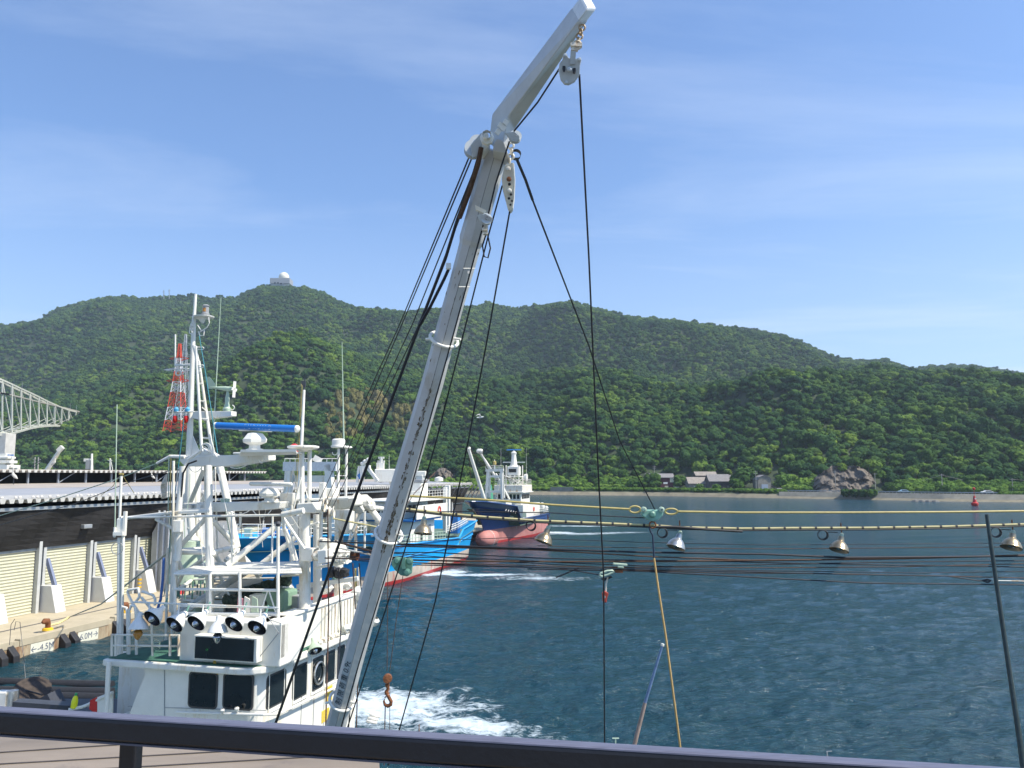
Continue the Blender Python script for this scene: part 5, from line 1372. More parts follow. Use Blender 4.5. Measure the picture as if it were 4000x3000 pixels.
slab(14.745, 14.77, a.dot(V) + .02, c.dot(V) - .0, a.z + .01, c.z).build('black_screen', M_glass, sc)
MB().lathe(atu(808, 2538, 14.74), -U, [(0, .018), (.01, .018)], 10).build('pilot_light', mat('green_pilot_lens', (.05, .5, .1), .2), sc)
# diagonal stays on console face
for x0, y0, x1, y1 in ((1090, 2470, 1015, 2565), (1040, 2400, 1090, 2475)):
    t('console_stay', x0, y0, x1, y1, 14.9, .008, m=M_grey)
# --- green-deck railing at the left of the flying bridge
ur = 14.82
b = MB()
for y0, y1 in ((2480, 2482), (2522, 2524)): b.path([atu(437, y0, ur), atu(590, y0 + 1, ur), atu(702, y1, ur)], .022, 6)
for x, y in ((437, 2476), (452, 2476), (590, 2395), (664, 2480), (698, 2480)): b.tube(atu(x, y, ur), atu(x + (6 if x == 590 else 0), 2562, ur), .028 if x != 590 else .022, n=6)
b.build('forward_railing', M_whrust, A)
b = MB(); b.path([atu(437, 2480, ur), atu(437, 2480, 19.5)], .022, 6); b.path([atu(437, 2522, ur), atu(437, 2522, 19.5)], .022, 6); b.build('left_railing', M_white, A)
b = MB()
for k in range(3): b.torus(atu(612, 2512 + k * 8, ur + .1), (0, 1, .3), .07, .006, 16, 4)
b.build('coiled_line', M_ltgrn, A)
for k, (x, y0, y1) in enumerate(((472, 2370, 2480), (505, 2365, 2470))):
    b = MB(); b.path([atu(x, 2560, 15.2), atu(x, y0 + 20, 15.2), atu(x + 8, y0, 15.2), atu(x + 22, y0 + 4, 15.2), atu(x + 26, y0 + 30, 15.2), atu(x + 28, 2560, 15.2)], .03, 8); b.build('goose_rail', M_white, A, smooth=True)
for pts in (([(498, 2318), (500, 2305), (540, 2298), (545, 2330), (530, 2352)]), ([(500, 2320), (515, 2352), (540, 2390), (560, 2400)]), ([(555, 2310), (598, 2325), (606, 2340), (605, 2365)]), ([(552, 2333), (588, 2375), (600, 2380)])):
    b = MB(); b.path([atu(x, y, 15.6) for x, y in pts], .03, 8); b.build('bent_pipe', M_white, A, smooth=True)
# --- lamps
M_refl = mat('dark_lamp_reflector', (.06, .055, .06), .25, .6, var=.3, scale=14)
M_shade = mat('white_enamel_shade', (.74, .74, .70), .35, var=.06, scale=10, stain=(.5, .42, .3), stain_amt=.15)
M_bulb = bpy.data.materials.new('clear_bulb_glass'); M_bulb.use_nodes = True
_b = M_bulb.node_tree.nodes['Principled BSDF']; _b.inputs['Base Color'].default_value = (.45, .47, .50, 1); _b.inputs['Roughness'].default_value = .08; _b.inputs['Metallic'].default_value = .85
M_amber = mat('amber_bulb_glass', (.45, .20, .04), .1, var=.3, scale=20)
def bell(par, c, ax, R, D, ms, mi, bulb, bulbr=.08, bulbo=0.0, n=20):
    c = Vector(c); ax = Vector(ax).normalized()
    s = MB(); s.lathe(c, ax, [(-D * 1.05, .02), (-D * 1.0, R * .28), (-D * .72, R * .30), (-D * .62, R * .42), (-D * .3, R * .82), (0, R), (.012, R * 1.03), (.02, R)], n)
    sh = s.build('shade', ms, par, smooth=True)
    s = MB(); s.lathe(c, ax, [(.018, R * .985), (-D * .28, R * .8), (-D * .6, R * .4), (-D * .7, .01)], n); s.build('reflector', mi, sh, smooth=True)
    s = MB(); s.lathe(c, ax, [(-D * .45 + bulbo, .02), (-D * .2 + bulbo, bulbr), (bulbo - .01, bulbr * 1.15), (bulbr + bulbo, bulbr * .5), (bulbr * 1.25 + bulbo, .005)], 12); s.build('bulb', bulb, sh, smooth=True)
    return sh
for (x, y, ax, hang, u) in ((596, 2414, (-.36, -.80, -.58), 0, 14.5), (683, 2438, (-.38, -.80, -.58), 0, 14.45), (767, 2432, (-.34, -.80, -.60), 0, 14.45), (915, 2436, (-.30, -.80, -.60), 0, 14.45), (1005, 2450, (-.24, -.80, -.62), 0, 14.45)):
    p = atu(x, y, u); e = bell(A, p, ax, .198, .33, M_shade, M_refl, M_bulb, .07, .02); e.name = 'floodlight'
    q = p - Vector(ax).normalized() * .34; MB().tube(q, q + Vector((.02, .1, .16)), .02, n=6).build('lamp_bracket', M_grn, A)
for (x, y, bl) in ((541, 2455, M_amber), (851, 2468, M_bulb)):
    p = atu(x, y, 14.4); e = bell(A, p, (.03, -.16, -1), .195, .30, M_shade, M_refl, bl, .085, .12); e.name = 'hanging_floodlight'
bm_('lamp_bar', 520, 2352, 1090, 2375, 14.65, .03, .04)
for (x, y) in ((585, 2355), (700, 2360), (795, 2360), (935, 2372), (1020, 2375)):
    t('lamp_arm', x, y, x - 5, y + 40, 14.65, .015, 14.6, m=M_white)
# --- canopy and frames
CZ = 7.9
cp = [atz(682, 2232, CZ), atz(1178, 2226, CZ), atz(1172, 2193, CZ), atz(800, 2197, CZ)]
MB().prism(cp, (0, 0, -.05)).build('canopy', M_white, A, bevel=.01)
b = MB(); b.path([p + Vector((0, 0, -.06)) for p in cp], .03, 6, closed=True)
for f_ in (.33, .66):
    b.tube(cp[0].lerp(cp[1], f_) - Vector((0, 0, .08)), cp[3].lerp(cp[2], f_) - Vector((0, 0, .08)), .02, n=6)
b.build('canopy_frame', M_white, A)
uF = 15.5
for x, y0, y1 in ((682, 2235, 2400), (820, 2235, 2400), (936, 2235, 2400), (1085, 2235, 2420)): t('canopy_post', x, y0, x + 2, y1, uF, .035)
for y, x0, x1, w in ((2303, 680, 1080, .06), (2398, 690, 1090, .07), (2370, 700, 1085, .04)): bm_('frame_rail', x0, y - 2, x1, y + 3, uF, w, w)
bm_('frame_brace', 1046, 2305, 1018, 2395, uF, .03, .03); bm_('frame_brace', 1050, 2305, 1078, 2395, uF, .03, .03)
# heaped net and gear under the canopy
def lumps(name, m, spec, seed=1, par=None):
    b = MB(); rg = random.Random(seed)
    for (x, y, u, r) in spec:
        c = atu(x, y, u); bm = bmesh.new(); bmesh.ops.create_icosphere(bm, subdivisions=2, radius=r); o = []
        for v in bm.verts: k = 1 + rg.uniform(-.25, .25); o.append(c + v.co * k)
        b.add(o, [[v.index for v in f.verts] for f in bm.faces]); bm.free()
    return b.build(name, m, par or A)
lumps('net_heap', M_pile, [(945 + i * 16, 2322 - i * 6 + (i % 3) * 6, 17.5, .13) for i in range(12)] + [(890 + i * 22, 2345 + (i % 2) * 8, 17, .14) for i in range(8)], 3)
lumps('white_floats', M_white, [(1085, 2290, 17.6, .13), (1112, 2296, 17.8, .12), (1132, 2300, 18, .12), (1010, 2240, 17.6, .1)], 4)
a = atu(1025, 2387, 17); c = atu(1115, 2310, 17); slab(16.9, 17.6, a.dot(V), c.dot(V), a.z, c.z).build('green_locker', mat('sage_green_locker', (.20, .32, .22), .6), A, bevel=.06)
a = atu(1133, 2375, 17.3); c = atu(1165, 2328, 17.3); slab(17.3, 17.6, a.dot(V), c.dot(V), a.z, c.z).build('grey_locker', M_grey, A, bevel=.02)
a = atu(970, 2395, 16.2); c = atu(1008, 2325, 16.2); slab(16.2, 16.5, a.dot(V), c.dot(V), a.z, c.z).build('cream_cupboard', mat('cream_paint', (.66, .64, .52), .6), A, bevel=.02)
for x, m in ((985, M_ltgrn), (955, M_white), (930, mat('pink_cloth', (.6, .25, .3), .8))):
    b = MB(); p = atu(x, 2330, 15.9); b.prism([p, p + V * .12 + Vector((0, 0, -.05)), p + V * .16 + Vector((0, 0, -.42)), p + V * -.02 + Vector((0, 0, -.38))], U * .03); b.build('hanging_rag', m, A)
MB().lathe(atu(740, 2110 + 80, 18.2), (0, 0, 1), [(-.55, .5), (-.1, .46), (.25, .26), (.5, .24), (.52, 0)], 16).build('capstan_cover', M_ltgrn, A, smooth=True)
b = MB(); q = atu(765, 2215, 18.2)
for k in range(14): b.tube(q + Vector((.42 * math.cos(k * .45), .42 * math.sin(k * .45), -.75)), q + Vector((.42 * math.cos(k * .45), .42 * math.sin(k * .45), -.3)), .02, n=5)
b.build('green_grille', M_grn, A)
MB().lathe(atu(703, 2290, 24), (0, 0, 1), [(-.25, .16), (.25, .03), (.27, 0)], 14).build('traffic_cone', M_red, A, smooth=True)
# --- tripod mast below the main beam
for (x0, y0, x1, y1, u, r, u1) in ((716, 1822, 678, 2250, 16.6, .085, 16.4), (742, 1822, 740, 1990, 18.6, .13, 18.6), (767, 1822, 768, 1985, 18.9, .12, 18.9), (812, 1818, 820, 2215, 16.6, .095, 16.5),
                                (858, 1818, 892, 1975, 18.4, .095, 18.2), (892, 1975, 925, 2140, 18.2, .095, 18.0), (742, 1995, 760, 2200, 18.7, .10, 18.6), (770, 1995, 792, 2250, 18.9, .09, 18.8), (925, 2140, 905, 2260, 18.0, .08, 17.8), (820, 2215, 820, 2400, 16.5, .09, 16.5)):
    t('mast_leg', x0, y0, x1, y1, u, r, u1)
for (x0, y0, x1, y1, r, u0, u1) in ((798, 1830, 730, 1995, .055, 16.8, 18), (845, 1830, 775, 1990, .05, 18.4, 18.8), (802, 2026, 694, 2145, .055, 16.6, 16.5), (830, 2033, 913, 2124, .06, 16.6, 17.9), (690, 2155, 810, 2155, .07, 16.5, 16.5),
                                    (830, 2158, 924, 2135, .06, 16.5, 18), (700, 2150, 800, 2142, .05, 16.5, 18.4), (735, 2060, 790, 2140, .05, 18.6, 18.8), (690, 2178, 716, 2240, .05, 16.5, 16.6), (810, 2172, 716, 2240, .05, 16.5, 17.5), (835, 2160, 862, 2200, .05, 16.5, 17.6),
                                    (924, 2145, 880, 2190, .05, 17.9, 17.5), (715, 2238, 690, 2290, .045, 16.5, 16.5), (790, 2240, 700, 2300, .05, 18.8, 17), (862, 2250, 890, 2330, .05, 17.5, 17.5), (905, 2260, 860, 2330, .05, 17.8, 17.2)):
    t('mast_brace', x0, y0, x1, y1, u0, r, u1)
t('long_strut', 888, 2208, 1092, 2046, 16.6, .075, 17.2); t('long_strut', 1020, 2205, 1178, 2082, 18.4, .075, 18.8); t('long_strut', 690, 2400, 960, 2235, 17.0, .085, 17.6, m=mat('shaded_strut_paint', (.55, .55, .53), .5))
t('curved_strut', 700, 2405, 890, 2290, 16.2, .06, 17.5)
# main beams
def boxbeam(name, P, h, w, uu, m=None):
    b = MB()
    for i in range(len(P) - 1):
        (x0, y0), (x1, y1) = P[i], P[i + 1]; b.beam(atu(x0, y0, uu), atu(x1, y1, uu), w, h)
    return b.build(name, m or M_white, A, bevel=.02)
MB().prism([atu(695, 1783, 16.9), atu(1030, 1774, 16.9), atu(1030, 1797, 16.9), atu(880, 1822, 16.9), atu(720, 1822, 16.9), atu(700, 1800, 16.9)], U * .55).build('upper_beam', M_white, A, bevel=.02)
MB().beam(atu(1022, 1787, 17.0), atu(1042, 1786, 17.0), .3, .16).build('beam_end', M_white, A, bevel=.02)
MB().prism([atu(712, 1965, 16.8), atu(838, 1963, 16.8), atu(1097, 1960, 16.8), atu(1090, 1987, 16.8), atu(1040, 1992, 16.8), atu(843, 2000, 16.8), atu(720, 2000, 16.8)], U * .5).build('lower_beam', M_white, A, bevel=.02)
MB().beam(atu(700, 1996, 16.55), atu(815, 1992, 16.55), .12, .09).build('beam_shelf', M_white, A, bevel=.01)
bm_('arm', 475, 2026, 660, 2004, 16.3, .09, .08); bm_('arm', 660, 2004, 815, 1996, 16.3, .09, .08)
t('awning_pipe', 475, 2022, 1102, 2012, 16.2, .028); t('awning_pipe', 480, 2025, 470, 2026, 16.2, .06, m=M_white)
t('arm', 1103, 2011, 1186, 1994, 16.2, .07); t('arm_strut', 608, 2028, 676, 2066, 16.3, .035)
# left yard and halyards
t('left_yard', 722, 1784, 662, 1783, 16.9, .045); t('left_yard', 662, 1784, 612, 1810, 16.9, .04, 16.9, .03)
b = MB(); b.path([atu(612, 1810, 16.9), atu(460, 1870, 17), atu(200, 1955, 18), atu(-60, 2032, 18.5)], .013, 5); tag(b.build('aerial_wire', M_ltgrn), 'upper thin aerial wire running off to the left from the mast yard', 'wire', 'aerial wires of the near white boat')
b = MB(); b.path([atu(700, 1828, 16.9), atu(520, 1878, 17), atu(300, 1965, 18), atu(100, 2022, 18.5), atu(-60, 2068, 19)], .011, 5); tag(b.build('aerial_wire', M_dkgrey), 'lower thin dark aerial wire running off to the left from the mast yard', 'wire', 'aerial wires of the near white boat')
M_teal = mat('teal_halyard', (.05, .25, .30), .7)
for P, m in (([(718, 1640), (705, 1760), (690, 1880), (668, 2030), (655, 2240), (640, 2330)], M_teal), ([(778, 1310), (800, 1440), (828, 1620), (850, 1770)], M_teal), ([(660, 1786), (657, 2000), (668, 2120), (655, 2300)], M_ltgrn), ([(668, 1790), (664, 2010), (672, 2140)], M_yellow)):
    b = MB(); b.path([atu(x, y, 16.6) for x, y in P], .012, 5); b.build('halyard', m, A)
b = MB(); b.path([atu(768, 1800, 16.5), atu(735, 1812, 16.5), atu(715, 1850, 16.5), atu(708, 1940, 16.5), atu(698, 2000, 16.5)], .022, 6); b.build('black_cable', M_black, A)
b = MB(); b.path([atu(640, 2180, 16), atu(636, 2260, 15.8), atu(628, 2340, 15.6), atu(612, 2390, 15.4)], .03, 6); b.build('blue_hose', mat('blue_hose', (.03, .10, .28), .5), A)
# tattered flag
b = MB(); vs = []; N_ = 10
for i in range(N_ + 1):
    s = i / N_; y = 1850 + s * 95; vs += [atu(655 - 4 * s, y, 16.6), atu(655 - 8 - 20 * math.sin(min(1, s * 1.3) * 2.2) , y + 4, 16.75 + .06 * math.sin(i * 1.3))]
b.add(vs, [(2 * i, 2 * i + 1, 2 * i + 3, 2 * i + 2) for i in range(N_)]); b.build('tattered_flag', mat('dirty_cream_cloth', (.55, .48, .38), .9, var=.3, scale=9), A)
# left-hand poles
for (x0, y0, x1, y1, r) in ((474, 1860, 466, 2060, .03), (466, 2100, 462, 2565, .04), (482, 2060, 474, 2570, .035), (694, 2045, 672, 2390, .075), (678, 1800, 672, 2480, .03), (700, 2040, 690, 2190, .10), (655, 2140, 648, 2500, .03)):
    t('pole', x0, y0, x1, y1, 15.6 if x0 < 600 else 16.2, r)
MB().box(atu(472, 2055, 15.6), (.16, .12, .35)).build('pole_bracket', M_white, A, bevel=.02); MB().box(atu(488, 2045, 15.6), (.05, .1, .55)).build('pole_bracket', M_white, A)
MB().box(atu(695, 2055, 16.1), (.2, .15, .28)).build('junction_box', M_white, A, bevel=.02)
b = MB(); b.path([atu(474, 1852, 15.6), atu(440, 1900, 15.8), atu(395, 1935, 16)], .009, 4); b.path([atu(476, 1852, 15.6), atu(500, 1890, 15.8), atu(524, 1926, 16)], .009, 4); b.path([atu(466, 1852, 15.6), atu(482, 1852, 15.6)], .02, 5); b.build('pole_stays', M_yellow, A)
t('whip_antenna', 457, 1580, 448, 2100, 15.5, .012, r1=None, m=M_ltgrn); t('whip_base', 449, 2060, 447, 2098, 15.5, .03); MB().box(atu(462, 2085, 15.5), (.22, .06, .08)).build('antenna_clamp', M_white, A)
b = MB(); b.torus(atu(458, 2142, 15.4), (0, 1, 0), .13, .01, 20, 5); b.build('cable_loop', M_grey, A)
t('whip_antenna', 863, 1162, 828, 1800, 17.2, .007, r1=.018, m=M_ltgrn); t('whip_antenna', 1336, 1335, 1343, 1735, 19, .008, r1=.022, m=M_ltgrn)
t('stay', 826, 1720, 845, 1790, 17, .012); t('stay', 880, 1995, 912, 2160, 17, .012, m=M_ltgrn); t('stay', 841, 1828, 842, 1960, 17.5, .014)
# --- upper mast
t('top_mast', 764, 1149, 758, 1250, 17.2, .036, r1=.042); t('top_mast', 758, 1240, 738, 1800, 17.2, .050, r1=.082, n=14)
MB().lathe(atu(797, 1240, 17.2), (0, 0, 1), [(-.02, .05), (0, .24), (.03, .25), (.06, .1)], 20).build('lamp_table', M_white, A)
MB().beam(atu(760, 1240, 17.2), atu(800, 1240, 17.2), .2, .05).build('table_arm', M_white, A); t('table_gusset', 790, 1246, 792, 1262, 17.2, .09, r1=.03)
o = MB().lathe(atu(803, 1232, 17.2), (0, 0, 1), [(0, .09), (.04, .10), (.06, .075), (.22, .075), (.24, .10), (.27, .06)], 16).build('mast_light', M_grey, A)
MB().lathe(atu(803, 1219, 17.2), (0, 0, 1), [(0, .078), (.1, .078)], 16).build('lens', M_amber, o)
b = MB()
for P in ([(815, 1240), (818, 1262), (808, 1280), (790, 1292), (776, 1300)], [(757, 1255), (742, 1275), (740, 1300), (752, 1310)], [(772, 1270), (785, 1290), (798, 1290), (796, 1310), (782, 1312), (775, 1295)], [(750, 1258), (745, 1285), (752, 1300)]):
    b.path([atu(x, y, 17.0) for x, y in P], .012, 5)
b.build('mast_cables', M_white, A)
lumps('cable_box', M_white, [(749, 1272, 17.1, .05), (748, 1285, 17.1, .045)], 8)
t('ladder_post', 765, 1352, 788, 1762, 16.8, .032, r1=.038); t('ladder_post', 777, 1410, 832, 1790, 17.0, .030, r1=.042); t('ladder_post', 758, 1350, 772, 1410, 17, .045)
for y in (1450, 1497, 1566, 1636, 1710):
    f_ = (y - 1352) / 410; bm_('rung', 765 + 23 * f_, y, 777 + 55 * (y - 1410) / 380 + 4, y + 3, 16.9, .03, .045)
for y in (1360, 1430): 
    b = MB(); b.path([atu(772, y - 4, 16.8), atu(793, y - 4, 16.8), atu(797, y, 16.8), atu(793, y + 5, 16.8), atu(774, y + 5, 16.8)], .012, 5); b.build('handgrip', M_white, A)
bm_('brace', 788, 1590, 806, 1606, 16.9, .03, .03)
MB().prism([atu(720, 1790, 17.2), atu(752, 1700, 17.2), atu(790, 1790, 17.2)], U * .02).build('gusset_plate', M_white, A)
MB().prism([atu(762, 1788, 16.95), atu(784, 1750, 16.95), atu(846, 1786, 16.95)], U * .3).build('mast_foot', M_white, A)
b = MB()
for k in range(3): b.torus(atu(800 + k * 3, 1752, 16.7), (.2, 1, .1), .10 + .015 * k, .012, 20, 5)
b.path([atu(775, 1765, 16.6), atu(800, 1745, 16.6), atu(830, 1770, 16.6), atu(850, 1786, 16.6)], .012, 5); b.build('coiled_cable', M_white, A)
t('crooked_pipe', 786, 1760, 735, 1795, 16.7, .035); t('crooked_pipe', 735, 1795, 718, 1830, 16.7, .03)
# cross arm with wind vane
MB().prism([atu(758, 1606, 17.1), atu(904, 1606, 17.1), atu(904, 1624, 17.1), atu(780, 1640, 17.1), atu(745, 1632, 17.1)], U * .22).build('vane_arm', M_white, A, bevel=.01)
bm_('lamp_arm', 680, 1610, 760, 1608, 17.1, .06, .03)
o = MB().lathe(atu(886, 1606, 17.2), (0, 0, 1), [(0, .09), (.06, .10), (.10, .07), (.2, .05), (.3, .055), (.5, .025), (.56, .022)], 14).build('wind_vane', M_ltgrn, A, smooth=True)
s_ = MB(); s_.path([atu(x, y, 17.2) for x, y in ((822, 1512), (850, 1515), (880, 1518), (902, 1520), (914, 1521))], [.012, .035, .06, .06, .035], 12); s_.build('vane_body', M_ltgrn, o, smooth=True)
MB().prism([atu(800, 1470, 17.2), atu(818, 1472, 17.2), atu(846, 1508, 17.2), atu(846, 1518, 17.2), atu(812, 1518, 17.2)], U * .015).build('vane_tail', M_ltgrn, o)
b = MB(); q = atu(915, 1521, 17.15)
for a in (0.1, 1.67, 3.24, 4.81): 
    d_ = Vector((math.sin(a) * .25, math.sin(a) * .2, math.cos(a))); b.beam(q, q + d_ * .2, .012, .07)
b.build('vane_propeller', M_white, o)
b = MB(); b.torus(atu(906, 1592, 17.2), (0, 1, 0), .06, .01, 16, 5, -1.5, 2.0); b.build('vane_cable', M_white, o)
# left aerials, horns and red lamps
t('aerial', 685, 1306, 684, 1430, 17.4, .02); bm_('aerial_arm', 645, 1445, 745, 1440, 17.4, .02, .025); bm_('aerial_arm', 682, 1428, 745, 1424, 17.4, .04, .06); MB().torus(atu(697, 1457, 17.2), (0, 1, 0), .065, .02, 18, 6).build('horn_ring', M_white, A); t('aerial_strut', 712, 1462, 735, 1440, 17.3, .014)
M_lred = mat('red_lamp_glass', (.55, .015, .01), .12, var=.3, scale=30)
for x in (684, 727):
    o = MB().lathe(atu(x, 1616, 17.1), (0, 0, -1), [(0, .03), (.02, .05), (.06, .05)], 12).build('red_lamp', M_grey, A)
    MB().lathe(atu(x, 1622, 17.1), (0, 0, -1), [(0, .045), (.06, .06), (.14, .062), (.19, .03), (.2, 0)], 14).build('lens', M_lred, o, smooth=True)
for x in (688, 732): MB().lathe(atu(x, 1608, 17.1), (0, 0, 1), [(0, .05), (.07, .06), (.12, .02)], 12).build('blue_cap', mat('sky_blue_cap', (.08, .35, .6), .5), A)
# --- radars
def scanner(xl, yl, xr, yr, uu, r, m, caps, txt=None, tm=None, tx=.5, ts=.1):
    a = atu(xl, yl, uu); c = atu(xr, yr, uu); o = MB().tube(a, c, r, n=20).build('radar_scanner', m, A, smooth=True)
    d_ = (c - a).normalized()
    for p, s in ((a, -1), (c, 1)): MB().lathe(p, d_ * s, [(-.02, r * 1.02), (.03, r * 1.0), (.06, r * .6), (.065, 0)], 20).build('end_cap', caps, o, smooth=True)
    if txt:
        p = a.lerp(c, tx) + (CAM - a.lerp(c, tx)).normalized() * (r + .001); nrm_ = (CAM - p).normalized()
        text(txt, 'lettering', ts, tm, p + nrm_ * .003, d_, nrm_.cross(d_) * -1 if (nrm_.cross(d_)).z < 0 else nrm_.cross(d_), o, extrude=.001)
    return o
M_scan = mat('blue_radar_paint', (.02, .17, .52), .3, var=.06, scale=6)
scanner(845, 1662, 1160, 1675, 16.9, .082, M_scan, M_white, 'F U R U N O', M_white, .52, .135)
bm_('scanner_underside', 935, 1680, 1060, 1684, 16.95, .1, .04)
def gearbox(xc, ytop, ymid, ybot, wtop, wbase, uu):
    s = 1 / F * (atu(xc, ymid, uu).y)
    zt_, zm, zb_ = atu(xc, ytop, uu).z, atu(xc, ymid, uu).z, atu(xc, ybot, uu).z
    c = atu(xc, ybot, uu); H_ = zt_ - zb_; w = wtop * s / 2
    b = MB(); b.lathe(c, (0, 0, 1), [(0, wbase * s / 2), (.03, wbase * s / 2), (H_ * .12, w * .48), (H_ * .3, w * .45), (H_ * .45, w * .95), (H_ * .62, w), (H_ * .95, w * .62), (H_, w * .3)], 8)
    return b.build('radar_gearbox', M_white, A)
gearbox(994, 1690, 1715, 1760, 96, 70, 16.95)
MB().prism([atz(935, 1782, atu(935, 1782, 16.6).z), atz(1160, 1776, atu(935, 1782, 16.6).z), atz(1156, 1765, atu(935, 1782, 16.6).z), atz(940, 1766, atu(935, 1782, 16.6).z)], (0, 0, .05)).build('radar_table', M_white, A)
bm_('radar_table_edge', 935, 1772, 1158, 1768, 16.8, .55, .05)
scanner(984, 1890, 1132, 1892, 16.7, .05, M_white, M_white, 'FURUNO', M_scan, .62, .07)
gearbox(1052, 1905, 1932, 1962, 84, 60, 16.8)
c = atu(1184, 1765, 17.2); s_ = MB(); s_.lathe(c, (0, 0, 1), [(-.0, .08), (.04, .16), (.07, .34), (.10, .375), (.135, .37), (.15, .30), (.16, 0)], 28)
o = s_.build('radar_dish', M_white, A, smooth=True)
text('FURUNO', 'lettering', .055, M_scan, c + (CAM - c).normalized() * .372 - V * .1 + Vector((0, 0, .115)), V, (0, 0, 1), o, extrude=.001)
t('dish_pole', 1180, 1765, 1180, 1968, 17.2, .055); t('dish_pole', 1210, 1755, 1208, 1968, 17.4, .05); t('dish_stay', 1176, 1865, 1146, 1990, 17.1, .02); t('dish_stay', 1185, 1880, 1202, 1945, 17.3, .012)
c = atu(1322, 1750, 18.6); s_ = MB(); s_.lathe(c, (0, 0, 1), [(0, .16), (.02, .19), (.06, .19), (.07, .165), (.2, .165), (.235, .13), (.24, 0)], 24); s_.build('satellite_drum', M_white, A, smooth=True)
t('drum_pole', 1323, 1752, 1320, 1945, 18.6, .035); t('drum_pole', 1354, 1752, 1350, 1960, 18.8, .035); MB().lathe(atu(1358, 1752, 18.8), (0, 0, 1), [(0, .06), (.02, .12), (.05, .11), (.07, .02)], 16).build('gps_disc', M_white, A)
t('pole_step', 1308, 1858, 1350, 1858, 18.7, .012); b = MB(); b.torus(atu(1308, 1768, 18.5), (0, 1, 0), .06, .01, 14, 5, 0, 3.4); b.build('drum_cable', M_white, A)
# --- right-hand king posts, beam head, winches
t('king_post', 1190, 1990, 1191, 2400, 17.0, .13, n=18); t('king_post', 1240, 2010, 1240, 2360, 19.0, .11, n=16); t('king_post', 1325, 1975, 1322, 2330, 20.2, .12, n=16, m=M_whrust)
t('thin_post', 1086, 2050, 1086, 2425, 15.6, .035); MB().lathe(atu(1086, 2045, 15.6), (0, 0, 1), [(-.06, .04), (0, .06), (.05, .03)], 10).build('post_cap', M_dkgrey, A)
b = MB(); b.path([atu(1103, 2011, 16.2), atu(1110, 2060, 16.3), atu(1140, 2120, 16.4), atu(1160, 2190, 16.5)], .035, 8); b.build('curved_brace', M_white, A, smooth=True)
t('brace_strut', 1105, 2020, 1190, 2145, 16.4, .035); t('brace_strut', 1105, 2050, 1150, 2190, 16.6, .04, m=M_whrust)
MB().prism([atu(1102, 2014, 16.9), atu(1165, 2016, 16.9), atu(1165, 2130, 16.9), atu(1150, 2080, 16.9), atu(1115, 2045, 16.9)], U * .03).build('knee_plate', M_white, A)
MB().prism([atu(1158, 1966, 16.8), atu(1222, 1962, 16.8), atu(1240, 1990, 16.8), atu(1228, 2006, 16.8), atu(1160, 2000, 16.8)], U * .6).build('post_head', M_white, A, bevel=.03)
bm_('head_plate', 1105, 1955, 1380, 1945, 17.6, .5, .05); MB().prism([atu(1240, 1945, 18), atu(1385, 1935, 18), atu(1385, 1975, 18), atu(1330, 1992, 18), atu(1250, 1990, 18)], U * .5).build('aft_post_head', M_whrust, A, bevel=.03)
MB().prism([atu(1305, 1990, 20), atu(1368, 1990, 20), atu(1366, 2070, 20), atu(1340, 2090, 20), atu(1305, 2030, 20)], U * .3).build('post_bracket', M_white, A, bevel=.02)
b = MB()
for (x, y, u, r, w) in ((1262, 1975, 16.6, .14, .07), (1295, 2000, 16.7, .13, .12), (1270, 1955, 16.6, .09, .1)):
    b.lathe(atu(x, y, u) - V * w / 2, V + U * .3, [(0, r), (.02, r), (.03, r * .7), (w - .03, r * .7), (w - .02, r), (w, r)], 18)
b.build('head_sheaves', M_whrust, A)
lumps('wrapped_tarpaulin', mat('dirty_white_tarp', (.55, .53, .47), .8, var=.2, scale=6, stain=(.4, .36, .1), stain_amt=.4), [(1400, 1958, 18.6, .20), (1425, 1965, 18.8, .20), (1445, 1975, 18.8, .15), (1385, 1975, 18.5, .14), (1405, 1990, 18.5, .13)], 12)
t('outrigger_boom', 1440, 1982, 1560, 1995, 18.9, .07, 21, .06, m=M_whrust); t('outrigger_boom', 1450, 1990, 1495, 2052, 18.9, .085, 18.6, .08, m=M_whrust); t('outrigger_stay', 1412, 1995, 1378, 2075, 18.6, .04)
t('vertical_tube', 1391, 1980, 1389, 2160, 19.5, .04, m=M_whrust); t('vertical_tube', 1424, 1990, 1424, 2140, 19.8, .03)
lumps('winch_body', M_whrust, [(1275, 2130, 16.8, .16), (1300, 2140, 16.9, .17), (1330, 2150, 17, .16), (1285, 2168, 16.8, .15), (1320, 2175, 17, .14), (1240, 2170, 16.6, .12), (1260, 2120, 17, .12), (1350, 2165, 17.2, .10)], 15)
MB().prism([atu(1238, 2150, 16.4), atu(1275, 2145, 16.4), atu(1278, 2200, 16.4), atu(1240, 2205, 16.4)], U * .5).build('winch_housing', M_white, A, bevel=.03)
b = MB()
for x in (1322, 1342): b.lathe(atu(x, 2185, 16.7), V, [(-.1, .10), (-.08, .10), (-.07, .06), (.07, .06), (.08, .10), (.1, .10)], 14)
b.build('winch_drums', M_white, A)
bm_('mid_rail', 1170, 2170, 1230, 2166, 16.8, .06, .05); bm_('boat_deck_edge', 1160, 2292, 1400, 2260, 19, .08, .12); bm_('boat_deck_edge', 1245, 2215, 1360, 2195, 17.2, .4, .06)
for x0, y0, x1, y1 in ((1372, 2080, 1340, 2200), (1360, 2120, 1400, 2060), (1100, 1990, 1130, 1960)): t('strut', x0, y0, x1, y1, 19.5, .03)
lumps('black_hoses', M_black, [(1300, 2235, 19, .14), (1325, 2240, 19, .14), (1345, 2236, 19, .13)], 17)
lumps('stowed_gear', M_white, [(1260, 2300, 20, .12), (1285, 2296, 20, .12), (1340, 2285, 20.5, .13), (1360, 2290, 20.5, .12)], 18); lumps('green_float', M_grn, [(1308, 2262, 19.5, .07)], 2)
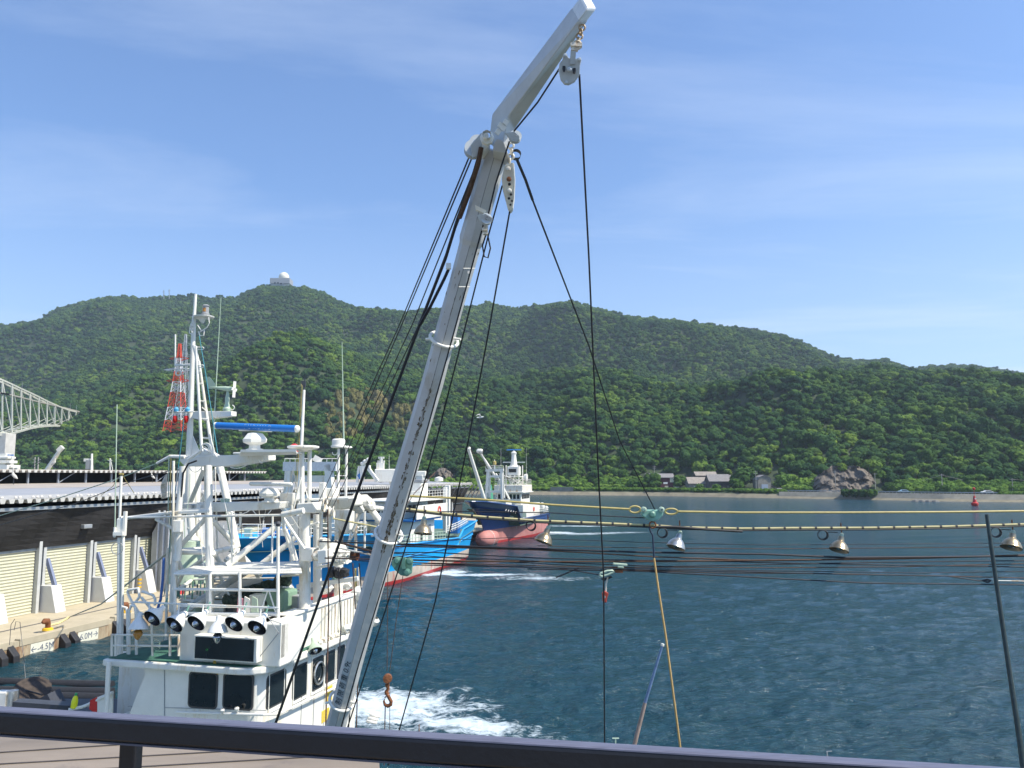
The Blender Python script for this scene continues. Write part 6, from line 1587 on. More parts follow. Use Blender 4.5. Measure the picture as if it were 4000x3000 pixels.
t('ladder_stile', 1388, 2220, 1392, 2330, 20.5, .03, m=M_yellow); t('ladder_stile', 1402, 2215, 1408, 2320, 20.5, .03, m=M_white)
# side lamps, rusty fittings and domes below the bulwark
e_ = bell(A, atv(1232, 2540, vR + .32), (.35, -.55, -.7), .15, .3, M_ltgrn, M_refl, M_bulb, .06); e_.name = 'side_floodlight'
lumps('rusty_fittings', M_whrust, [(1235 + i * 15, 2515 - i * 6.2, ux(1235 + i * 15, vR + .12), .05 + .02 * (i % 3)) for i in range(9)], 21)
lumps('pale_shell_lamp', mat('pale_lamp_shell', (.6, .6, .55), .6), [(1350, 2455, ux(1350, vR + .2), .10), (1363, 2449, ux(1363, vR + .2), .09)], 22)
MB().lathe(atv(1402, 2322, vR + .0), (0, 0, 1), [(-.16, .10), (-.05, .19), (.1, .19), (.2, .08), (.22, 0)], 16).build('dome_light', M_white, A, smooth=True)
MB().lathe(atv(1462, 2428, vR + .55), (.4, -.3, .8), [(-.12, .05), (-.06, .11), (.06, .12), (.12, .06)], 14).build('dome_light', M_white, A, smooth=True)
for k in range(3): MB().torus(atv(1452 + k * 6, 2820 - k * 12, -7.6), (.2, .3, 1), .10, .03, 18, 6).build('white_fairlead', M_white, A)
# loose runs of cable, conduit and rope that clutter the frames
rgc = random.Random(31)
for k in range(16):
    x0 = rgc.uniform(690, 1150); y0 = rgc.uniform(1800, 2050); x1 = x0 + rgc.uniform(-70, 90); y1 = y0 + rgc.uniform(60, 330)
    u0_ = rgc.uniform(16.2, 18.6); b = MB(); b.path([atu(x0, y0, u0_), atu((x0 + x1) / 2 + rgc.uniform(-12, 12), (y0 + y1) / 2 + 10, u0_), atu(x1, y1, u0_)], rgc.choice((.006, .008, .012)), 5); b.build('conduit', rgc.choice((M_ltgrn, M_white, M_grey, M_whrust)), A)
for (x0, y0, x1, y1, sag) in ((880, 1985, 980, 1990, 22), (985, 1990, 1060, 1992, 28), (900, 1825, 985, 1800, 14), (735, 1822, 790, 1822, 22), (1010, 1796, 1035, 1790, 16), (1110, 2030, 1180, 2010, 30), (1185, 2120, 1245, 2150, 22)):
    b = MB(); b.path([atu(x0 + (x1 - x0) * q / 6, y0 + (y1 - y0) * q / 6 + sag * 4 * (q / 6) * (1 - q / 6), 16.7) for q in range(7)], .011, 5); b.build('slack_cable', M_white, A)
for (x0, y0, x1, y1, u, r) in ((905, 2000, 905, 2200, 16.2, .022), (1065, 2010, 1062, 2200, 16.3, .022), (845, 1990, 850, 2200, 17.2, .02), (940, 2000, 938, 2060, 17, .03), (1140, 1960, 1136, 2200, 18.2, .03), (1255, 1990, 1252, 2140, 17.6, .045), (1290, 2000, 1288, 2110, 18.4, .04), (1170, 2070, 1245, 2040, 17, .03),
                               (1240, 2060, 1320, 2075, 18.6, .03), (1130, 2125, 1170, 2122, 17, .035), (760, 2250, 940, 2245, 17.4, .03), (700, 2265, 1080, 2258, 17.9, .022), (1100, 2250, 1170, 2245, 17.4, .03), (715, 2345, 905, 2350, 17.2, .025), (960, 2350, 1130, 2338, 17.6, .025)):
    t('pipe_run', x0, y0, x1, y1, u, r)
for (x, y, u, a_, b_, c_, m) in ((1130, 1948, 17.4, .35, .3, .28, M_white), (1290, 1935, 18.2, .3, .3, .35, M_white), (1260, 1925, 18, .14, .14, .5, M_white), (880, 1955, 17, .16, .16, .1, M_ltgrn), (1065, 1955, 17, .2, .2, .08, M_whrust), (746, 1985, 16.6, .12, .12, .2, M_alu), (778, 1982, 16.6, .1, .1, .14, M_white),
                              (1210, 2165, 16.8, .3, .3, .28, M_white), (1180, 2330, 18.5, .2, .3, .3, M_grey), (850, 2370, 17, .5, .3, .18, M_white), (760, 2375, 17, .3, .3, .22, M_ltgrn), (905, 2380, 17, .2, .2, .2, M_dkgrey)):
    MB().sbox(atu(x, y, u), (a_, b_, c_)).build('fitting_box', m, A, bevel=.015)
# aft deckhouse of the same boat behind the bridge
vbox(A, 'aft_house', 19.4, 20.1, -12.9, -9.6, 2.0, 4.8, M_white, .06)
for (x0, y0, x1, y1, u) in ((702, 2300, 770, 2302, 18), (700, 2330, 900, 2335, 18)): bm_('low_rail', x0, y0, x1, y1, u, .05, .06)
# --- low black pontoon tubes and gear at the lower left, beyond the near rail
def lowp(x, y, z): return atz(x, y, z)
e = empty('floating_boom', atz(200, 2690, .1), 'long dark floating tubes lying on the water at the lower left', 'floating tubes')
for y in (2672, 2700, 2722):
    b = MB(); b.path([atz(-200, y - 14 if y < 2680 else y, .12), atz(150, y, .12), atz(440, y + 6, .12)], .22, 10); b.build('tube', M_black, e, smooth=True)
e = empty('deck_gear_boat', atz(150, 2750, 1.0), 'dark covered drum and grey gear on a low boat at the lower left corner', 'work boat')
b = MB(); c = at(125, 2700, 20); b.lathe(c, (.25, -.5, .9), [(-.75, .34), (-.72, .38), (0, .38), (.02, .42), (.06, .42), (.07, .0)], 20); b.build('covered_drum', mat('rusty_dark_drum', (.06, .045, .035), .8, var=.5, scale=8, stain=(.3, .3, .3), stain_amt=.3), e, smooth=False)
MB().tube(at(85, 2692, 20), at(165, 2714, 19.6), .02, n=5).build('drum_strap', M_black, e)
b = MB(); b.prism([at(110, 2750, 19), at(185, 2712, 19), at(212, 2765, 19), at(215, 2800, 19), at(108, 2800, 19)], (0, .5, 0)); b.build('grey_housing', mat('blue_grey_housing', (.05, .055, .07), .6), e)
b = MB(); b.lathe(at(225, 2765, 19), (.2, -.2, 1), [(-.25, .12), (-.1, .19), (.05, .17), (.14, .06)], 16); b.build('white_float', M_white, e, smooth=True)
b = MB(); b.lathe(at(48, 2732, 19), (0, 0, 1), [(-.4, .16), (.12, .13), (.2, .12), (.22, 0)], 12); b.build('metal_can', M_alu, e, smooth=True)
MB().box(at(10, 2745, 19), (.3, .3, .5)).build('white_box', M_white, e); MB().beam(at(60, 2780, 18.5), at(280, 2795, 18.5), .3, .5).build('deck_edge', M_dkgrey, e)
MB().box(at(160, 2870, 19), (6, 2.2, 1.0)).build('hull', mat('dull_grey_hull', (.06, .065, .075), .6), e)
b = MB(); b.path([at(55, 2462, 20), at(62, 2428, 20), at(78, 2430, 20), at(83, 2480, 20), at(100, 2650, 19.6)], .008, 4); b.path([at(37, 2520, 20), at(43, 2440, 20), at(58, 2418, 20)], .008, 4); b.build('wire_hoop', M_dkgrey, e)
c = at(293, 2735, 18); e = empty('yellow_bottle', c + Vector((0, 0, -.2)), 'bright yellow bottle with a green cap on the white boat rail', 'bottle')
MB().lathe(c, (.12, 0, 1), [(-.17, .055), (-.16, .068), (-.02, .068), (.06, .05), (.1, .025)], 14).build('body', mat('bright_yellow_plastic', (.80, .78, .02), .35), e, smooth=True)
MB().lathe(c + Vector((.012, 0, .1)), (.12, 0, 1), [(0, .028), (.05, .026), (.052, 0)], 12).build('cap', mat('green_cap', (.02, .35, .12), .4), e)
b = MB(); b.path([at(270, 2772, 18), at(320, 2762, 18), at(345, 2752, 18), at(440, 2705, 17.8)], .035, 8); b.build('left_bulwark_rail', M_white, A, smooth=True)
MB().prism([at(348, 2770, 17.9), at(352, 2735, 17.9), at(380, 2722, 17.9), at(378, 2790, 17.9)], (0, .04, 0)).build('red_panel', M_red, A)
MB().prism([at(380, 2724, 17.9), at(440, 2700, 17.9), at(440, 2850, 17.9), at(380, 2850, 17.9)], (0, .04, 0)).build('left_bulwark', M_white, A)
# ================================================================ CRANE BOOM OF THE BOAT BELOW US
def bdep(y): return float(np.interp(y, [35, 560, 2840, 2990], [5.7, 6.1, 8.25, 8.4]))      # the boom leans towards us
def bt(x, y, d): return at(x, y, d + bdep(y) - 8.0) if 6.8 < d < 8.75 else at(x, y, d)
def BP(x, y, d=8.0): return bt(x, y, d)
cb = empty('crane_boom', BP(1310, 2840) - Vector((0, 0, 4)), 'tall pale grey steel crane boom leaning right with a bent tip across the middle', 'crane boom')
def octprism(P, ring_dir, n=8):
    """P: list of (centre, radius); octagonal tube with a face turned so two faces show"""
    b = MB(); vs = []; last = None
    for i, (c, r) in enumerate(P):
        d = (P[min(i + 1, len(P) - 1)][0] - P[max(0, i - 1)][0]).normalized()
        f = Vector(ring_dir); f = (f - d * f.dot(d)).normalized(); g = d.cross(f)
        vs += [c + f * r * math.cos(2 * math.pi * k / n) + g * r * math.sin(2 * math.pi * k / n) for k in range(n)]
    fs = []
    for i in range(len(P) - 1): fs += [(i * n + k, i * n + (k + 1) % n, (i + 1) * n + (k + 1) % n, (i + 1) * n + k) for k in range(n)]
    fs += [tuple(range(n)), tuple(range((len(P) - 1) * n, len(P) * n))]
    return b.add(vs, fs)
# centre line of the lower boom and its half-widths (px)
low = [(1310, 2840, 36), (1345, 2716, 37), (1376, 2590, 38), (1440, 2353, 39), (1500, 2140, 40), (1559, 1930, 41), (1688, 1500, 42), (1762, 1222, 40), (1797, 1100, 40), (1836, 960, 43), (1865, 850, 46), (1905, 705, 50), (1938, 590, 46)]
view = Vector((-.22, -1, -.05))
PL = [(BP(1310, 2840) + (BP(1310, 2840) - BP(1376, 2590)) * 6.0, .095)] + [(BP(x, y), w / F * bdep(y) * 1.03) for x, y, w in low]
octprism(PL, (.12, -1, 0)).build('lower_boom', M_boom, cb)
# box-section upper jib
def jib():
    # four edges given at the elbow and at the tip: left edge, middle edge, right edge
    b = MB(); E = [(1915, 560), (1935, 455), (2230, 35)]
    d0 = 8.0
    Lft = [bt(1908, 560, d0 + .10), bt(1922, 445, d0 + .08), bt(2236, 28, 7.4)]
    Mid = [bt(1958, 600, d0 - .12), bt(1985, 455, d0 - .12), bt(2262, 78, 7.22)]
    Rgt = [bt(2000, 560, d0 + .05), bt(2012, 505, d0 + .05), bt(2297, 78, 7.42)]
    vs = []; n = 4
    for i in range(3):
        L, Mm, Rr = Lft[i], Mid[i], Rgt[i]; bk = L + Rr - Mm; vs += [L, Mm, Rr, bk]
    fs = []
    for i in range(2): fs += [(i * 4 + k, i * 4 + (k + 1) % 4, (i + 1) * 4 + (k + 1) % 4, (i + 1) * 4 + k) for k in range(4)]
    fs += [(0, 1, 2, 3), (8, 9, 10, 11)]
    b.add(vs, fs); return b, Lft, Mid, Rgt
b, Lf, Md, Rg = jib(); b.build('upper_jib', M_boom, cb, bevel=.012)
tip = [Lf[2], Md[2], Rg[2], Lf[2] + Rg[2] - Md[2]]; dj = (Lf[2] - Lf[1]).normalized()
b = MB(); b.prism([p - dj * .02 for p in tip], dj * .13); b.build('jib_cap', mat('bright_white_cap', (.78, .78, .76), .4, stain=(.5, .42, .3), stain_amt=.3, scale=12), cb, bevel=.02)
# paint flaking off along the edge that faces us: ragged patches lying on both faces
rg = random.Random(11); fdir = Vector((.12, -1, 0))
def boom_edge(i, s_):
    c0, r0 = PL[i]; c1, r1 = PL[i + 1]; d = (c1 - c0).normalized(); f = (fdir - d * fdir.dot(d)).normalized(); g = d.cross(f)
    c = c0.lerp(c1, s_); r = r0 + (r1 - r0) * s_
    e0 = c + f * r; out = []
    for sg in (1, -1):
        e1 = c + (f * math.cos(math.pi / 4) + g * sg * math.sin(math.pi / 4)) * r
        nrm_ = (f * math.cos(math.pi / 8) + g * sg * math.sin(math.pi / 8)); out.append((e0, (e1 - e0).normalized(), nrm_, d))
    return out
chip = MB()
def flake(i, s_, w, h, off=0.0, side=None):
    for k, (e0, a, nn, d) in enumerate(boom_edge(i, s_)):
        if side is not None and k != side: continue
        o_ = e0 + nn * .0025 + a * (off - .003); n_ = 9; pts = []
        for q_ in range(n_):
            an = -math.pi / 2 + math.pi * q_ / (n_ - 1); rr = rg.uniform(.55, 1.2)
            pts.append(o_ + a * (w * rr * math.cos(an)) + d * (h * rr * math.sin(an)))
        chip.add(pts, [tuple(range(n_))])
for k in range(120):
    f_ = rg.random() ** .9; L_ = 5.0 + f_ * 1.98
    i = int(L_); flake(i, (L_ - i), rg.uniform(.003, .015), rg.uniform(.008, .034), rg.uniform(0, .016), rg.choice((None, 0, 1)))
for k in range(60): flake(rg.choice((4, 5, 6, 7, 8)), rg.random(), rg.uniform(.002, .007), rg.uniform(.01, .04))
for k in range(26): flake(rg.choice((5, 6, 7, 8, 9)), rg.random(), rg.uniform(.003, .008), rg.uniform(.003, .03), rg.uniform(.02, .09), rg.choice((0, 1)))
co_ = chip.build('peeled_paint', mat('peeled_paint_flakes', (.12, .09, .05), .9, var=.75, scale=45, stain=(.5, .48, .42), stain_amt=.45), cb)
# joint seam along the edge
sm = MB()
for i in range(1, len(PL) - 1):
    e0 = boom_edge(i, 0)[0][0]; e1 = boom_edge(i, 1)[0][0]; sm.tube(e0, e1, .0035, n=5, caps=False)
sm.build('edge_seam', mat('shaded_seam_sealant', (.30, .30, .29), .8), cb)
for (x, y, w, tilt) in ((1734, 1326, .155, .14), (1518, 2087, .158, .14), (1336, 2735, .153, .15)):
    c = BP(x, y); ax = (BP(1760, 1200) - BP(1580, 1930)).normalized(); ax = (ax + Vector((.10, -.28, 0))).normalized()
    MB().torus(c, ax, w * .80, .014, 36, 8).build('ring_guard', M_white, cb, smooth=True)
    for s in (-1, 1): MB().tube(c + Vector((s * .09, -.05, .0)), c + Vector((s * .15, -.07, -.01)), .012, n=6).build('ring_lug', M_white, cb)
def frame(x, y, x2, y2):     # boom direction on the drawing plane
    return (BP(x2, y2) - BP(x, y)).normalized()
d_l = frame(1478, 2350, 1690, 1500)
b = MB(); octp = octprism([(BP(1866, 850), .100), (BP(1843, 935), .105), (BP(1838, 955), .094)], (.12, -1, 0)); octp.build('collar', M_boom, cb)
def sheave(name, c, ax, r, w, m, par, cheek=True):
    ax = Vector(ax).normalized(); c = Vector(c)
    o = MB(.77).lathe(c - ax * w / 2, ax, [(0, .01), (0, r), (w * .15, r), (w * .4, r * .78), (w * .6, r * .78), (w * .85, r), (w, r), (w, .01)], 22).build(name, m, par)
    MB().lathe(c - ax * (w / 2 + .012), ax, [(0, .012), (0, r * .22), (w + .024, r * .22), (w + .024, .01)], 12).build('axle', M_alu, o)
    return o
M_bl = mat('pale_grey_block_paint', (.50, .54, .56), .4, var=.1, scale=15, stain=(.3, .25, .2), stain_amt=.2)
yax = (0.15, -1, .1)
# elbow hinge: pin, twin lugs, left sheaves
b = MB(.77); b.lathe(bt(1903, 544, 7.75), (0, -1, 0), [(0, .07), (.05, .07), (.06, .045), (.12, .045)], 8); b.build('hinge_pin', M_white, cb)
MB(.77).prism([bt(1885, 505, 7.85), bt(1905, 508, 7.85), bt(1915, 560, 7.85), bt(1885, 600, 7.85), bt(1862, 560, 7.85)], (0, .3, 0)).build('hinge_lug', M_white, cb, bevel=.02)
MB(.77).prism([bt(1940, 540, 7.8), bt(1965, 545, 7.8), bt(1972, 560, 7.8), bt(1985, 600, 7.8), bt(1925, 590, 7.8), bt(1928, 560, 7.8)], (0, .25, 0)).build('hinge_plate', M_boom, cb, bevel=.01)
b = MB(.77)
for (x, y, w) in ((1955, 490, 12), (1965, 500, 12), (1945, 515, 10), (1975, 478, 9)): b.box(bt(x, y, 7.8), (.05, .03, .05), rot=(.3, .5, .4))
b.build('stiffener_lugs', M_white, cb)
sheave('left_sheave', bt(1850, 582, 7.9), yax, .095, .07, M_bl, cb); sheave('left_sheave', bt(1866, 560, 8.1), yax, .09, .07, M_bl, cb)
MB(.77).prism([bt(1838, 565, 7.84), bt(1880, 515, 7.84), bt(1890, 530, 7.84), bt(1872, 610, 7.84), bt(1845, 618, 7.84)], (0, .02, 0)).build('sheave_cheek', M_bl, cb, bevel=.01)
o = sheave('right_sheave', bt(2013, 534, 7.75), yax, .062, .05, M_bl, cb); MB(.77).prism([bt(1970, 518, 7.72), bt(2010, 512, 7.72), bt(2030, 530, 7.72), bt(2030, 548, 7.72), bt(2000, 552, 7.72)], (0, .015, 0)).build('sheave_cheek', M_bl, cb, bevel=.005)
sheave('mid_sheave', bt(1900, 856, 7.72), yax, .058, .05, M_bl, cb); MB(.77).prism([bt(1862, 840, 7.7), bt(1898, 834, 7.7), bt(1924, 850, 7.7), bt(1922, 866, 7.7), bt(1880, 872, 7.7)], (0, .015, 0)).build('sheave_cheek', M_bl, cb, bevel=.005)
MB(.77).prism([bt(1855, 800, 7.78), bt(1900, 822, 7.78), bt(1895, 835, 7.78), bt(1858, 818, 7.78)], (0, .03, 0)).build('rusty_bracket', M_whrust, cb)
lug = MB(.77); lug.box(bt(1893, 885, 7.8), (.06, .06, .10)); lug.box(bt(1897, 902, 7.8), (.05, .05, .08)); lug.build('lower_lug', M_white, cb)
b = MB(.77); c = bt(1899, 960, 7.8); b.path([c + Vector((0, 0, .1)), c + Vector((-.03, 0, 0)), c + Vector((-.015, 0, -.09)), c + Vector((.015, 0, -.1)), c + Vector((.035, 0, -.02)), c + Vector((.01, 0, .1))], .009, 6); b.build('wire_eye', M_rope, cb)
MB(.77).box(bt(1752, 1040, 7.9), (.05, .05, .06)).build('stay_lug', M_white, cb)
b = MB(.77); 
for y in (1048, 1120): b.beam(bt(1810 if y < 1100 else 1792, y, 7.84), bt(1856 if y < 1100 else 1835, y, 7.9), .006, .008)
b.beam(bt(1828, 1066, 7.84), bt(1822, 1105, 7.84), .012, .012); b.box(bt(1832, 1064, 7.84), (.03, .02, .03)); b.build('weld_trim', M_white, cb)
# capacity marking, running up the left face
M_mark = mat('black_marking_paint', (.035, .035, .04), .7)
def face_text(ch, y, size):
    ys = [q[1] for q in low]; i = max(k for k in range(len(ys)) if ys[k] >= y); s_ = (ys[i] - y) / (ys[i] - ys[i + 1])
    e0, a, nn, d = [q for q in boom_edge(i + 1, s_) if q[2].x < 0][0]
    half = (PL[i + 1][1]) * math.sin(math.pi / 8)
    text(ch, 'marking', size, M_mark, e0 + a * half * .98 + nn * .0015, d, nn.cross(d), cb, extrude=.0005)
for ch, y in (('\u5236', 2722), ('\u9650', 2690), ('\u8377', 2660), ('\u91cd', 2630)): face_text(ch, y, .074)
face_text('0.9t', 2588, .080)

# ---- big block hanging under the jib tip
blk_ = empty('snatch_block', bt(2228, 255, 7.3), 'pale grey two-eyed pulley block hanging by a chain from the jib tip', 'pulley block')
c = bt(2227, 272, 7.3)
pl_ = [(2200, 212), (2213, 210), (2222, 225), (2250, 228), (2262, 224), (2272, 232), (2266, 255), (2265, 290), (2245, 318), (2222, 330), (2205, 328), (2190, 310), (2182, 270), (2186, 245), (2198, 230)]
MB(.77).prism([bt(x, y, 7.26) for x, y in pl_], (0, .02, 0)).build('cheek_plate', M_bl, blk_, bevel=.006); MB(.77).prism([bt(x, y, 7.34) for x, y in pl_], (0, .02, 0)).build('cheek_plate', M_bl, blk_, bevel=.006)
MB(.77).lathe(bt(2226, 270, 7.285), (0, 1, 0), [(0, .08), (.02, .08), (.03, .07), (.04, .08)], 24).build('wheel', M_dkgrey, blk_)
for (x, y, a) in ((2203, 267, -.1), (2243, 275, .15)):
    b = MB(.77); q = bt(x, y, 7.255); b.lathe(q, (0, -1, 0), [(0, .019), (.003, .019), (.004, 0)], 14)
    for i, v in enumerate(b.v): b.v[i] = (q.x + (v[0] - q.x) * .75 + (v[2] - q.z) * a * .3, v[1], q.z + (v[2] - q.z) * 1.9)
    b.build('slot', M_black, blk_)
MB(.77).lathe(bt(2224, 272, 7.25), (0, -1, 0), [(0, .022), (.015, .02), (.02, .01), (.021, 0)], 10).build('axle_nut', M_bl, blk_)
MB(.77).prism([bt(2229, 200, 7.25), bt(2250, 198, 7.25), bt(2247, 250, 7.25), bt(2226, 250, 7.25)], (0, .012, 0)).build('strap', M_bl, blk_)
for (x, y) in ((2208, 216), (2264, 232), (2212, 322)): MB(.77).lathe(bt(x, y, 7.25), (0, -1, 0), [(0, .016), (.012, .014), (.014, 0)], 8).build('bolt', M_bl, blk_)
b = MB(.77); q = bt(2272, 100, 7.35); n_ = 5
for k in range(n_):
    cc = bt(2274 - k * 5, 108 + k * 17, 7.33); b.torus(cc, (1, .3, .1) if k % 2 else (.1, 1, .2), .026, .009, 12, 5)
b.build('chain', M_whrust, blk_); b = MB(.77); b.torus(bt(2254, 176, 7.3), (.1, 1, .2), .034, .013, 14, 6); b.box(bt(2240, 176, 7.3), (.05, .04, .03)); b.box(bt(2262, 178, 7.3), (.05, .04, .03)); b.box(bt(2244, 193, 7.3), (.06, .04, .03)); b.build('shackle', M_whrust, blk_)
# ---- rust-bleached long block hanging from the elbow
lb = empty('hanging_block', bt(1990, 700, 7.9), 'rust streaked white long pulley block hanging below the boom elbow', 'pulley block')
b = MB(.77)
for (x, y) in ((1996, 570), (1998, 590), (1996, 612), (1990, 628)): b.torus(bt(x, y, 7.9), (.3 if y in (570, 612) else 1, 1 if y in (570, 612) else .2, .1), .03, .012, 12, 5)
b.build('shackle', M_whrust, lb)
b = MB(.77); b.prism([bt(x, y, 7.85) for x, y in ((1972, 640), (2008, 632), (2013, 700), (2010, 770), (2004, 810), (1994, 824), (1984, 806), (1964, 730), (1960, 690))], (0, .10, 0)); b.build('cheeks', M_whrust, lb, bevel=.012)
for y in (660, 700, 745): MB(.77).lathe(bt(1988 + (y - 700) * .05, y, 7.83), (0, -1, 0), [(0, .026), (.02, .022), (.024, 0)], 10).build('axle_nut', M_rust if y == 700 else M_whrust, lb)
for (x, y, s) in ((1990, 720, .016), (1996, 760, .014), (1988, 775, .014), (2000, 785, .012), (1994, 800, .012)): MB(.77).lathe(bt(x, y, 7.845), (0, -1, 0), [(0, s), (.003, s), (.004, 0)], 8).build('slot', M_black, lb)
MB(.77).lathe(bt(2014, 610, 7.95), yax, [(0, .05), (.06, .05)], 16).build('side_sheave', M_dkgrey, lb)

# ---- ropes of the boom
ropes = 'wire ropes rigged on the crane boom'
def rope(P, r, m, label, name='wire_rope', group=ropes, cat='rope', n=6, sag=0):
    pts = [bt(*p) for p in P]
    if len(pts) == 2 and sag:
        pts = [pts[0].lerp(pts[1], k / 8) - Vector((0, 0, sag * 4 * (k / 8) * (1 - k / 8))) for k in range(9)]
    b = MB(); b.path(pts, r, n); return tag(b.build(name, m, smooth=True), label, cat, group)
rope([(2263, 290, 7.3), (2300, 1000, 7.6), (2335, 1800, 7.9), (2358, 2250, 8), (2362, 2990, 8.2)], .0072, M_rope, 'long dark wire falling from the jib tip block down past the red hook')
rope([(2184, 270, 7.28), (2100, 400, 7.5), (2008, 512, 7.7)], .0072, M_rope, 'dark wire running under the jib from tip block to elbow')
rope([(1990, 552, 7.68), (1935, 720, 7.68), (1908, 835, 7.66)], .0072, M_rope, 'dark wire crossing the upper boom between the two small sheaves')
rope([(1890, 870, 7.78), (1745, 1400, 7.78), (1566, 2050, 7.78), (1400, 2600, 7.78), (1330, 2850, 7.76), (1290, 2990, 7.76)], .0072, M_rope, 'dark wire lying along the right face of the boom')
rope([(1962, 725, 7.9), (1905, 930, 7.9), (1705, 1720, 7.9), (1590, 2120, 7.9), (1436, 2600, 7.88), (1355, 2850, 7.85), (1315, 2990, 7.85)], .0072, M_rope, 'dark wire running just right of the boom down to the rail')
rope([(1991, 826, 7.85), (1908, 1300, 7.9), (1830, 1720, 7.9), (1700, 2350, 8), (1560, 2850, 8.1), (1515, 2990, 8.1)], .0072, M_rope, 'dark wire from the long hanging block down to lower centre')
rope([(2018, 620, 8), (2052, 700, 8.2), (2080, 780, 8.5)], .013, M_rope, 'thick served end of the wire leading from the elbow to the green block')
rope([(2080, 780, 8.5), (2300, 1350, 9.8), (2420, 1720, 11.5), (2558, 1990, 12.9)], .009, M_rope, 'dark wire slanting down right from the elbow to the green block')
for (x0, y0, x1, y1, x2, y2, r, m, lb_) in ((1838, 600, 1560, 1270, 1245, 1960, .0072, M_rope, 'leftmost of the parallel stays fanning down left from the boom'),
        (1843, 618, 1586, 1230, 1268, 1968, .0072, M_rope, 'second from left of the parallel stays fanning down left from the boom'),
        (1862, 640, 1614, 1260, 1282, 1975, .0072, M_rope, 'third from left of the parallel stays fanning down left from the boom'),
        (1830, 760, 1640, 1260, 1300, 1980, .0072, M_rope, 'fourth from left of the parallel stays fanning down left from the boom')):
    rope([(x0, y0, 8.05), (x1, y1, 9.5), (x2, y2, 15.5)], r, m, lb_)
rope([(1870, 612, 7.9), (1838, 720, 8.0), (1786, 860, 8.05), (1740, 1010, 8.1), (1650, 1240, 8.15), (1590, 1400, 8.15), (1400, 1910, 8.2), (1075, 2830, 8.3), (1020, 2990, 8.4)], .0145, mat('greasy_black_rope', (.018, .017, .02), .6, var=.4, scale=60), 'thickest black rope running from the boom head to lower left before the wheelhouse', 'thick_rope')
rope([(1752, 1052, 8.0), (1735, 1090, 8.0), (1680, 1200, 8.05), (1640, 1270, 8.1)], .014, M_rope, 'short spliced rope from the boom lug joining the thick black rope')
rope([(1880, 575, 7.82), (1868, 640, 7.82), (1830, 760, 7.9), (1796, 850, 8.0)], .020, M_rustrope, 'rusty rope strop hanging from the elbow sheaves', 'rope_strop')
for (P, lb_) in (([(1280, 1990, 15), (1284, 2400, 15.2), (1272, 2850, 12)], 'left rusty fall hanging before the wheelhouse windows'),
                 ([(1322, 2220, 15), (1332, 2450, 15), (1318, 2650, 12)], 'black fall hanging between the wheelhouse side and the boom'),
                 ([(1378, 2200, 15), (1388, 2380, 15)], 'short rusty fall left of the boom behind the king posts'),
                 ([(1403, 2200, 15), (1412, 2320, 15)], 'short dark fall close to the left edge of the boom'),
                 ([(1368, 2760, 8.3), (1350, 2990, 8.2)], 'thin dark fall right of the boom foot'),
                 ([(1398, 2640, 9), (1388, 2990, 9)], 'brown fall beside the white ring at the boom foot')):
    rope(P, .012 if P[0][2] > 10 else .007, M_rustrope if 'rust' in lb_ or 'brown' in lb_ else M_rope, lb_)
# green sheave block mid-left with falls and rusty hook
gb = empty('green_double_block', bt(1580, 2205, 12), 'dark green double pulley plate mounted across the wires beside the boom', 'pulley block')
MB().prism([bt(x, y, 12) for x, y in ((1530, 2190), (1552, 2176), (1600, 2182), (1612, 2200), (1608, 2240), (1590, 2252), (1565, 2248), (1540, 2225), (1528, 2205))], (0, .05, 0)).build('plate', M_grn, gb, bevel=.01)
for (x, y) in ((1552, 2190), (1600, 2192), (1590, 2235)):
    MB().lathe(bt(x, y, 11.97), (0, -1, 0), [(0, .055), (.02, .055), (.03, .03), (.05, .03), (.051, 0)], 18).build('sheave', M_grn, gb)
MB().beam(bt(1576, 2178, 11.95), bt(1578, 2222, 11.95), .06, .05).build('strap', M_grn, gb)
rope([(1515, 2240, 11.9), (1512, 2620, 11.9)], .006, M_rustrope, 'left thin fall of the rusty hook', group='falls of the rusty hook')
rope([(1574, 2250, 11.9), (1548, 2420, 11.9), (1522, 2625, 11.9)], .006, M_rustrope, 'right thin fall of the rusty hook', group='falls of the rusty hook')
hk = empty('crane_hook', bt(1514, 2630, 11.9), 'rusty crane hook and ball hanging over the foam right of the boom', 'hook')
MB().lathe(bt(1514, 2650, 11.9), (.1, -1, .1), [(-.07, .02), (-.07, .062), (-.02, .066), (.02, .066), (.07, .062), (.075, .03), (.076, 0)], 18).build('hook_block', M_rust, hk, smooth=True)
b = MB(); b.path([bt(x, y, 11.9) for x, y in ((1512, 2672), (1516, 2690), (1510, 2700), (1512, 2712))], [.035, .022, .03, .035], 8); b.build('swivel', M_rust, hk, smooth=True)
b = MB(); b.path([bt(x, y, 11.88) for x, y in ((1512, 2712), (1520, 2725), (1528, 2740), (1526, 2752), (1515, 2758), (1503, 2752), (1499, 2738), (1503, 2731))], [.018, .026, .026, .028, .028, .022, .014, .005], 10); b.build('hook', M_rust, hk, smooth=True)
b = MB(); b.path([bt(1502, 2726, 11.88), bt(1512, 2716, 11.88)], [.006, .012], 6); b.build('safety_latch', M_rust, hk)
rope([(1505, 2750, 11.9), (1500, 2990, 11.9)], .008, M_rustrope, 'rusty chain tail hanging below the hook', group='falls of the rusty hook'); rope([(1523, 2690, 11.95), (1522, 2990, 11.9)], .005, M_rustrope, 'thin wire hanging right of the hook', group='falls of the rusty hook')

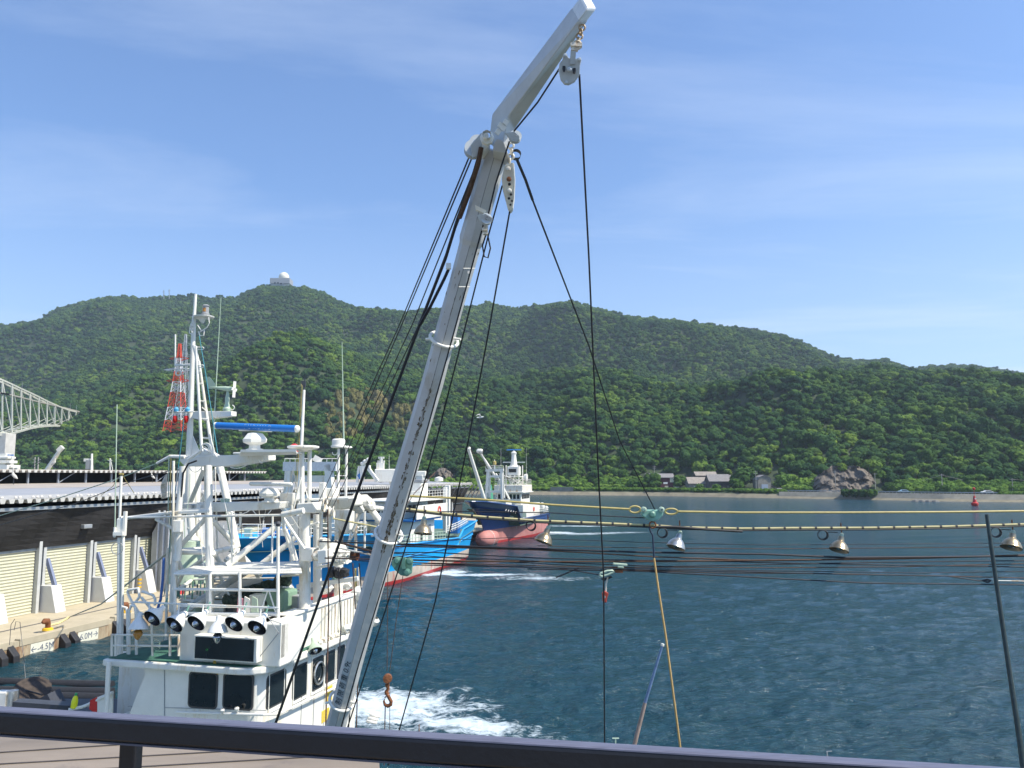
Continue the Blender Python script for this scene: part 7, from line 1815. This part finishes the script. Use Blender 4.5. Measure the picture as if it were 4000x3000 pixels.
# ================================================================ WIRES ACROSS THE HARBOUR VIEW
DW = 13.0
wg = 'wires strung across the water in the foreground'
M_ydark = mat('yellow_banded_pipe_paint', (.52, .45, .22), .5, var=.12, scale=10)
def wire(P, r, m, label, name='strung_wire', d=DW, cat='wire'):
    b = MB(); pts = [at(p[0], p[1], p[2] if len(p) > 2 else d) for p in P]; b.path(pts, r, 6)
    return tag(b.build(name, m, smooth=True), label, cat, wg)
yr = wire([(1600, 1938), (1870, 1950), (2160, 1972), (2462, 1989)], .019, M_yellow, 'upper yellow tension rod left of the green block', 'tension_rod', cat='rod')
yr = wire([(2650, 1998), (2900, 2002), (3300, 2002), (3700, 2000), (4100, 1995), (4700, 1988)], .019, M_yellow, 'upper yellow tension rod right of the green block', 'tension_rod', cat='rod')
def eye(cx, cy, w, h, lb_):
    b = MB(); b.path([at(cx + w * math.cos(a), cy + h * math.sin(a), DW) for a in [i * math.pi / 8 for i in range(16)]], .017, 6, closed=True)
    return tag(b.build('rod_eye', M_yellow, smooth=True), lb_, 'rod eye', 'forged eyes beside the green block')
eye(2480, 1990, 22, 13, 'forged yellow eye on the left of the green block'); eye(2622, 1998, 24, 11, 'forged yellow eye on the right of the green block')
lbar = []
# lamp pipe with dark lashings
lp = empty('lamp_pipe', at(2800, 2060, DW), 'yellow pipe lashed with a black cable carrying the row of hanging lamps', 'lamp pipe')
LP = [(1560, 1985), (1730, 2005), (1900, 2020), (2100, 2034), (2300, 2042), (2560, 2053), (2660, 2060), (2900, 2065), (3100, 2063), (3400, 2062), (3700, 2057), (4000, 2048), (4700, 2030)]
b = MB(); b.path([at(x, y, DW) for x, y in LP], .019, 8); b.build('pipe', M_ydark, lp, smooth=True)
b = MB(); b.path([at(x, y + 7, DW - .02) for x, y in LP], .013, 6); b.build('cable', M_black, lp, smooth=True)
xs_ = []
x = 1600
while x < 4400:
    y = float(np.interp(x, [p[0] for p in LP], [p[1] for p in LP])); o = MB().tube(at(x - 4, y, DW), at(x + 4, y + .5, DW), .026, n=8).build('lashing', M_black, lp); x += 61
b = MB(); b.path([at(x, y, DW - .02) for x, y in ((2560, 2058), (2640, 2058), (2760, 2068), (2900, 2076))], .022, 6); b.build('cable_wrap', M_black, lp)
# hanging lamps
def hlamp(cx, cy, ax, R, label, m=M_bronze, rod=40):
    c = at(cx, cy, DW); e = empty('hanging_lamp', c + Vector((0, 0, .3)), label, 'lamp', 'bell lamps hung from the pipe')
    ax = Vector(ax).normalized(); D = R * 1.5
    s = MB(); s.lathe(c, ax, [(-D * 1.0, R * .12), (-D * .98, R * .30), (-D * .66, R * .36), (-D * .56, R * .55), (-D * .35, R * .82), (-D * .12, R * .97), (0, R * 1.0), (.006, R * 1.04), (.012, R)], 24); sh = s.build('shade', m, e, smooth=True)
    s = MB(); s.lathe(c, ax, [(.008, R * .98), (-D * .3, R * .8), (-D * .52, R * .5), (-D * .62, .01)], 24); s.build('reflector', mat('dull_inner_reflector', (.22, .19, .14), .35, .7), sh, smooth=True)
    s = MB(); s.lathe(c, ax, [(-D * .5, .03), (-D * .3, .045), (-D * .05, .05), (D * .02, .01)], 10); s.build('bulb', M_bulb, e, smooth=True)
    top = c - ax * D; MB().lathe(top, -ax, [(-.02, R * .22), (.03, R * .24), (.06, R * .12)], 12).build('cap', M_ltgrn, e)
    MB().tube(top - ax * .04, top + Vector((.0, 0, .22)), .010, n=6).build('hanger', M_rust, e)
    return e
hlamp(1652, 2083, (-.05, -.2, -1), .145, 'tarnished lamp hanging before the blue boat just right of the boom')
hlamp(2122, 2116, (-.38, -.2, -1), .145, 'tarnished lamp hanging right of the navy boat')
hlamp(2640, 2138, (-.38, -.25, -1), .150, 'bright silvery lamp hanging just right of the green block', M_alu)
hlamp(3277, 2148, (-.34, -.25, -1), .150, 'tarnished lamp hanging in the middle of the open water view')
hlamp(3950, 2138, (-.34, -.25, -1), .155, 'rightmost tarnished lamp hanging beside the leaning green pole')
for (cx, cy, lb_) in ((2072, 2052, 'left cable coil on the lamp pipe before the navy boat'), (2585, 2080, 'cable coil on the lamp pipe by the silvery lamp'), (3212, 2088, 'cable coil on the lamp pipe by the middle lamp'), (3888, 2078, 'cable coil on the lamp pipe by the rightmost lamp')):
    b = MB()
    for k in range(3): b.torus(at(cx + k * 1.5, cy + k, DW - .02 * k), (.15 * k, 1, .1), .073 + .003 * k, .0065, 24, 5)
    b.path([at(cx + 16, cy - 8, DW), at(cx + 30, cy - 10, DW), at(cx + 60, cy - 8, DW)], .006, 4)
    tag(b.build('cable_coil', M_black), lb_, 'cable coil', 'cable coils on the lamp pipe')
# green sheave housing with rope below
gh = empty('green_sheave_housing', at(2550, 2015, DW - .1), 'sea green sheave housing between the yellow eyes with a rope through it', 'sheave housing')
MB().prism([at(x, y, DW - .12) for x, y in ((2506, 1998), (2520, 1992), (2575, 1992), (2592, 1998), (2590, 2014), (2572, 2030), (2552, 2038), (2530, 2030), (2508, 2014))], (0, .16, 0)).build('housing', mat('verdigris_paint', (.22, .42, .34), .5, var=.15, scale=14, stain=(.2, .15, .08), stain_amt=.25), gh, bevel=.015)
MB().lathe(at(2548, 2010, DW - .15), (0, -1, 0), [(-.05, .05), (.0, .055), (.02, .03), (.021, 0)], 16).build('axle', M_grn, gh)
for x in (2514, 2583): MB().lathe(at(x, 1990, DW - .1), (0, -1, 0), [(0, .045), (.06, .045), (.07, .02)], 12).build('clevis', M_ltgrn, gh)
b = MB(); b.torus(at(2549, 2050, DW - .1), (.1, 1, 0), .05, .014, 16, 6); b.build('shackle', M_rust, gh)
rope([(2536, 2058, 12.9), (2542, 2078, 12.9), (2550, 2092, 12.9), (2555, 2180, 12.9)], .016, mat('blue_black_rope', (.015, .03, .06), .7), 'thick blue black rope below the green housing')
rope([(2555, 2180, 12.9), (2572, 2300, 12.7), (2600, 2480, 12.4), (2660, 2940, 12), (2680, 3100, 11.9)], .0165, mat('tan_rope', (.38, .25, .09), .8, var=.2, scale=40), 'tan rope running down right from the green housing to the rail')
# bundle of wires
W_ = [([(1250, 2115, 16), (1540, 2125), (2000, 2140), (2500, 2157), (3000, 2165), (3300, 2178), (3700, 2175), (4600, 2165)], .017, M_rope, 'thick dark wire topmost in the main bundle'),
      ([(1250, 2108, 16), (1540, 2118), (2000, 2100), (2500, 2118), (3000, 2129), (3900, 2122), (4600, 2116)], .006, M_rope, 'thin dark wire crossing the lamps'),
      ([(2100, 2132), (2500, 2140), (3000, 2144), (3900, 2137), (4600, 2130)], .006, M_rustrope, 'thin pale wire just below the lamps'),
      ([(1600, 2000), (1800, 1998), (2150, 2003), (2300, 2012), (2540, 2024)], .009, M_rope, 'dark wire leading left from the green housing'),
      ([(1545, 2133), (2100, 2148), (2560, 2175), (2980, 2190), (3500, 2183), (4000, 2170), (4600, 2160)], .012, M_rustrope, 'brown wire second in the main bundle'),
      ([(1270, 2180, 16), (1800, 2192), (2200, 2194), (2560, 2193), (3200, 2186), (3600, 2179), (4000, 2169), (4600, 2155)], .015, M_rustrope, 'rusty orange wire lying straight in the main bundle'),
      ([(1300, 2160, 16), (1700, 2158), (2100, 2180), (2400, 2187), (2800, 2192), (3100, 2200), (4000, 2215), (4600, 2225)], .010, M_rope, 'dark wire falling slowly to the right in the bundle'),
      ([(1280, 2175, 16), (1800, 2178), (2250, 2200), (2600, 2213), (3000, 2205), (3500, 2195), (4000, 2190), (4600, 2187)], .009, M_rope, 'dark wire crossing the bundle upward to the right'),
      ([(1540, 2196), (1900, 2204), (2300, 2215), (2700, 2216), (3000, 2218), (3500, 2214), (4000, 2202), (4600, 2195)], .008, M_rustrope, 'thin brown wire low in the bundle'),
      ([(1540, 2205), (2000, 2214), (2500, 2225), (2900, 2233), (3300, 2243), (3700, 2250), (3820, 2268), (3870, 2269)], .010, M_rope, 'dark wire ending in a splice at the leaning pole'),
      ([(2060, 2222), (2500, 2231), (3000, 2258), (3400, 2278), (4000, 2284), (4600, 2290)], .011, M_rope, 'lowest dark wire of the bundle on the right'),
      ([(2400, 2225), (2800, 2238), (3200, 2240), (3600, 2248), (4000, 2258), (4600, 2265)], .008, M_rustrope, 'thin brown wire above the lowest wire'),
      ([(1400, 2150, 14), (1900, 2190), (2400, 2218), (2900, 2228), (3600, 2238), (4000, 2232), (4600, 2226)], .007, M_rope, 'thin dark wire weaving through the lower bundle'),
      ([(1400, 2190, 14), (1900, 2210), (2180, 2218), (2348, 2246)], .010, M_rope, 'dark wire leading to the pale green fairlead'),
      ([(1700, 1845, 20), (1620, 1925, 18), (1560, 2015, 16)], .010, M_rustrope, 'thin rusty wire slanting beside the boom'),
      ([(1480, 2060, 16), (1300, 2025, 16)], .018, M_ydark, 'pale lashed rod behind the lower boom')]
for P, r, m, lb_ in W_: wire(P, r, m, lb_)
wire([(1310, 2115, 16), (1420, 2145, 15.5), (1540, 2180, 14.5), (1560, 2190, 14)], .02, M_rustrope, 'frayed grey wire slanting down behind the boom'); wire([(1320, 2140, 16), (1440, 2165, 15.5), (1550, 2200, 14.5)], .016, M_whrust, 'pale frayed wire slanting down behind the boom')
wire([(2172, 2256), (2215, 2238), (2260, 2218)], .012, M_rope, 'short loose wire end sticking out below the bundle', 'wire_end')
# pale green fairlead with red snatch block
fl = empty('pale_green_fairlead', at(2370, 2245, DW), 'pale green looped fairlead clamped to the wires above a red hook block', 'fairlead')
b = MB(); b.path([at(x, y, DW - .05) for x, y in ((2350, 2252), (2343, 2246), (2346, 2240), (2372, 2230), (2392, 2228), (2400, 2232), (2376, 2244), (2350, 2252))], .018, 8); b.build('loop', M_ltgrn, fl, smooth=True)
MB().beam(at(2394, 2202, DW - .05), at(2450, 2207, DW - .05), .05, .035).build('clamp', M_ltgrn, fl, bevel=.01); MB().beam(at(2412, 2213, DW - .05), at(2436, 2216, DW - .05), .05, .03).build('clamp', M_ltgrn, fl, bevel=.01); MB().box(at(2418, 2232, DW - .03), (.12, .05, .04)).build('bolt', M_rust, fl)
MB().prism([at(x, y, DW) for x, y in ((2345, 2262), (2388, 2250), (2392, 2256), (2360, 2270))], (0, .05, 0)).build('keeper', M_black, fl)
rb_ = empty('red_snatch_block', at(2364, 2330, DW), 'small rusty red snatch block on the long wire below the green fairlead', 'pulley block')
MB().prism([at(x, y, DW - .05) for x, y in ((2352, 2318), (2362, 2308), (2378, 2318), (2372, 2336), (2370, 2354), (2356, 2354), (2354, 2334))], (0, .08, 0)).build('cheeks', mat('rusty_red_paint', (.36, .05, .03), .7, var=.3, scale=25), rb_, bevel=.01)
b = MB(); b.path([at(x, y, DW) for x, y in ((2374, 2255), (2368, 2280), (2366, 2310))], .014, 6); b.build('link', M_whrust, rb_); MB().lathe(at(2361, 2332, DW - .06), (0, -1, 0), [(0, .022), (.01, .02), (.011, 0)], 10).build('axle', M_alu, rb_)
b = MB(); b.path([at(3838, 2268, DW), at(3858, 2262, DW), at(3872, 2268, DW), at(3858, 2276, DW), at(3838, 2268, DW)], .012, 6); tag(b.build('splice_eye', M_rope), 'dark spliced wire eye just left of the leaning green pole', 'wire eye')
wire([(3890, 2268), (4000, 2270), (4500, 2272)], .009, M_whrust, 'pale chain leading right from the spliced eye', 'chain', cat='chain')

# poles rising from below
e = tag(MB().path([at(3854, 2010, 12), at(3893, 2280, 11.8), at(3940, 2600, 11.5), at(3985, 2900, 11.2), at(4010, 3100, 11)], [.026, .029, .032, .036, .039], 12).build('leaning_pole', mat('dark_green_patina_pole', (.028, .045, .045), .5, .3, var=.35, scale=14), smooth=True), 'leaning dark green iron pole at the right edge of the view', 'pole')
pe = empty('steel_mast', at(2480, 2930, 9.5), 'slanting worn mast, blue above and rusty below, standing right of centre', 'pole')
MB().tube(at(2588, 2520, 9.5), at(2520, 2745, 9.5), .013, .018, n=10).build('upper_section', mat('faded_blue_paint', (.16, .24, .40), .5, .2, var=.35, scale=9), pe, smooth=True)
MB().tube(at(2520, 2745, 9.5), at(2440, 3060, 9.5), .021, .028, n=10).build('lower_section', mat('rusty_grey_mast', (.32, .24, .20), .7, .2, var=.35, scale=9, stain=(.3, .12, .06), stain_amt=.5), pe, smooth=True)
MB().lathe(at(2588, 2520, 9.5), (.2, 0, 1), [(-.01, .02), (.015, .02), (.02, 0)], 10).build('cap', M_white, pe)
b = MB(); b.tube(at(2404, 2884, 9), at(2404, 2960, 9), .008, n=5); b.tube(at(2392, 2884, 9), at(2418, 2884, 9), .008, n=5); tag(b.build('antenna_tip', M_ltgrn), 'small T shaped aerial tip just above the rail in the centre', 'aerial', 'aerial tips above the rail')
b = MB(); b.tube(at(3230, 2935, 9), at(3231, 2990, 9), .007, n=5); b.tube(at(3231, 2935, 9), at(3250, 2934, 9), .004, n=5); tag(b.build('antenna_tip', M_grey), 'thin aerial tip above the rail right of centre', 'aerial', 'aerial tips above the rail')
b = MB(); b.tube(at(1637, 2830, 12), at(1638, 2990, 12), .007, n=5); tag(b.build('antenna_tip', M_rust), 'thin brown aerial tip above the rail over the foam', 'aerial', 'aerial tips above the rail')

# the boat the boom stands on, moored under the balcony
sb = empty('net_boat', Vector((0, 8, 0)), 'low grey boat moored below the balcony rail carrying the crane boom', 'boat')
b = MB(); hp = [(-9, 4.5), (7, 4.5), (10.5, 7.2), (7, 10), (-9, 10)]
b.prism([Vector((x, y, -.8)) for x, y in hp], (0, 0, 3.0)); b.build('hull', mat('grey_green_hull_paint', (.25, .32, .33), .5), sb, bevel=.1)
MB().prism([Vector((x * .97, 7.25 + (y - 7.25) * .93, 2.21)) for x, y in hp], (0, 0, .03)).build('deck', M_deck, sb)
pb = PL[0][0]; MB().lathe(Vector((pb.x, pb.y, 2.2)), (0, 0, 1), [(0, .6), (.3, .5), (1.2, .35), (max(1.3, pb.z - 2.2 + .1), .22)], 16).build('boom_pedestal', M_boom, sb)
MB().box((3.5, 7.3, 3.1), (3, 2.6, 1.8)).build('cabin', M_white, sb, bevel=.1)
for k in range(3): MB().box((2.7 + k * .8, 5.98, 3.4), (.55, .04, .5)).build('window', M_glass, sb, bevel=.05)

# ================================================================ THE BALCONY WE STAND ON
RZt = 9.46
Lp, Rp = atz(-300, 2741, RZt), atz(4400, 3026, RZt)
rd_ = (Rp - Lp).normalized(); rp_ = Vector((rd_.y, -rd_.x, 0))     # towards the camera
bal = empty('balcony_railing', (0, 1.6, 8.35), 'dark steel balcony handrail with pale reflection along its top edge across the bottom of the view', 'railing')
M_rail = mat('near_black_rail_paint', (.005, .0055, .009), .5, var=.25, scale=14, bump=.06, bscale=60)
prf = [(0.002, -.006), (.006, 0), (.028, 0), (.034, -.003), (.037, -.010), (.039, -.044), (.034, -.049), (.006, -.049), (0.0, -.044)]
b = MB(); b.prism([Lp + rp_ * a + Vector((0, 0, z)) for a, z in prf], Rp - Lp); b.build('handrail', M_rail, bal)
b = MB(); b.prism([Lp + rp_ * a + Vector((0, 0, z)) for a, z in ((.004, 0.0003), (.035, -.0025), (.0345, .0002), (.029, .0024), (.006, .0024))], Rp - Lp); b.build('rail_top_reflection', mat('blue_grey_rail_reflection', (.12, .125, .175), .45, var=.2, scale=20, stretch=(.6, 6, 6)), bal)  # paler blue-grey strip: the reflection on the rail's top, put into the colour
for (xp, w) in ((507, .042), (2700, .042), (4300, .042)):
    p = atz(xp, 2880 + (xp - 507) * .055, RZt - .06); q = Vector((p.x, p.y, 0))
    MB().box((p.x, p.y + .01, (RZt - .052 + 8.3) / 2), (w, .03, RZt - .052 - 8.3), frame=(rd_, rp_, Vector((0, 0, 1)))).build('post', M_rail, bal, bevel=.004)
b = MB(); b.prism([Lp + rp_ * a + Vector((0, 0, z - .0505)) for a, z in ((0.004, -.002), (.033, -.002), (.033, -.006), (.004, -.006))], Rp - Lp); b.build('rail_flange', mat('grey_blue_flange', (.08, .09, .13), .4), bal)
lg = MB(); lg.add([(-6, -2.5, 8.30), (6, -2.5, 8.30), (6, 2.35, 8.30), (-.3, 2.35, 8.30), (-.9, 5.55, 8.30), (-6, 6.0, 8.30), (-6, -2.5, 8.15), (6, -2.5, 8.15), (6, 2.35, 8.15), (-.3, 2.35, 8.15), (-.9, 5.55, 8.15), (-6, 6.0, 8.15)],
    [(0, 1, 2, 3, 4, 5), (11, 10, 9, 8, 7, 6), (0, 6, 7, 1), (1, 7, 8, 2), (2, 8, 9, 3), (3, 9, 10, 4), (4, 10, 11, 5), (5, 11, 6, 0)])
tag(lg.build('terrace_floor', mat('tan_terrace_coating', (.24, .195, .15), .5, var=.25, scale=1.6, stain=(.15, .125, .11), stain_amt=.6, stretch=(.4, 1.6, 1))), kind='structure')  # stretched streaks and darker patches stand in for shadows across the tan floor

M_strip = mat('dark_floor_strip', (.07, .06, .055), .8, var=.3, scale=5)  # thin dark diagonal strips laid on the floor
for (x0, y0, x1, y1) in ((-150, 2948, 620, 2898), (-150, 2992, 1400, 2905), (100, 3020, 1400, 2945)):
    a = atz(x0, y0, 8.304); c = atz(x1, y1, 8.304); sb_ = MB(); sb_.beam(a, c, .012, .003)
    tag(sb_.build('floor_strip', M_strip), kind='structure')
# ================================================================ HAZE (last: needs the extent of the scene)
hz_ = MB(); hz_.box((0, 900, 245), (3600, 1900 * 1.2, 494))
hm_ = bpy.data.materials.new('sea_haze'); hm_.use_nodes = True; ht = hm_.node_tree
ht.nodes.remove(ht.nodes['Principled BSDF'])
pv = ht.nodes.new('ShaderNodeVolumePrincipled'); pv.inputs['Color'].default_value = (0.68, 0.82, 1.0, 1); pv.inputs['Density'].default_value = 0.00015
pv.inputs['Anisotropy'].default_value = 0.2
ht.links.new(pv.outputs[0], ht.nodes['Material Output'].inputs['Volume'])
tag(hz_.build('haze', hm_), 'thin blue sea haze over the harbour and hills', 'haze', kind='stuff')
